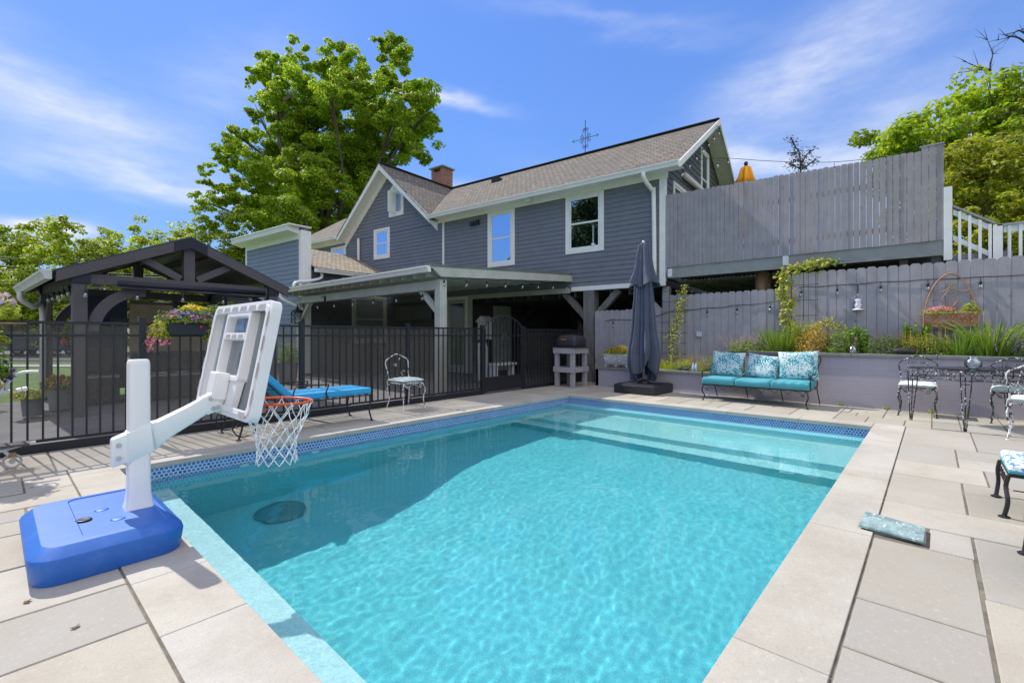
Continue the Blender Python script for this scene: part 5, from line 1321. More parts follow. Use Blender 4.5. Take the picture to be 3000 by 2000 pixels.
# ---- marble tile + skimmer lid
m = M(); m.prism([(3.455, .040), (3.72, .035), (3.80, .325), (3.50, .335)][::1], 'z', .016, .027)
def marble(t, tc, c, b):
    n = t.noise(t.scale(tc, (1, 2.2, 1)), 7, 9, .75); n2 = t.noise(t.scale(tc, (1, 1.6, 1)), 22, 6, .7)
    c = t.mix(t.rng(n, .40, .62), (.16, .26, .25, 1), (.36, .47, .46, 1)); return t.mix(t.rng(n2, .56, .64, 0, .8), c, (.72, .78, .77, 1))
one('marble_tile', m, pm('green_marble', (.25, .35, .35), .25, .05, extra=marble), 'loose grey-green marble tile lying over the gap beside the coping', 'tile')
m = M().bx(3.50, 3.74, .03, .27, -.02, .008); one('skimmer_lid', m, pm('grey_lid', (.35, .35, .34), .6), 'square pale lid set in the paving under the marble tile', 'lid', bevel=.004)
for x in (1.74, 2.48):
    m = M().lathe([(.05, 0), (.05, .012), (.03, .02), (.012, .02)], n=18); xf(m, Matrix.Translation((x, PY1-.006, -.24)) @ Matrix.Rotation(R(90), 4, 'X')); one('return_jet', m, white, 'round white water inlet in the tiled pool wall, '+('left one' if x < 2 else 'right one'), 'inlet', 'pool wall inlets', smooth=True)
m = M().lathe([(.24, 0), (.24, .03), (.18, .05), (.01, .05)], 1.95, 4.9, 48, -1.51); one('floor_dark_disc', m, pm('dark_green_disc', (.07, .27, .29), .5), 'dark round drain added on the deep end floor of the pool', 'disc')  # added dark disc standing in for a dark patch in the water

# ================================================================ GRILL STAND
gs = thing('grill_stand', 'pale grey square timber stand with a lower shelf in the fence corner', 'stand', (8.98, 6.24, 0))
gx0, gx1, gy0, gy1 = 8.68, 9.28, 5.97, 6.52
lil = fencegrey
for x in (gx0+.06, gx1-.06):
    for y in (gy0+.06, gy1-.06): build('leg', M().bx(x-.045, x+.045, y-.045, y+.045, 0, .88), lil, gs, world=True, bevel=.004)
m = M()
for z0, z1 in ((.755, .88), (.33, .45)):
    m.bx(gx0-.02, gx1+.02, gy0-.004, gy0+.014, z0, z1); m.bx(gx0-.02, gx1+.02, gy1-.014, gy1+.004, z0, z1); m.bx(gx0-.024, gx0-.005, gy0+.015, gy1-.015, z0, z1); m.bx(gx1+.005, gx1+.02, gy0+.015, gy1-.015, z0, z1)
build('apron', m, lil, gs, world=True, bevel=.003)
build('shelf', M().bx(gx0+.02, gx1-.02, gy0+.02, gy1-.02, .40, .42), lil, gs, world=True)
build('top', M().bx(gx0-.03, gx1+.03, gy0-.03, gy1+.03, .882, .902), pm('dark_wood_top', (.07, .055, .05), .6), gs, world=True, bevel=.003)
m = M(); secs = []
gcx, gcy = 8.98, 6.24
for z, a, c in ((.903, .25, .27), (.95, .262, .285), (1.06, .258, .28), (1.10, .245, .27), (1.15, .20, .225), (1.175, .12, .15), (1.18, .02, .03)):
    ps = rrect(gcx-a, gcx+a, gcy-c, gcy+c, min(a, c)*.35, 8)
    secs.append([(p[0]+.012*noise.noise(Vector((p[0]*9, p[1]*9, z*4))), p[1]+.012*noise.noise(Vector((p[0]*9, p[1]*9, z*4+7))), z+(.018*noise.noise(Vector((p[0]*6, p[1]*6, 3))) if z > 1 else 0)) for p in ps])
loft(m, secs)
gr = thing('covered_grill', 'dark grey fabric-covered table grill with a small orange logo', 'grill', (gcx, gcy, .903))
build('cover', m, pm('dark_grill_cover', (.028, .03, .034), .6, .15, 8, bump=.5, bscale=10), gr, world=True, smooth=True)
m = M(); m.poly([(gcx-.262, gcy+.10, 1.068), (gcx-.262, gcy-.04, 1.068), (gcx-.256, gcy-.04, 1.088), (gcx-.256, gcy+.10, 1.088)]); build('logo', m, pm('orange_print', (.65, .10, .02), .5), gr, world=True)
m = M().tube(smoothp([(9.22, 6.02, .90), (9.32, 5.95, .80), (9.42, 5.88, .66), (9.46, 5.90, .52), (9.36, 5.98, .47), (9.30, 6.0, .46), (9.36, 5.95, .42), (9.40, 5.92, .25), (9.41, 5.92, .02)], 5), .007, 6); one('gas_hose', m, blackm, 'thin black hose dangling from the covered grill down the stand', 'hose', smooth=True)

# ================================================================ STRING LIGHTS
def string(label, pts, bulbs, r=.006, drop=.06):
    """bulbs: points on the wire"""
    p0 = Vector(pts[0]); t = thing('string_lights', label, 'string lights', tuple(p0), 0, 'strings of bulb lights')
    build('wire', M().tube(smoothp(pts, 4), r, 5), blackm, t, world=True)
    sk = M(); gl = None
    for b_ in bulbs:
        b_ = Vector(b_)
        m = M().tube([b_, b_-Vector((0, 0, drop))], .004, 5); m.lathe([(.010, -drop-.0), (.017, -drop-.012), (.017, -drop-.05), (.012, -drop-.055)], b_.x, b_.y, 10, b_.z); s_ = build('bulb_socket', m, blackm, t, world=True)
        m = M().lathe([(.012, -drop-.055), (.024, -drop-.078), (.028, -drop-.10), (.020, -drop-.122), (.004, -drop-.13)], b_.x, b_.y, 12, b_.z); build('bulb', m, bulbglass, s_, world=True, smooth=True)
    return t
fx = 10.085
def sagp(nodes, sag):
    out = []
    for a, c in zip(nodes[:-1], nodes[1:]):
        a = Vector(a); c = Vector(c); out += [a, (a+c)/2-Vector((0, 0, sag))]
    return out+[Vector(nodes[-1])]
n1 = [(fx, 6.0, 1.53), (fx, 5.78, 1.555), (fx, 4.95, 1.55), (fx, 4.25, 1.72), (fx, 3.54, 1.745), (fx, 2.95, 1.78), (fx, 2.35, 1.81), (fx, 2.10, 1.92)]
string('string of clear bulbs along the lower grey picket fence behind the umbrella', sagp(n1, .015), [n1[1], n1[4], n1[5], n1[6]])
n2 = [(fx, 2.12, 1.98), (fx, 1.825, 2.07), (fx, 1.27, 2.065), (fx, .66, 2.075), (fx, .06, 2.07), (fx, -.54, 2.06), (fx, -1.2, 2.06)]
string('string of clear bulbs along the tall grey picket fence above the flower bed', sagp(n2, .012), n2[1:])
pr_ = [(5.84+.58*i, 7.02, 2.30+.033*i) for i in range(8)]
string('string of clear bulbs under the sloping end board of the porch', sagp([(5.7, 7.0, 2.28)]+pr_, .03), pr_)
pr_ = [(5.76, 7.6+.9*i, 2.06) for i in range(7)]
string('string of small bulbs under the long front beam of the porch', sagp(pr_, .02), pr_[::1])
def HW(x, y, z):
    a = HR; return (HX+x*math.cos(a)-y*math.sin(a), HY+x*math.sin(a)+y*math.cos(a), z)
rk_ = [HW(.5, -.30+k*.55, roofz(-.30+k*.55)-.14) for k in range(7)]+[HW(.5, 3.2+k*.9, RZ-.2-k*.9*SL) for k in range(1, 4)]
string('string of clear bulbs hung along the white gable rake board', rk_, rk_, drop=.10)
ow = [HW(.5, .1, 5.06), (10.9, 3.6, 5.15), (11.6, 2.6, 5.02), (12.3, 1.6, 4.95), (12.6, .6, 4.92)]
string('wire of bulbs strung from the gable out over the deck', ow, [ow[1], ow[3]], drop=.09)
gp = [(.9, 9.12, 1.9), (1.5, 9.16, 1.90), (2.1, 9.2, 1.90), (2.7, 9.24, 1.9), (3.4, 9.28, 1.9)]
string('string of clear bulbs under the front beam of the gazebo', sagp(gp, .02), gp)
gp = [(.76, 9.6, 1.95), (.74, 10.1, 1.95), (.72, 10.6, 1.95), (.69, 11.1, 1.95), (.66, 11.6, 1.95)]
string('string of clear bulbs along the left side beam of the gazebo', sagp(gp, .02), gp)
m = M()
one_b = string('single clear bulb hanging on a wire in front of the right-hand trees', [(12.6, .6, 4.92), (11.9, -.4, 4.98), (11.6, -2.2, 5.1)], [(11.86, -.50, 4.98)], drop=.10)

# ================================================================ FENCE ORNAMENTS
hl = thing('hanging_lantern', 'small white glass lantern hanging from a black hook on the grey fence', 'lantern', (10.06, .97, 1.72))
m = M().tube(smoothp([(10.09, .97, 2.05), (10.05, .97, 2.03), (10.05, .97, 1.90)], 3), .008, 6); build('hook', m, blackm, hl, world=True)
m = M().tube(arc((10.05, .97, 1.80), .055, 0, math.pi, (0, 1, 0), (0, 0, 1.4), 10), .003, 4); m.lathe([(.035, 1.80), (.05, 1.785), (.036, 1.74), (.052, 1.70), (.048, 1.66), (.03, 1.64)], 10.05, .97, 16); m.lathe([(.03, 1.64), (.085, 1.62), (.09, 1.61), (.02, 1.605)], 10.05, .97, 18); build('lantern_body', m, pm('white_milk_glass', (.74, .72, .80), .25), hl, world=True, smooth=True)
m = M().bx(10.05, 10.10, 3.65, 3.76, 1.14, 1.25); one('outlet_box', m, pm('clear_grey_plastic', (.50, .52, .60), .2, spec=.8), 'small translucent weatherproof outlet box on the grey fence', 'outlet', bevel=.008)
wp = thing('wall_planter', 'rusty arched metal wall planter with scrollwork on the tall fence', 'planter', (10.04, -.2, 1.30))
ya, yb = .11, -.51; yc = (ya+yb)/2
m = M(); m.bx(9.90, 10.08, yb, ya, 1.30, 1.31); m.bx(9.90, 9.905, yb, ya, 1.31, 1.51); m.bx(9.906, 10.08, yb, yb+.005, 1.31, 1.51); m.bx(9.906, 10.08, ya-.005, ya, 1.31, 1.51)
build('trough', m, rust, wp, world=True)
m = M()
for k in range(3):
    y = ya-.10-k*.21
    for s_ in (-1, 1):
        for t2 in (-1, 1): m.tube(spiral((9.895, y+s_*.045, 1.41+t2*.035), .035, 1.2, (0, s_, 0), (0, 0, t2), 9), .0035, 4)
for y in (ya, yb): m.tube([(9.90, y, 1.30), (9.90, y, 1.52)], .008, 5)
m.tube([(9.90, ya, 1.515), (9.90, yb, 1.515)], .009, 5); build('trough_scrolls', m, rusti, wp, world=True)
m = M(); ap = []
for i in range(17):
    t_ = i/16; s_ = 1-2*t_; a = abs(s_); ap.append((10.07, yc+s_*.31, 1.52+.60*(1-a**2.2)**.75+(.03*(1-a)**4)))
m.tube(ap, .011, 6)
m.tube([(10.07, yc, 1.52), (10.07, yc, 2.04)], .005, 5)
for s_ in (-1, 1):
    m.tube(spiral((10.07, yc+s_*.05, 1.60), .045, 1.3, (0, s_, 0), (0, 0, 1), 12), .005, 4); m.tube(smoothp([(10.07, yc, 1.60), (10.07, yc+s_*.09, 1.72), (10.07, yc+s_*.06, 1.82), (10.07, yc, 1.88)], 4), .005, 4)
    m.tube(smoothp([(10.07, yc, 1.92), (10.07, yc+s_*.09, 1.87), (10.07, yc+s_*.18, 1.86), (10.07, yc+s_*.24, 1.90)], 4), .005, 4); m.tube(spiral((10.07, yc+s_*.24, 1.80), .035, 1.3, (0, s_, 0), (0, 0, -1), 10), .004, 4); m.tube(spiral((10.07, yc+s_*.03, 1.95), .025, 1.2, (0, s_, 0), (0, 0, 1), 8), .004, 4)
build('arch', m, pm('rust_brown_arch', (.35, .21, .11), .6, .3, 14), wp, world=True)
def trellis(label, y0, y1, z0, z1, nv, nh):
    m = M(); X = 10.0
    for i in range(nv): y = y0+(y1-y0)*i/(nv-1); m.tube([(X, y, z0), (X, y, z1+(0 if i in (0, nv-1) else .05))], .005, 5)
    for k in range(nh): z = z0+.12+(z1-z0-.14)*k/(nh-1); m.tube([(X+.006, y0-.04, z), (X+.006, y1+.04, z)], .005, 5)
    one('trellis', m, blackm, label, 'trellis', 'black wire trellises', loc=(X, (y0+y1)/2, z0))
trellis('narrow black wire trellis with a sparse vine, beside the closed umbrella', 3.98, 4.50, .42, 2.16, 4, 8)
trellis('wide black wire trellis holding a yellow-green vine, left of the hanging lantern', 1.58, 2.16, .85, 2.40, 4, 6)

# ================================================================ PLANTS
def hv(lo, hi, warm=0): k = rnd.uniform(lo, hi); return (k*(1+rnd.uniform(-.05, .25+warm)), k, k*rnd.uniform(.7, 1.1))
LG = leafmat('mid_green_leaf', (.17, .29, .04)); LY = leafmat('yellow_green_leaf', (.32, .39, .05)); LD = leafmat('deep_green_leaf', (.11, .20, .035)); LO = leafmat('olive_gold_leaf', (.42, .33, .07))
FPk = leafmat('pink_petals', (.80, .30, .48)); FLv = leafmat('lavender_petals', (.36, .26, .55)); FOr = leafmat('orange_petals', (.75, .33, .03)); FYl = leafmat('yellow_petals', (.70, .55, .04)); FPu = leafmat('deep_purple_petals', (.09, .03, .22)); FMv = leafmat('mauve_petals', (.42, .28, .36)); FMg = leafmat('magenta_petals', (.62, .05, .25)); FWh = leafmat('white_petals', (.75, .72, .66)); FBl = leafmat('blue_violet_petals', (.28, .30, .75))
def bushm(c, rx, ry, rz_, n, sz, lo=.7, hi=1.5, up=.5, stems=0):
    m = M(); c = Vector(c); n = int(n*3.2); sz *= 1.15; rz_ *= 1.65; rx *= 1.1; ry *= 1.25
    for _ in range(n):
        d = Vector((rnd.gauss(0, 1), rnd.gauss(0, 1), abs(rnd.gauss(0, 1)) if rnd.random() < .75 else rnd.gauss(0, 1))).normalized(); r = rnd.uniform(.45, 1.)**.5*rnd.uniform(.8, 1.12)
        r *= 1+.35*noise.noise(Vector((d.x*2.3+c.x, d.y*2.3+c.y, d.z*2.3)))
        p = c+Vector((d.x*rx*r, d.y*ry*r, max(-.02, d.z)*rz_*r)); m.col = hv(lo, hi)
        m.leaf(p, sz*rnd.uniform(.6, 1.3), (d+Vector((rnd.gauss(0, .5), rnd.gauss(0, .5), up+rnd.gauss(0, .4)))), asp=rnd.uniform(.35, .75))
    return m
def flowerm(c, rx, ry, rz_, n, sz, cl=1, zlo=.2):
    m = M(); c = Vector(c)
    for _ in range(n):
        d = Vector((rnd.gauss(0, 1), rnd.gauss(0, 1), abs(rnd.gauss(0, 1))+zlo)).normalized(); r = rnd.uniform(.92, 1.12); p = c+Vector((d.x*rx*r, d.y*ry*r, d.z*rz_*r))
        for k in range(cl):
            m.col = (rnd.uniform(.75, 1.25),)*3; m.leaf(p+Vector((rnd.gauss(0, sz*.4), rnd.gauss(0, sz*.4), rnd.gauss(0, sz*.3))), sz*rnd.uniform(.7, 1.2), d+Vector((rnd.gauss(0, .6), rnd.gauss(0, .6), rnd.gauss(0, .6))), asp=.9, fold=.1)
    return m
def spikem(c, rx, ry, h, n, sz, per=9, z0=.4, jit=.1):
    m = M(); n = int(n*1.5); per = int(per*1.4); sz *= 1.15
    for _ in range(n):
        x = c[0]+rnd.uniform(-rx, rx); y = c[1]+rnd.uniform(-ry, ry); hh = h*rnd.uniform(.7, 1.08); lx, ly = rnd.gauss(0, jit), rnd.gauss(0, jit)
        for k in range(per):
            t_ = z0+(1-z0)*k/per; m.col = (rnd.uniform(.7, 1.25),)*3
            m.leaf((x+lx*t_*hh, y+ly*t_*hh, c[2]+hh*t_), sz*(1.25-t_*.6), Vector((rnd.gauss(0, 1), rnd.gauss(0, 1), .6)), asp=.7)
    return m
def stemm(c, rx, ry, h, n, r=.0025, jit=.1):
    m = M()
    for _ in range(n):
        x = c[0]+rnd.uniform(-rx, rx); y = c[1]+rnd.uniform(-ry, ry); hh = h*rnd.uniform(.6, 1.); m.tube([(x, y, c[2]), (x+rnd.gauss(0, jit)*hh, y+rnd.gauss(0, jit)*hh, c[2]+hh)], r, 3)
    return m
stem_g = pm('stem_green', (.12, .17, .04), .7)
def plant(name, label, cat, c, parts, group=None):
    """parts: list of (part name, mesh, material)"""
    t = thing(name, label, cat, c, 0, group)
    for nm, mm, mt in parts: build(nm, mm, mt, t, world=True)
    return t
def grassy(c, rx, ry, h, n, wd, bend=.3, lean=.45, lo=.7, hi=1.4):
    m = M(); n = int(n*1.3)
    for _ in range(n):
        a = rnd.uniform(0, 6.28); r = rnd.uniform(0, 1)**.5; b_ = (c[0]+rx*.5*r*math.cos(a), c[1]+ry*.5*r*math.sin(a), c[2]); hh = h*rnd.uniform(.5, 1.05); m.col = hv(lo, hi)
        le = lean*rnd.uniform(.3, 1.3)*r
        m.blade(b_, (b_[0]+le*h*math.cos(a)*.8+rnd.gauss(0, .02), b_[1]+le*h*math.sin(a)+rnd.gauss(0, .03), c[2]+hh), wd*rnd.uniform(.7, 1.2), bend, 4)
    return m
ZB = .80; ZL = .37
# tall bed, from the left
c = (9.72, 2.62, ZB); plant('catmint', 'mauve-flowered catmint behind the left-hand sofa pillows', 'plant', c, [('foliage', bushm(c, .2, .33, .20, 420, .035, up=.2), LG), ('flowers', spikem(c, .2, .36, .42, 55, .022, jit=.35), FMv)], 'mauve catmint clumps')
c = (9.78, 2.45, ZB); plant('catmint', 'small bright lavender catmint spike beside the left-hand pillow corner', 'plant', c, [('foliage', bushm(c, .08, .1, .12, 80, .03), LG), ('flowers', spikem(c, .07, .10, .30, 22, .024, jit=.15), FLv)], 'lavender catmint clumps')
c = (9.82, 2.12, ZB); plant('ornamental_grass', 'bright green upright grass clump behind the middle of the sofa', 'plant', c, [('blades', grassy(c, .28, .42, .56, 420, .011, .15, .5), LG)])
c = (9.8, 1.82, ZB); plant('goldenrod', 'tall leafy yellow-green stems beside the grass clump', 'plant', c, [('foliage', spikem(c, .06, .16, .62, 16, .045, per=16, z0=.15, jit=.08), LY)])
c = (9.70, 1.56, ZB); plant('dry_sedum', 'golden-brown bushy plant at the foot of the wide trellis', 'plant', c, [('foliage', bushm(c, .18, .24, .34, 900, .03, up=.2), LO), ('flowers', spikem(c, .16, .24, .50, 36, .02, jit=.12), LO)])
c = (9.68, 1.20, ZB); plant('speedwell', 'green bushy plant with pinkish flower spikes, left of the small glass globe', 'plant', c, [('foliage', bushm(c, .17, .23, .28, 900, .028), LG), ('flowers', spikem(c, .16, .22, .44, 30, .018, jit=.1), FMv)])
c = (9.85, .97, ZB); plant('phlox', 'tall light-green leafy clump behind the small glass globe', 'plant', c, [('foliage', spikem(c, .1, .17, .50, 26, .06, per=14, z0=.2, jit=.1), LG), ('foliage_mass', bushm(c, .13, .17, .3, 250, .05), LG)])
c = (9.66, .55, ZB); plant('salvia', 'low green mound with thin dark red flower spikes', 'plant', c, [('foliage', bushm(c, .17, .28, .24, 900, .026), LD), ('flowers', spikem(c, .15, .24, .50, 34, .014, jit=.1), pm('dull_red_spikes', (.20, .06, .06), .8, attr=True))])
c = (9.68, .10, ZB); plant('golden_veronica', 'clump with many upright golden-yellow seed spikes beside the swan ornament', 'plant', c, [('foliage', bushm(c, .17, .30, .20, 800, .028), LG), ('flowers', spikem(c, .15, .32, .42, 80, .018, per=14, z0=.35, jit=.06), LO)])
c = (9.90, .22, ZB); plant('milkweed', 'pale-leaved tall clump in front of the rusty wall planter', 'plant', c, [('foliage', spikem(c, .1, .16, .56, 22, .07, per=11, z0=.3, jit=.1), LG)])
c = (9.68, -.30, ZB); plant('daylily', 'smaller strap-leaved daylily clump behind the glass bowl', 'plant', c, [('blades', grassy(c, .2, .24, .42, 90, .022, .5, .7), LG)], 'daylily clumps')
c = (9.68, -.62, ZB); plant('daylily', 'large fresh green daylily clump under the right end of the wall planter', 'plant', c, [('blades', grassy(c, .25, .34, .60, 160, .026, .5, .75), LG)], 'daylily clumps')
c = (9.70, -1.12, ZB); plant('catmint', 'sprawling lavender catmint at the right edge of the raised bed', 'plant', c, [('foliage', bushm(c, .24, .42, .26, 900, .032, up=.2), LG), ('flowers', spikem(c, .24, .46, .48, 110, .024, jit=.4), FLv)], 'lavender catmint clumps')
c = (9.72, -1.95, ZB); plant('catmint', 'lavender catmint beyond the right edge of the raised bed', 'plant', c, [('foliage', bushm(c, .24, .42, .26, 700, .032), LG), ('flowers', spikem(c, .24, .42, .45, 70, .024, jit=.4), FLv)], 'lavender catmint clumps')
# low bed
c = (9.72, 4.15, ZL); plant('grass_tuft', 'wispy pale green grass beside the umbrella', 'plant', c, [('blades', grassy(c, .3, .5, .30, 320, .006, .5, .9), LY)])
c = (9.75, 3.72, ZL); plant('golden_veronica', 'golden-spiked plant behind the small bottles in the low bed', 'plant', c, [('foliage', bushm(c, .15, .26, .16, 420, .028), LY), ('flowers', spikem(c, .14, .24, .42, 34, .018, per=12, jit=.08), LO)])
c = (9.72, 3.18, ZL); plant('catmint', 'pale mauve catmint spilling over the low wall left of the sofa', 'plant', c, [('foliage', bushm(c, .2, .32, .26, 600, .03), LG), ('flowers', spikem(c, .2, .32, .40, 55, .02, jit=.35), FMv)], 'mauve catmint clumps')
c = (9.66, 3.5, ZL); plant('ground_ivy', 'low bright green trailing leaves on the low bed', 'plant', c, [('foliage', bushm(c, .14, .3, .10, 300, .03), LY)])
c = (9.7, 2.85, ZL); plant('ground_ivy', 'low bright green leaves behind the left sofa arm', 'plant', c, [('foliage', bushm(c, .14, .2, .16, 260, .03), LY)])
for i, (y, lab) in enumerate(((3.62, 'small pale blue bottle standing on the low wall, left of the pair'), (3.56, 'small pale blue bottle standing on the low wall, right of the pair'))):
    m = M().lathe([(.026, .0), (.028, .08), (.022, .12), (.010, .14), (.010, .165)], 9.52, y, 12, .44); one('bottle', m, pm('pale_blue_bottle', (.45, .58, .75), .25), lab, 'bottle', 'bottles on the low wall', smooth=True)
wb_ = thing('wire_basket', 'green wire basket with shoes on the low wall behind the umbrella', 'basket', (9.62, 3.82, .44))
m = M()
for z in (.44, .50, .56): m.tube([(p[0], p[1], z) for p in rrect(9.50, 9.74, 3.68, 4.05, .03, 3)], .004, 4, closed=True)
for k in range(8): m.tube([(9.50, 3.70+k*.047, .44), (9.50, 3.70+k*.047, .56)], .003, 4)
build('basket', m, pm('green_wire', (.03, .14, .07), .5), wb_, world=True)
m = M(); 
for k in range(2): m.lathe([(.02, 0), (.05, .02), (.045, .06), (.01, .07)], 9.58, 3.78+k*.13, 10, .445)
build('shoes', m, pm('dark_violet_rubber', (.10, .08, .13), .6), wb_, world=True, smooth=True)
# vines
def vine(label, path, n, spread, sz, mat, extra=None):
    t = thing('climbing_vine', label, 'vine', path[0]); m = M(); P = smoothp(path, 8)
    for p in P:
        for _ in range(n):
            q_ = p+Vector((rnd.gauss(-.02, .02), rnd.gauss(0, spread), rnd.gauss(0, .05))); m.col = hv(.6, 1.4, .2); m.leaf(q_, sz*rnd.uniform(.6, 1.3), Vector((-1, rnd.gauss(0, .5), .5+rnd.gauss(0, .4))), asp=.8)
    build('stem', M().tube(P, .006, 5), bark, t, world=True); build('foliage', m, mat, t, world=True)
    if extra: build('blossom', extra, FWh, t, world=True)
vine('sparse pale-flowered vine on the narrow trellis beside the umbrella', [(9.97, 4.2, .6), (9.97, 4.25, 1.0), (9.97, 4.22, 1.3), (9.98, 4.10, 1.6), (9.98, 4.05, 1.9), (9.98, 4.0, 2.18)], 9, .07, .045, LY, spikem((9.95, 4.12, .6), .03, .12, 1.5, 10, .018, per=9, z0=.3, jit=.06))
vine('yellow-green grape vine climbing the left side of the wide trellis', [(9.97, 1.95, .9), (9.97, 1.92, 1.2), (9.97, 2.05, 1.5), (9.97, 2.06, 1.8), (9.97, 2.1, 2.1), (9.97, 2.05, 2.35), (9.99, 1.8, 2.43), (10.0, 1.5, 2.46)], 8, .07, .075, LY)
vine('thin rose cane straying right of the wide trellis', [(9.96, 1.7, 1.25), (9.95, 1.5, 1.35), (9.95, 1.35, 1.4), (9.95, 1.22, 1.30)], 7, .05, .04, LY)
vine('purple-flowered clematis tip over the top of the tall fence', [(10.0, 1.75, 2.42), (10.05, 1.5, 2.5), (10.08, 1.3, 2.48)], 5, .05, .06, LG, None)
m = flowerm((10.03, 1.32, 2.46), .06, .12, .05, 8, .05, 2); one('clematis_flowers', m, FPu, 'few deep purple clematis flowers above the tall fence', 'flowers', None)
# planters
c = (9.60, 5.36, .44); t = thing('flower_trough', 'ornate white stone trough of orange and yellow marigolds on the low wall', 'planter', c)
m = M(); 
for side in range(1):
    nn = 40; prs = rrect(9.49, 9.71, 5.07, 5.65, .03, 4); prt = rrect(9.46, 9.74, 5.03, 5.69, .03, 4)
    secs = []
    for k, (z, f_) in enumerate(((.50, 0), (.56, .1), (.62, .5), (.68, .8), (.72, 1), (.735, 1.02))):
        secs.append([(a[0]*(1-f_)+b_[0]*f_+.008*noise.noise(Vector((a[0]*30, a[1]*30, z*30))), a[1]*(1-f_)+b_[1]*f_+.008*noise.noise(Vector((a[0]*25, a[1]*30, z*30+5))), z) for a, b_ in zip(prs, prt)])
    loft(m, secs)
for y in (5.10, 5.36, 5.62):
    for x in (9.48, 9.70): m.lathe([(.012, .44), (.018, .46), (.03, .50)], x, y, 8)
for k in range(9):
    y = 5.08+k*.07; m.lathe([(.002, -.03), (.022, -.01), (.022, .01), (.002, .03)], 9.475, y, 8, .62+.03*math.sin(k*2.4), cap=False)
build('trough', m, pm('mottled_white_stone', (.55, .53, .52), .85, .35, 22, bump=.8, bscale=40), t, world=True, smooth=True)
build('foliage', bushm((9.60, 5.36, .72), .13, .30, .14, 500, .03), LY, t, world=True); build('flowers', flowerm((9.60, 5.36, .74), .13, .30, .15, 110, .032, 2, .5), FOr, t, world=True); build('yellow_flowers', flowerm((9.60, 5.46, .73), .13, .22, .15, 50, .03, 2, .5), FYl, t, world=True)
build('flowers', flowerm((9.97, -.08, 1.53), .08, .17, .08, 90, .026, 2, .6), FPk, wp, world=True); build('foliage', bushm((9.97, -.08, 1.50), .09, .20, .07, 220, .024), LY, wp, world=True); build('foliage', bushm((9.97, -.42, 1.50), .08, .11, .11, 200, .026), LY, wp, world=True)
gb = thing('glass_globe', 'small clear glass globe ornament on the tall wall cap', 'ornament', (9.50, .98, .87)); build('globe', M().lathe([(.025, 0), (.05, .02), (.062, .055), (.05, .09), (.028, .105), (.034, .115), (.02, .125)], n=20), clear_glass('globe_glass', (.85, .85, .9), .3, .1), gb, smooth=True)
sw = thing('swan_planter', 'dark grey swan-shaped ornament on the tall wall cap', 'ornament', (9.50, .33, .87))
m = M().tube(smoothp([(0, .13, .03), (0, .10, .05), (0, .0, .055), (0, -.08, .05), (0, -.12, .04)], 5), [.012, .02, .03, .035, .042, .045, .047, .048, .048, .046, .044, .04, .035, .03, .025, .02, .018, .016, .014, .012, .01], 10); m.tube(smoothp([(0, -.09, .05), (0, -.14, .09), (0, -.13, .13), (0, -.09, .14), (0, -.07, .12), (0, -.08, .10)], 4), .010, 8); build('swan_body', m, pm('dark_slate', (.03, .03, .035), .6, .3, 20), sw, smooth=True)
# hanging basket on the fence + lantern
hb = thing('fence_flower_box', 'black box of pink, blue-violet and yellow flowers hanging on the black fence', 'planter', (1.6, 6.62, 1.3))
m = M().bx(1.34, 2.15, 6.52, 6.62, 1.17, 1.31); build('box', m, blackm, hb, world=True, bevel=.01)
c0 = (1.68, 6.60, 1.33)
build('foliage', bushm(c0, .35, .12, .11, 600, .035), LG, hb, world=True)
build('pink_flowers', flowerm(c0, .36, .13, .12, 110, .035, 3, 0), FPk, hb, world=True); build('blue_flowers', flowerm((1.62, 6.60, 1.35), .30, .12, .12, 190, .026, 3, .3), FBl, hb, world=True)
build('yellow_flowers', flowerm((1.62, 6.62, 1.40), .17, .10, .12, 80, .035, 3, .6), FYl, hb, world=True); build('magenta_flowers', flowerm((1.85, 6.55, 1.24), .22, .12, .12, 36, .045, 3, -.6), FMg, hb, world=True)
m = bushm((1.28, 6.57, 1.15), .10, .1, .12, 160, .035, up=0); build('trailing_foliage', m, LY, hb, world=True); build('trailing_flowers', flowerm((1.26, 6.55, 1.12), .10, .09, .16, 34, .035, 3, -.8), FPk, hb, world=True)
m = bushm((1.78, 6.56, 1.12), .08, .08, .14, 120, .03, up=0); build('trailing_foliage', m, LG, hb, world=True)
ln = thing('black_lantern', 'black lattice lantern hanging at the annex corner behind the fence', 'lantern', (5.75, 13.1, 1.55))
m = M(); cx_, cy_ = 5.72, 13.25
for a, c in ((-1, -1), (1, -1), (1, 1), (-1, 1)): m.bar((cx_+a*.12, cy_+c*.12, 1.52), (cx_+a*.12, cy_+c*.12, 1.80), .018, .018)
for s_ in (-1, 1):
    m.tube([(cx_+s_*.12, cy_-.12, 1.52), (cx_+s_*.12, cy_+.12, 1.8)], .008, 4); m.tube([(cx_+s_*.12, cy_+.12, 1.52), (cx_+s_*.12, cy_-.12, 1.8)], .008, 4); m.tube([(cx_-.12, cy_+s_*.12, 1.52), (cx_+.12, cy_+s_*.12, 1.8)], .008, 4); m.tube([(cx_+.12, cy_+s_*.12, 1.52), (cx_-.12, cy_+s_*.12, 1.8)], .008, 4)
m.lathe([(.19, 1.80), (.15, 1.85), (.06, 1.90), (.03, 1.95), (.01, 1.98)], cx_, cy_, 8); m.bx(cx_-.14, cx_+.14, cy_-.14, cy_+.14, 1.50, 1.52); m.tube([(cx_, cy_, 1.97), (cx_, cy_, 2.06)], .01, 5); build('lantern_body', m, blackm, ln, world=True)
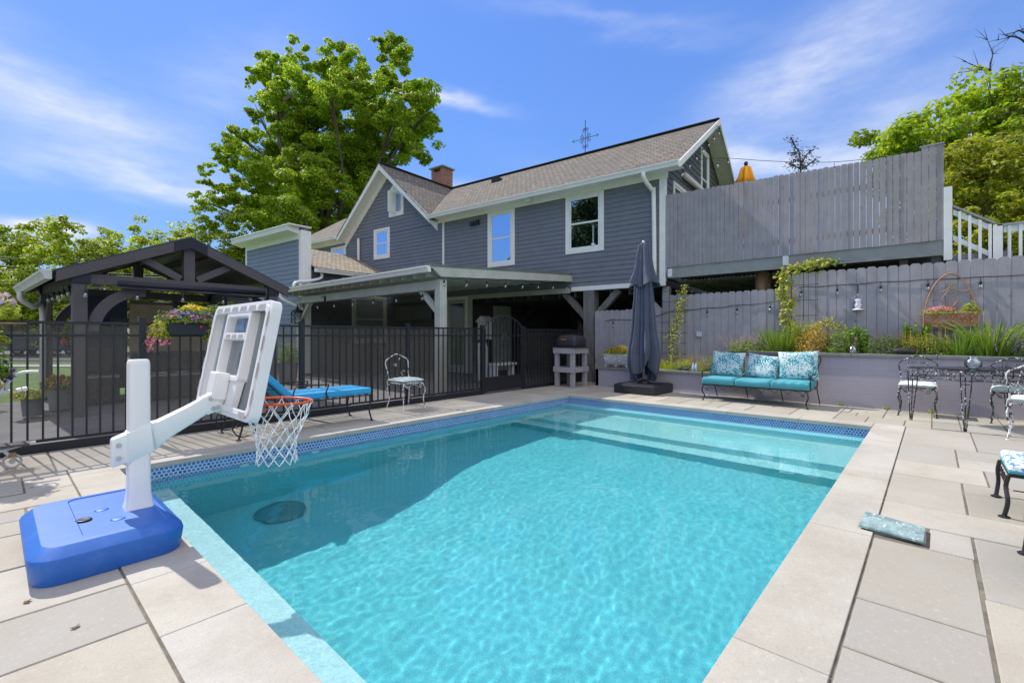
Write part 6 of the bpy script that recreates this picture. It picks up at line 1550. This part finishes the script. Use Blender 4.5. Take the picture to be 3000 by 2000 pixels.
# pots behind the fence
def pot(label, x, y, r, h, parts, shape=1.25):
    t = thing('flower_pot', label, 'flower pot', (x, y, 0), 0, None)
    build('pot', M().lathe([(r, 0), (r*shape*.96, h-.04), (r*shape*1.04, h-.04), (r*shape*1.04, h), (r*shape*.9, h), (r*shape*.88, h-.05)], x, y, 22), greyresin, t, world=True, smooth=False)
    for nm, mm, mt in parts: build(nm, mm, mt, t, world=True)
pot('large grey tub of lime-green leaves on the driveway, seen through the fence', .39, 9.75, .105, .28, [('foliage', bushm((.33, 9.68, .28), .17, .17, .08, 260, .045), LY)])
pot('large grey tub of orange flowers beside the gazebo post', .72, 10.25, .13, .32, [('foliage', bushm((.70, 10.25, .34), .2, .2, .12, 260, .04), LD), ('flowers', flowerm((.70, 10.25, .38), .22, .22, .15, 110, .035, 2), FOr)])
pot('small dark tub of orange and green plants near the road side', -.15, 11.1, .14, .26, [('foliage', bushm((-.15, 11.1, .28), .26, .26, .14, 260, .045), LO), ('flowers', flowerm((-.15, 11.1, .3), .26, .26, .16, 70, .04, 2), FOr)])
pot('grey pot of green leaves below the annex downspout', 4.9, 11.9, .2, .5, [('foliage', bushm((4.9, 11.9, .55), .25, .25, .3, 300, .05), LG)])
c = (3.9, 12.3, 0); plant('green_shrub', 'sunlit green shrub beside the gazebo and behind the lounger back', 'shrub', c, [('foliage', bushm((3.9, 12.3, .2), .5, .4, .7, 800, .06), LY)])
c = (-.9, 12.4, 0); plant('green_shrub', 'low flowering shrub on the lawn beyond the driveway', 'shrub', c, [('foliage', bushm((-.9, 12.6, .1), .9, .9, .5, 700, .07), LO)])
# cart with baskets at the left edge
ct = thing('rolling_cart', 'white tubular rolling cart with a rusty caster at the left edge', 'cart', (.0, 6.0, 0))
m = M(); m.tube(smoothp([(.11, 6.03, .10), (-.05, 5.98, .33), (-.16, 5.95, .45)], 4), .014, 8); m.tube(smoothp([(-.30, 5.9, .30), (.0, 6.0, .62), (.12, 6.05, .80), (.19, 6.06, .84), (.28, 6.05, .84)], 4), .014, 8); m.tube([(-.3, 5.8, .12), (.24, 6.08, .20)], .012, 6); m.tube([(-.4, 5.95, .15), (.26, 6.03, .21)], .012, 6); m.tube([(-.5, 5.95, .66), (.10, 6.03, .68)], .014, 8); build('frame', m, pm('white_tube', (.66, .66, .66), .4, .1), ct, world=True)
m = M().tube([(.14, 6.03, .68), (.17, 6.04, .69)], .018, 8); m.tube([(.18, 6.04, .69), (.205, 6.045, .695)], .018, 8); build('clamp', m, white, ct, world=True)
m = M().tube([(.115+.055*math.cos(a), 6.03, .062+.055*math.sin(a)) for a in [2*math.pi*i/16 for i in range(16)]], .011, 6, closed=True); m.tube([(.115, 6.015, .062), (.115, 6.045, .062)], .022, 10); w_ = build('caster_wheel', m, pm('grey_rubber_wheel', (.42, .41, .40), .6), ct, world=True); m = M().bx(.09, .14, 6.01, 6.05, .10, .135); build('caster_fork', m, rusti, w_, world=True)
m = M().bx(-.5, .22, 5.95, 6.10, .195, .215); build('tray', m, darkint, ct, world=True)
bk = thing('flower_basket', 'basket of green leaves and deep purple petunias on the rolling cart', 'planter', (-.12, 6.05, .68))
m = M().lathe([(.16, .69), (.21, .80), (.20, .80)], -.18, 6.02, 16); build('basket', m, darkint, bk, world=True)
build('foliage', bushm((-.13, 6.0, .82), .22, .22, .18, 600, .045), LG, bk, world=True); build('purple_flowers', flowerm((-.07, 5.98, .82), .20, .18, .13, 26, .045, 2, -.7), FPu, bk, world=True); build('yellow_foliage', bushm((-.10, 6.0, 1.0), .12, .12, .08, 120, .045), LY, bk, world=True)
b2 = thing('hanging_basket', 'hanging basket of pale green leaves and lilac petunias at the top left edge', 'planter', (.05, 6.3, 1.3))
m = M().tube([(.05+.16*math.cos(a), 6.3+.16*math.sin(a), 1.28) for a in [2*math.pi*i/16 for i in range(16)]], .006, 5, closed=True); build('basket_frame', m, rusti, b2, world=True)
build('foliage', bushm((-.02, 6.30, 1.34), .18, .15, .11, 330, .05, lo=1., hi=1.8), LY, b2, world=True); build('flowers', flowerm((-.02, 6.30, 1.40), .20, .16, .14, 60, .05, 2, .4), leafmat('lilac_petals', (.48, .36, .66)), b2, world=True); build('trailing_foliage', bushm((.0, 6.28, 1.12), .10, .10, .06, 70, .05), LY, b2, world=True)

# ================================================================ LOUNGER
lo = thing('chaise_lounge', 'black iron chaise lounge with a bright blue pad and raised back, along the fence', 'lounger', (2.7, 6.03, 0))
m = M(); lx0, lx1, ly0, ly1 = 1.85, 3.46, 5.74, 6.33; LZ = .355
m.tube([(2.35, ly0, LZ), (lx1, ly0, LZ), (lx1, ly1, LZ), (2.35, ly1, LZ)], .010, 6, closed=True)
for k in range(9): m.tube([(2.4+k*.12, ly0, LZ), (2.4+k*.12, ly1, LZ)], .004, 4)
m.tube([(2.38, ly0, LZ), (1.86, ly0, .90), (1.86, ly1, .90), (2.38, ly1, LZ)], .010, 6)
for k in range(5): t_ = (k+.5)/5; m.tube([(2.38-.52*t_, ly0, LZ+.545*t_), (2.38-.52*t_, ly1, LZ+.545*t_)], .004, 4)
m.tube([(1.75, ly0, LZ), (2.4, ly0, LZ), ], .010, 6); m.tube([(1.75, ly1, LZ), (2.4, ly1, LZ)], .010, 6)
build('frame', m, ironm, lo, world=True)
for y in (ly0, ly1):
    m = M().tube(smoothp([(2.42, y, LZ), (2.44, y, .50), (2.50, y, .545), (2.82, y, .545), (2.87, y, .53), (2.84, y, .44), (2.87, y, LZ)], 4), .009, 6); build('armrest', m, ironm, lo, world=True)
    for x, e_ in ((lx1, .03), (1.86, -.03)):
        m = M().tube(smoothp([(x, y, LZ), (x+e_*.2, y, .26), (x-e_*.3, y, .15), (x+e_, y, .008)], 4), .011, 6); m.lathe([(.03, 0), (.03, .008), (.012, .014)], x+e_, y, 12); build('leg', m, ironm, lo, world=True)
for k in range(2):
    m = M().tube([(1.9+.0*math.cos(a)+.13*math.cos(a), ly0+.01+k*.56, .16+.13*math.sin(a)) for a in [2*math.pi*i/20 for i in range(20)]], .008, 5, closed=True); build('scroll_wheel', m, ironm, lo, world=True)
bluec = pm('bright_blue_canvas', (.035, .33, .60), .7, .05, 3)
m = M().bx(2.42, 3.50, ly0+.02, ly1-.02, LZ+.012, LZ+.095); build('seat_pad', m, bluec, lo, world=True, bevel=.018)
m = M().bar((2.42, 6.035, LZ+.06), (1.88, 6.035, .95), .55, .075); build('back_pad', m, bluec, lo, world=True, bevel=.018)

# ================================================================ ROOF FINIAL, YELLOW UMBRELLA
wv_ = thing('roof_ornament', 'thin wrought iron cross ornament standing on the house ridge', 'ornament', HW(-3.735, 3.24, 7.19), HR)
m = M(); m.tube([(0, 0, 0), (0, 0, 1.15)], .012, 6); m.tube([(-.50, 0, .54), (.46, 0, .54)], .010, 6)
for s_ in (-1, 1):
    m.tube(spiral((s_*.13, 0, .60), .07, 1.3, (s_, 0, 0), (0, 0, 1)), .008, 5); m.tube(spiral((s_*.13, 0, .47), .07, 1.3, (s_, 0, 0), (0, 0, -1)), .008, 5); m.tube(spiral((s_*.06, 0, .85), .06, 1.3, (s_, 0, 0), (0, 0, -1)), .008, 5); m.tube(spiral((s_*.06, 0, .25), .06, 1.3, (s_, 0, 0), (0, 0, 1)), .008, 5)
    m.tube([(s_*.42, 0, .49), (s_*.48, 0, .54), (s_*.42, 0, .59)], .008, 5); m.tube([(s_*.07, 0, .02), (0, 0, .07), (s_*.07, .1, .0)], .02, 5)
    m.tube(smoothp([(0, 0, .25), (s_*.10, 0, .38), (s_*.05, 0, .54), (s_*.10, 0, .70), (0, 0, .85)], 4), .007, 5)
build('ironwork', m, ironm, wv_)
yu = thing('yellow_umbrella', 'closed yellow patio umbrella on the raised deck', 'umbrella', (12.4, 3.42, 2.69))
m = M(); n = 72
prof = [(5.33, .03), (5.28, .10), (5.05, .16), (4.88, .22), (4.87, .17), (4.5, .25), (4.0, .26), (3.6, .22)]
for k, (z, r) in enumerate(prof):
    for i in range(n):
        a = 2*math.pi*i/n; m.v.append((12.4+r*(1+.28*math.sin(a*6+k*.3))*math.cos(a), 3.42+r*(1+.28*math.sin(a*6+k*.3))*math.sin(a), z+(.04*math.sin(a*4) if k in (3, 4) else 0)))
for k in range(len(prof)-1):
    for i in range(n): m._f((k*n+i, k*n+(i+1) % n, (k+1)*n+(i+1) % n, (k+1)*n+i))
build('canopy', m, pm('yellow_canvas', (.95, .40, .01), .7, .08), yu, world=True, smooth=True)
m = M().tube([(12.4, 3.42, 2.7), (12.4, 3.42, 5.36)], .022, 10); m.lathe([(.03, 5.33), (.045, 5.37), (.045, 5.41), (.02, 5.44)], 12.4, 3.42, 12); build('pole', m, blackm, yu, world=True)

# ================================================================ FALLEN LEAVES
def GP(x, y): return (x, y)
for i, (x, y) in enumerate(((.10, 5.75), (.20, 5.15), (.33, 4.9), (.52, 5.9), (-.05, 5.3), (.95, 5.95), (.22, 2.55), (.10, 2.95), (3.05, -.32), (5.2, -.6), (8.9, .75), (9.15, -.35))):
    m = M(); m.col = (rnd.uniform(.7, 1.1),)*3; m.leaf((0, 0, .007), .034, Vector((.1, .1, 1)), .8, .3); m.leaf((.008, .008, .008), .022, Vector((-.3, .1, 1)), .8, .3)
    o = one('fallen_leaf', m, FYl if i < 6 else leafmat('brown_leaf', (.20, .11, .05)), 'curled %s leaf %s' % ('yellow' if i < 6 else 'brown', ('behind the blue hoop base', 'left of the blue hoop base', 'between hoop base and pool corner', 'in the fence shadow by the pool corner', 'at the left photo edge above the blue base', 'in the fence shadow behind the hoop arm', 'in front of the blue hoop base, nearer the pool', 'in front of the blue hoop base, nearer the left edge', 'beside the marble tile', 'near the farther ottoman', 'under the left iron chair by the block wall', 'under the glass table')[i]), 'leaf', 'fallen %s leaves' % ('yellow' if i < 6 else 'brown')); o.location = (x, y, 0)
for i, (x, y) in enumerate(((9.42, 1.15), (9.42, .55), (9.42, -.35), (9.42, .02))):
    c = (x, y, 0); m = bushm(c, .02, .035, .035, 12, .026); one('weed', m, LY, 'tiny green weed at the block wall foot, '+('right of the sofa', 'left of the left table chair', 'between the two chairs at the wall', 'under the left table chair')[i], 'weed', 'weeds at the wall foot', loc=c)

# ================================================================ TREES
def tree(name, label, base, trunk_r, lobes, leaf, mat, dens, group=None, tips=None, limb_top=.45, trunk_h=None, up=.6):
    """lobes: (dx, dy, z, r) in metres relative to the trunk foot"""
    t = thing(name, label, 'tree', base, 0, group)
    bx_, by_, bz_ = base; bm_ = M(); zmin = min(l[2] for l in lobes); ztop = max(l[2] for l in lobes); th = trunk_h or (zmin+.15*(ztop-zmin))
    bm_.tube(smoothp([(0, 0, -.4), (.05, 0, th*.4), (0, .08, th)], 4), [trunk_r*(1.25-.06*i) for i in range(9)], 10)
    for l in lobes:
        if rnd.random() > .16: continue
        e = Vector((l[0], l[1], l[2])); s0 = Vector((0, .05, th*rnd.uniform(.75, 1.0))); mid = s0+(e-s0)*.5+Vector((rnd.gauss(0, .06), rnd.gauss(0, .06), .10+rnd.gauss(0, .05)))*(e-s0).length; f_ = trunk_r*.30
        P = smoothp([s0, mid, e], 4); bm_.tube(P, [f_*(1-.82*i/8) for i in range(9)], 6)
        for _ in range(4):
            d = Vector((rnd.gauss(0, 1), rnd.gauss(0, 1), rnd.gauss(.3, .8))).normalized()*l[3]*.9; bm_.tube([P[5], (P[7]+e+d*.5)/2, e+d], [f_*.3, f_*.2, f_*.06], 4)
    build('trunk', bm_, bark, t)
    cr = M()
    for (dx, dy, z, r) in lobes:
        c = Vector((dx, dy, z)); n = int(dens*r*r/(leaf*leaf)*26); nsub = max(5, int(8*r/ max(r, .5)))
        subs = [(Vector((rnd.gauss(0, 1), rnd.gauss(0, 1), rnd.gauss(.1, .9))).normalized()*r*rnd.uniform(.45, .95), r*rnd.uniform(.28, .55)) for _ in range(nsub)]
        tone = rnd.uniform(.8, 1.2)
        for _ in range(n):
            so_, sr = subs[rnd.randrange(nsub)]
            d = Vector((rnd.gauss(0, 1), rnd.gauss(0, 1), rnd.gauss(.25, .8))).normalized()
            p = c+so_+Vector((d.x, d.y, d.z*.62))*sr*rnd.uniform(.6, 1.1)
            k = tone*rnd.uniform(.62, 1.35); cr.col = (k*rnd.uniform(.95, 1.35), k, k*rnd.uniform(.6, 1.1))
            cr.leaf(p, leaf*rnd.uniform(.6, 1.35), d*.7+Vector((rnd.gauss(0, .45), rnd.gauss(0, .45), up)), asp=rnd.uniform(.6, .95), fold=.35)
    build('crown', cr, mat, t); return t
mapl = leafmat('maple_leaf', (.29, .46, .04), .48); bgl = leafmat('sunny_leaf', (.30, .43, .05), .48); lil_ = leafmat('shrub_leaf', (.30, .38, .045), .45)
# big maple: crown lobes given in metres across / up, own depth
zl = [(830,150,60),(780,230,70),(870,260,80),(700,260,80),(600,260,70),(560,340,80),(640,360,100),(500,400,40),(760,380,100),(870,420,90),(1000,170,60),(1080,220,80),(1040,320,100),(1200,280,90),(1160,400,110),(1240,340,60),(1350,130,50),(1420,160,80),(1510,170,70),(1480,260,90),(1380,300,60),(1400,400,100),(1330,480,90),(1500,400,70),(1640,470,100),(1690,560,70),(1560,540,110),(1700,740,80),(1650,640,90),(1550,720,120),(1620,850,80),(1450,620,120),(1480,820,130),(1300,620,120),(1180,560,120),(1020,480,90),(1050,640,90),(560,520,70),(560,600,80),(680,500,110),(800,560,110),(700,640,110),(900,600,100),(780,740,110),(900,780,110),(640,770,60),(400,740,60),(340,800,70),(430,830,90),(520,740,60),(330,880,60),(300,930,50),(220,970,50),(400,960,80),(500,900,80),(700,900,110),(560,980,90),(820,900,120),(960,880,120),(1100,820,130),(1250,760,130),(1250,900,130),(1380,900,110),(1130,980,130),(1000,1020,130),(850,1040,130),(700,1060,120),(560,1090,100),(420,1090,80),(300,1120,80),(220,1080,50),(160,1180,60),(240,1200,70),(350,1200,80),(480,1200,100),(620,1200,110),(780,1200,130),(940,1180,130),(1080,1160,120),(1220,1140,100),(1300,1050,100),(230,1320,70),(330,1320,80),(450,1330,80),(560,1330,90),(700,1310,110),(860,1320,120),(980,1320,110),(300,1390,60),(1000,1400,80),(1150,1240,70),(1130,1340,90)]
D_ = 35; k_ = .4464*D_/1370; ca, sa_ = math.cos(R(42)), math.sin(R(42))
base = (sa_*(-14.2)+ca*D_, ca*14.2+sa_*D_, -.04); lobes = []
for a, c, r in zl:
    rt = (a-980)*k_; zz = 1.17+(982-(60+c*.4464))*D_/1370; rr = r*k_*1.02
    w_ = math.sqrt(max(.05, 1-((a-960)/850)**2))
    for q_ in range(2 if r > 85 else 1):
        dd = rnd.uniform(-1, 1)*4.2*w_ if q_ == 0 else rnd.uniform(1.5, 5.)*w_
        s2_ = (D_+dd)/D_; R_ = (rt-14.2)*s2_+14.2
        lobes.append((sa_*R_+ca*dd, -ca*R_+sa_*dd, (zz-1.17)*s2_+1.17, rr*(1 if q_ == 0 else .9)))
for _ in range(34):
    a_ = rnd.uniform(-4.6, 5.6); z_ = rnd.uniform(8.5, 19); lobes.append((sa_*a_+ca*rnd.uniform(-1, 3.5), -ca*a_+sa_*rnd.uniform(-1, 3.5), z_, rnd.uniform(1.2, 1.7)))
tree('maple_tree', 'huge broad maple tree rising behind the house', base, .55, lobes, .18, mapl, 1.45, limb_top=.5, trunk_h=6.5)
def blob_lobes(rx, ry, z0, z1, n, r0, r1):
    out = []
    for _ in range(n):
        d = Vector((rnd.gauss(0, 1), rnd.gauss(0, 1), rnd.gauss(0, 1))).normalized(); q_ = rnd.uniform(.35, 1)**.6
        out.append((d.x*rx*q_, d.y*ry*q_, (z0+z1)/2+d.z*(z1-z0)/2*q_, rnd.uniform(r0, r1)))
    return out
def wp_(px_, D): r = (px_-1500)/1370*D; return (sa_*r+ca*D, -ca*r+sa_*D)
for i, (px_, D, top, rx, lab) in enumerate(((-60, 27, 7.0, 3.2, 'sunlit leafy tree at the far left edge, beyond the gazebo'), (90, 30, 8.6, 3.2, 'sunlit tree beyond the road, above the gazebo gutter'), (220, 28, 8.4, 2.7, 'taller pointed sunlit tree left of the gazebo peak'), (345, 33, 8.7, 2.8, 'loose-crowned tree seen through the gazebo gable'), (490, 33, 10.2, 3.2, 'wide sunlit tree directly behind the gazebo peak'), (610, 30, 6.6, 1.8, 'small sunlit tree between the gazebo roof and the annex'), (715, 34, 8.6, 1.7, 'narrow tree at the left corner of the annex'), (790, 34, 6.5, 3.0, 'dark tree mass behind the annex false front'))):
    x, y = wp_(px_, D); tree('background_tree', lab, (x, y, -.04), .22, blob_lobes(rx, rx, .6 if px_ < 640 else 2, top-.4, 42, .75, 1.25), .19, bgl if i != 7 else mapl, .55, 'sunlit trees beyond the driveway', up=.8)
# right-hand trees on the hillside
x, y = wp_(2960, 19); z0 = hz(x, y)
tree('maple_tree', 'large dense bright green maple on the hillside at the right edge', (x, y, z0-.2), .4, blob_lobes(4.5, 4.5, 2.0, 11.5-z0, 80, 1.0, 1.6), .20, leafmat('dense_maple_leaf', (.26, .40, .03), .46), .62)
x, y = wp_(2700, 20); z0 = hz(x, y)
tree('small_tree', 'slender tree with darker airy leaves left of the hillside maple', (x, y, z0-.2), .12, [(0, 0, 6.8-z0, .8), (.3, .3, 7.8-z0, .6), (-.4, .2, 6.0-z0, .9), (-.1, -.3, 5.2-z0, 1.), (.5, .1, 6.2-z0, .7), (-.9, .6, 5.2-z0, .6)], .17, leafmat('olive_leaf', (.075, .13, .03), .3), .40)
x, y = wp_(2985, 11.0); z0 = hz(x, y)
tree('tall_shrub', 'tall yellow-green leafy shrub behind the white railing', (x, y, z0-.1), .12, blob_lobes(1.75, 1.75, .35, 5.9-z0, 46, .42, .75), .105, lil_, .62, up=.6)
x, y = wp_(2800, 13.0); z0 = hz(x, y)
tree('tall_shrub', 'lower yellow-green shrub just right of the deck screen', (x, y, z0-.1), .08, blob_lobes(.9, 1.2, .4, 3.6-z0+.6, 20, .35, .6), .10, lil_, .62, up=.6)
x, y = wp_(3250, 12.0); z0 = hz(x, y)
tree('tall_shrub', 'yellow-green shrub beyond the right edge', (x, y, z0-.1), .12, blob_lobes(1.9, 1.9, .4, 5.6-z0, 30, .42, .7), .12, lil_, .5, up=.6)
# bare branches above the hillside maple
def bare(name, label, base, pts_list, r):
    t = thing(name, label, 'tree', base); m = M()
    for P in pts_list:
        P = [Vector(p) for p in P]; m.tube(smoothp(P, 4), [r*(1-.8*i/(4*(len(P)-1))) for i in range(4*(len(P)-1)+1)], 5)
        for i in range(1, len(P)):
            for _ in range(3):
                d = (P[i]-P[i-1]).normalized()+Vector((rnd.gauss(0, .6), rnd.gauss(0, .6), rnd.gauss(0, .5))); m.tube([P[i], P[i]+d*.2+Vector((0, 0, .03)), P[i]+d*.4], [r*.3, r*.2, r*.08], 4)
    build('branches', m, pm('dead_bark', (.05, .045, .04), .9), t, world=True)
def q3(px_, py_, D): x, y = wp_(px_, D); return (x, y, 1.17+(982-py_)*D/1370)
D = 21
bare('dead_tree', 'bare dead branches sticking up above the hillside maple', (*wp_(2905, D), hz(*wp_(2905, D))), [[(*wp_(2905, D), 1.5), q3(2903, 400, D), q3(2900, 205, D), q3(2908, 160, D), q3(2893, 118, D)], [q3(2903, 206, D), q3(2860, 195, D), q3(2832, 183, D)], [q3(2903, 206, D), q3(2870, 205, D), q3(2820, 212, D)], [(*wp_(3150, D), 2.), q3(3100, 250, D), q3(3000, 98, D), q3(2960, 108, D), q3(2925, 118, D)], [q3(3020, 140, D), q3(2985, 112, D), q3(2945, 104, D), q3(2985, 92, D)]], .05)
D = 15
x, y = wp_(2335, D); cz = 1.17
lb = [];
t = thing('young_conifer', 'scraggly dark young conifer poking up above the deck screen', 'tree', (x, y, .2))
m = M(); lf_ = M()
sp_ = [[q3(2345, 760, D), q3(2345, 480, D), q3(2330, 430, D), q3(2316, 402, D)], [q3(2345, 490, D), q3(2362, 455, D), q3(2385, 437, D)], [q3(2345, 500, D), q3(2372, 480, D), q3(2390, 468, D)], [q3(2345, 495, D), q3(2325, 485, D), q3(2312, 478, D)], [q3(2336, 450, D), q3(2316, 448, D)], [q3(2342, 470, D), q3(2325, 468, D)]]
for P in sp_:
    Q = smoothp(P, 6); m.tube(Q, .022, 5)
    for i_, p in enumerate(Q):
        if p.z > 6.4:
            for _ in range(7): lf_.col = hv(.6, 1.2); lf_.leaf(p+Vector((rnd.gauss(0, .08), rnd.gauss(0, .08), rnd.gauss(0, .07))), .10, Vector((rnd.gauss(0, .5), rnd.gauss(0, .5), 1)), .35)
build('trunk', m, bark, t, world=True); build('crown', lf_, leafmat('dark_needles', (.03, .065, .03), .15), t, world=True)
# tree that stands beyond the driveway on the left, mirrored in the upstairs window
tree('maple_tree', 'large maple beyond the left edge, reflected in the upstairs window', (-15, 17.5, -.04), .4, blob_lobes(4.8, 4.8, 1.5, 13, 60, 1.2, 2.0), .30, leafmat('shaded_olive_leaf', (.07, .11, .03), .25), 1.1)

# ================================================================ CAR ON THE ROAD, WIRES
cr_ = thing('car', 'dark blue estate car on the road, seen through the fence mesh', 'car', (*wp_(95, 27), 0), math.atan2(wp_(200, 27.2)[1]-wp_(0, 26.8)[1], wp_(200, 27.2)[0]-wp_(0, 26.8)[0]))
m = M(); body = [(-2.2, .30), (2.2, .30), (2.28, .55), (2.2, .88), (1.95, .95), (1.55, 1.38), (.2, 1.46), (-.7, 1.40), (-1.25, .98), (-2.1, .85), (-2.25, .6)]
m.prism(body, 'y', -.85, .85); build('body', m, pm('dark_blue_car_paint', (.035, .045, .09), .25, spec=.6), cr_, bevel=.08)
m = M(); m.prism([(-.62, 1.0), (1.7, 1.0), (1.45, 1.32), (.2, 1.39), (-.45, 1.34)], 'y', -.865, .865); build('window', m, pm('car_glass', (.06, .075, .09), .08, spec=.8), cr_)
for x in (-1.4, 1.4):
    for y in (-.86, .74): m = M().tube([(x, y, .32), (x, y+.12, .32)], .32, 18); wl = build('wheel', m, darkint, cr_); build('rim', M().tube([(x, y-.01, .32), (x, y+.13, .32)], .2, 14), steel, wl)
m = M(); m.bx(2.12, 2.26, -.87, -.55, .72, .92); build('tail_light', m, pm('red_lens', (.55, .02, .02), .3), cr_)
for i, (a, c) in enumerate(((745, 776), (772, 800), (783, 806), (795, 812), (828, 838), (866, 876))):
    p0 = q3(-300, a-22, 24); p1 = q3(700, c+10, 30); pm_ = [Vector(p0)+(Vector(p1)-Vector(p0))*k/6-Vector((0, 0, .25*math.sin(math.pi*k/6))) for k in range(7)]
    m = M().tube(pm_, .013, 4); one('utility_wire', m, pm('pale_wire', (.42, .42, .42), .6), ('topmost', 'second', 'third', 'fourth', 'fifth', 'lowest')[i]+' of the overhead wires crossing the left-hand trees', 'wire', 'overhead wires')
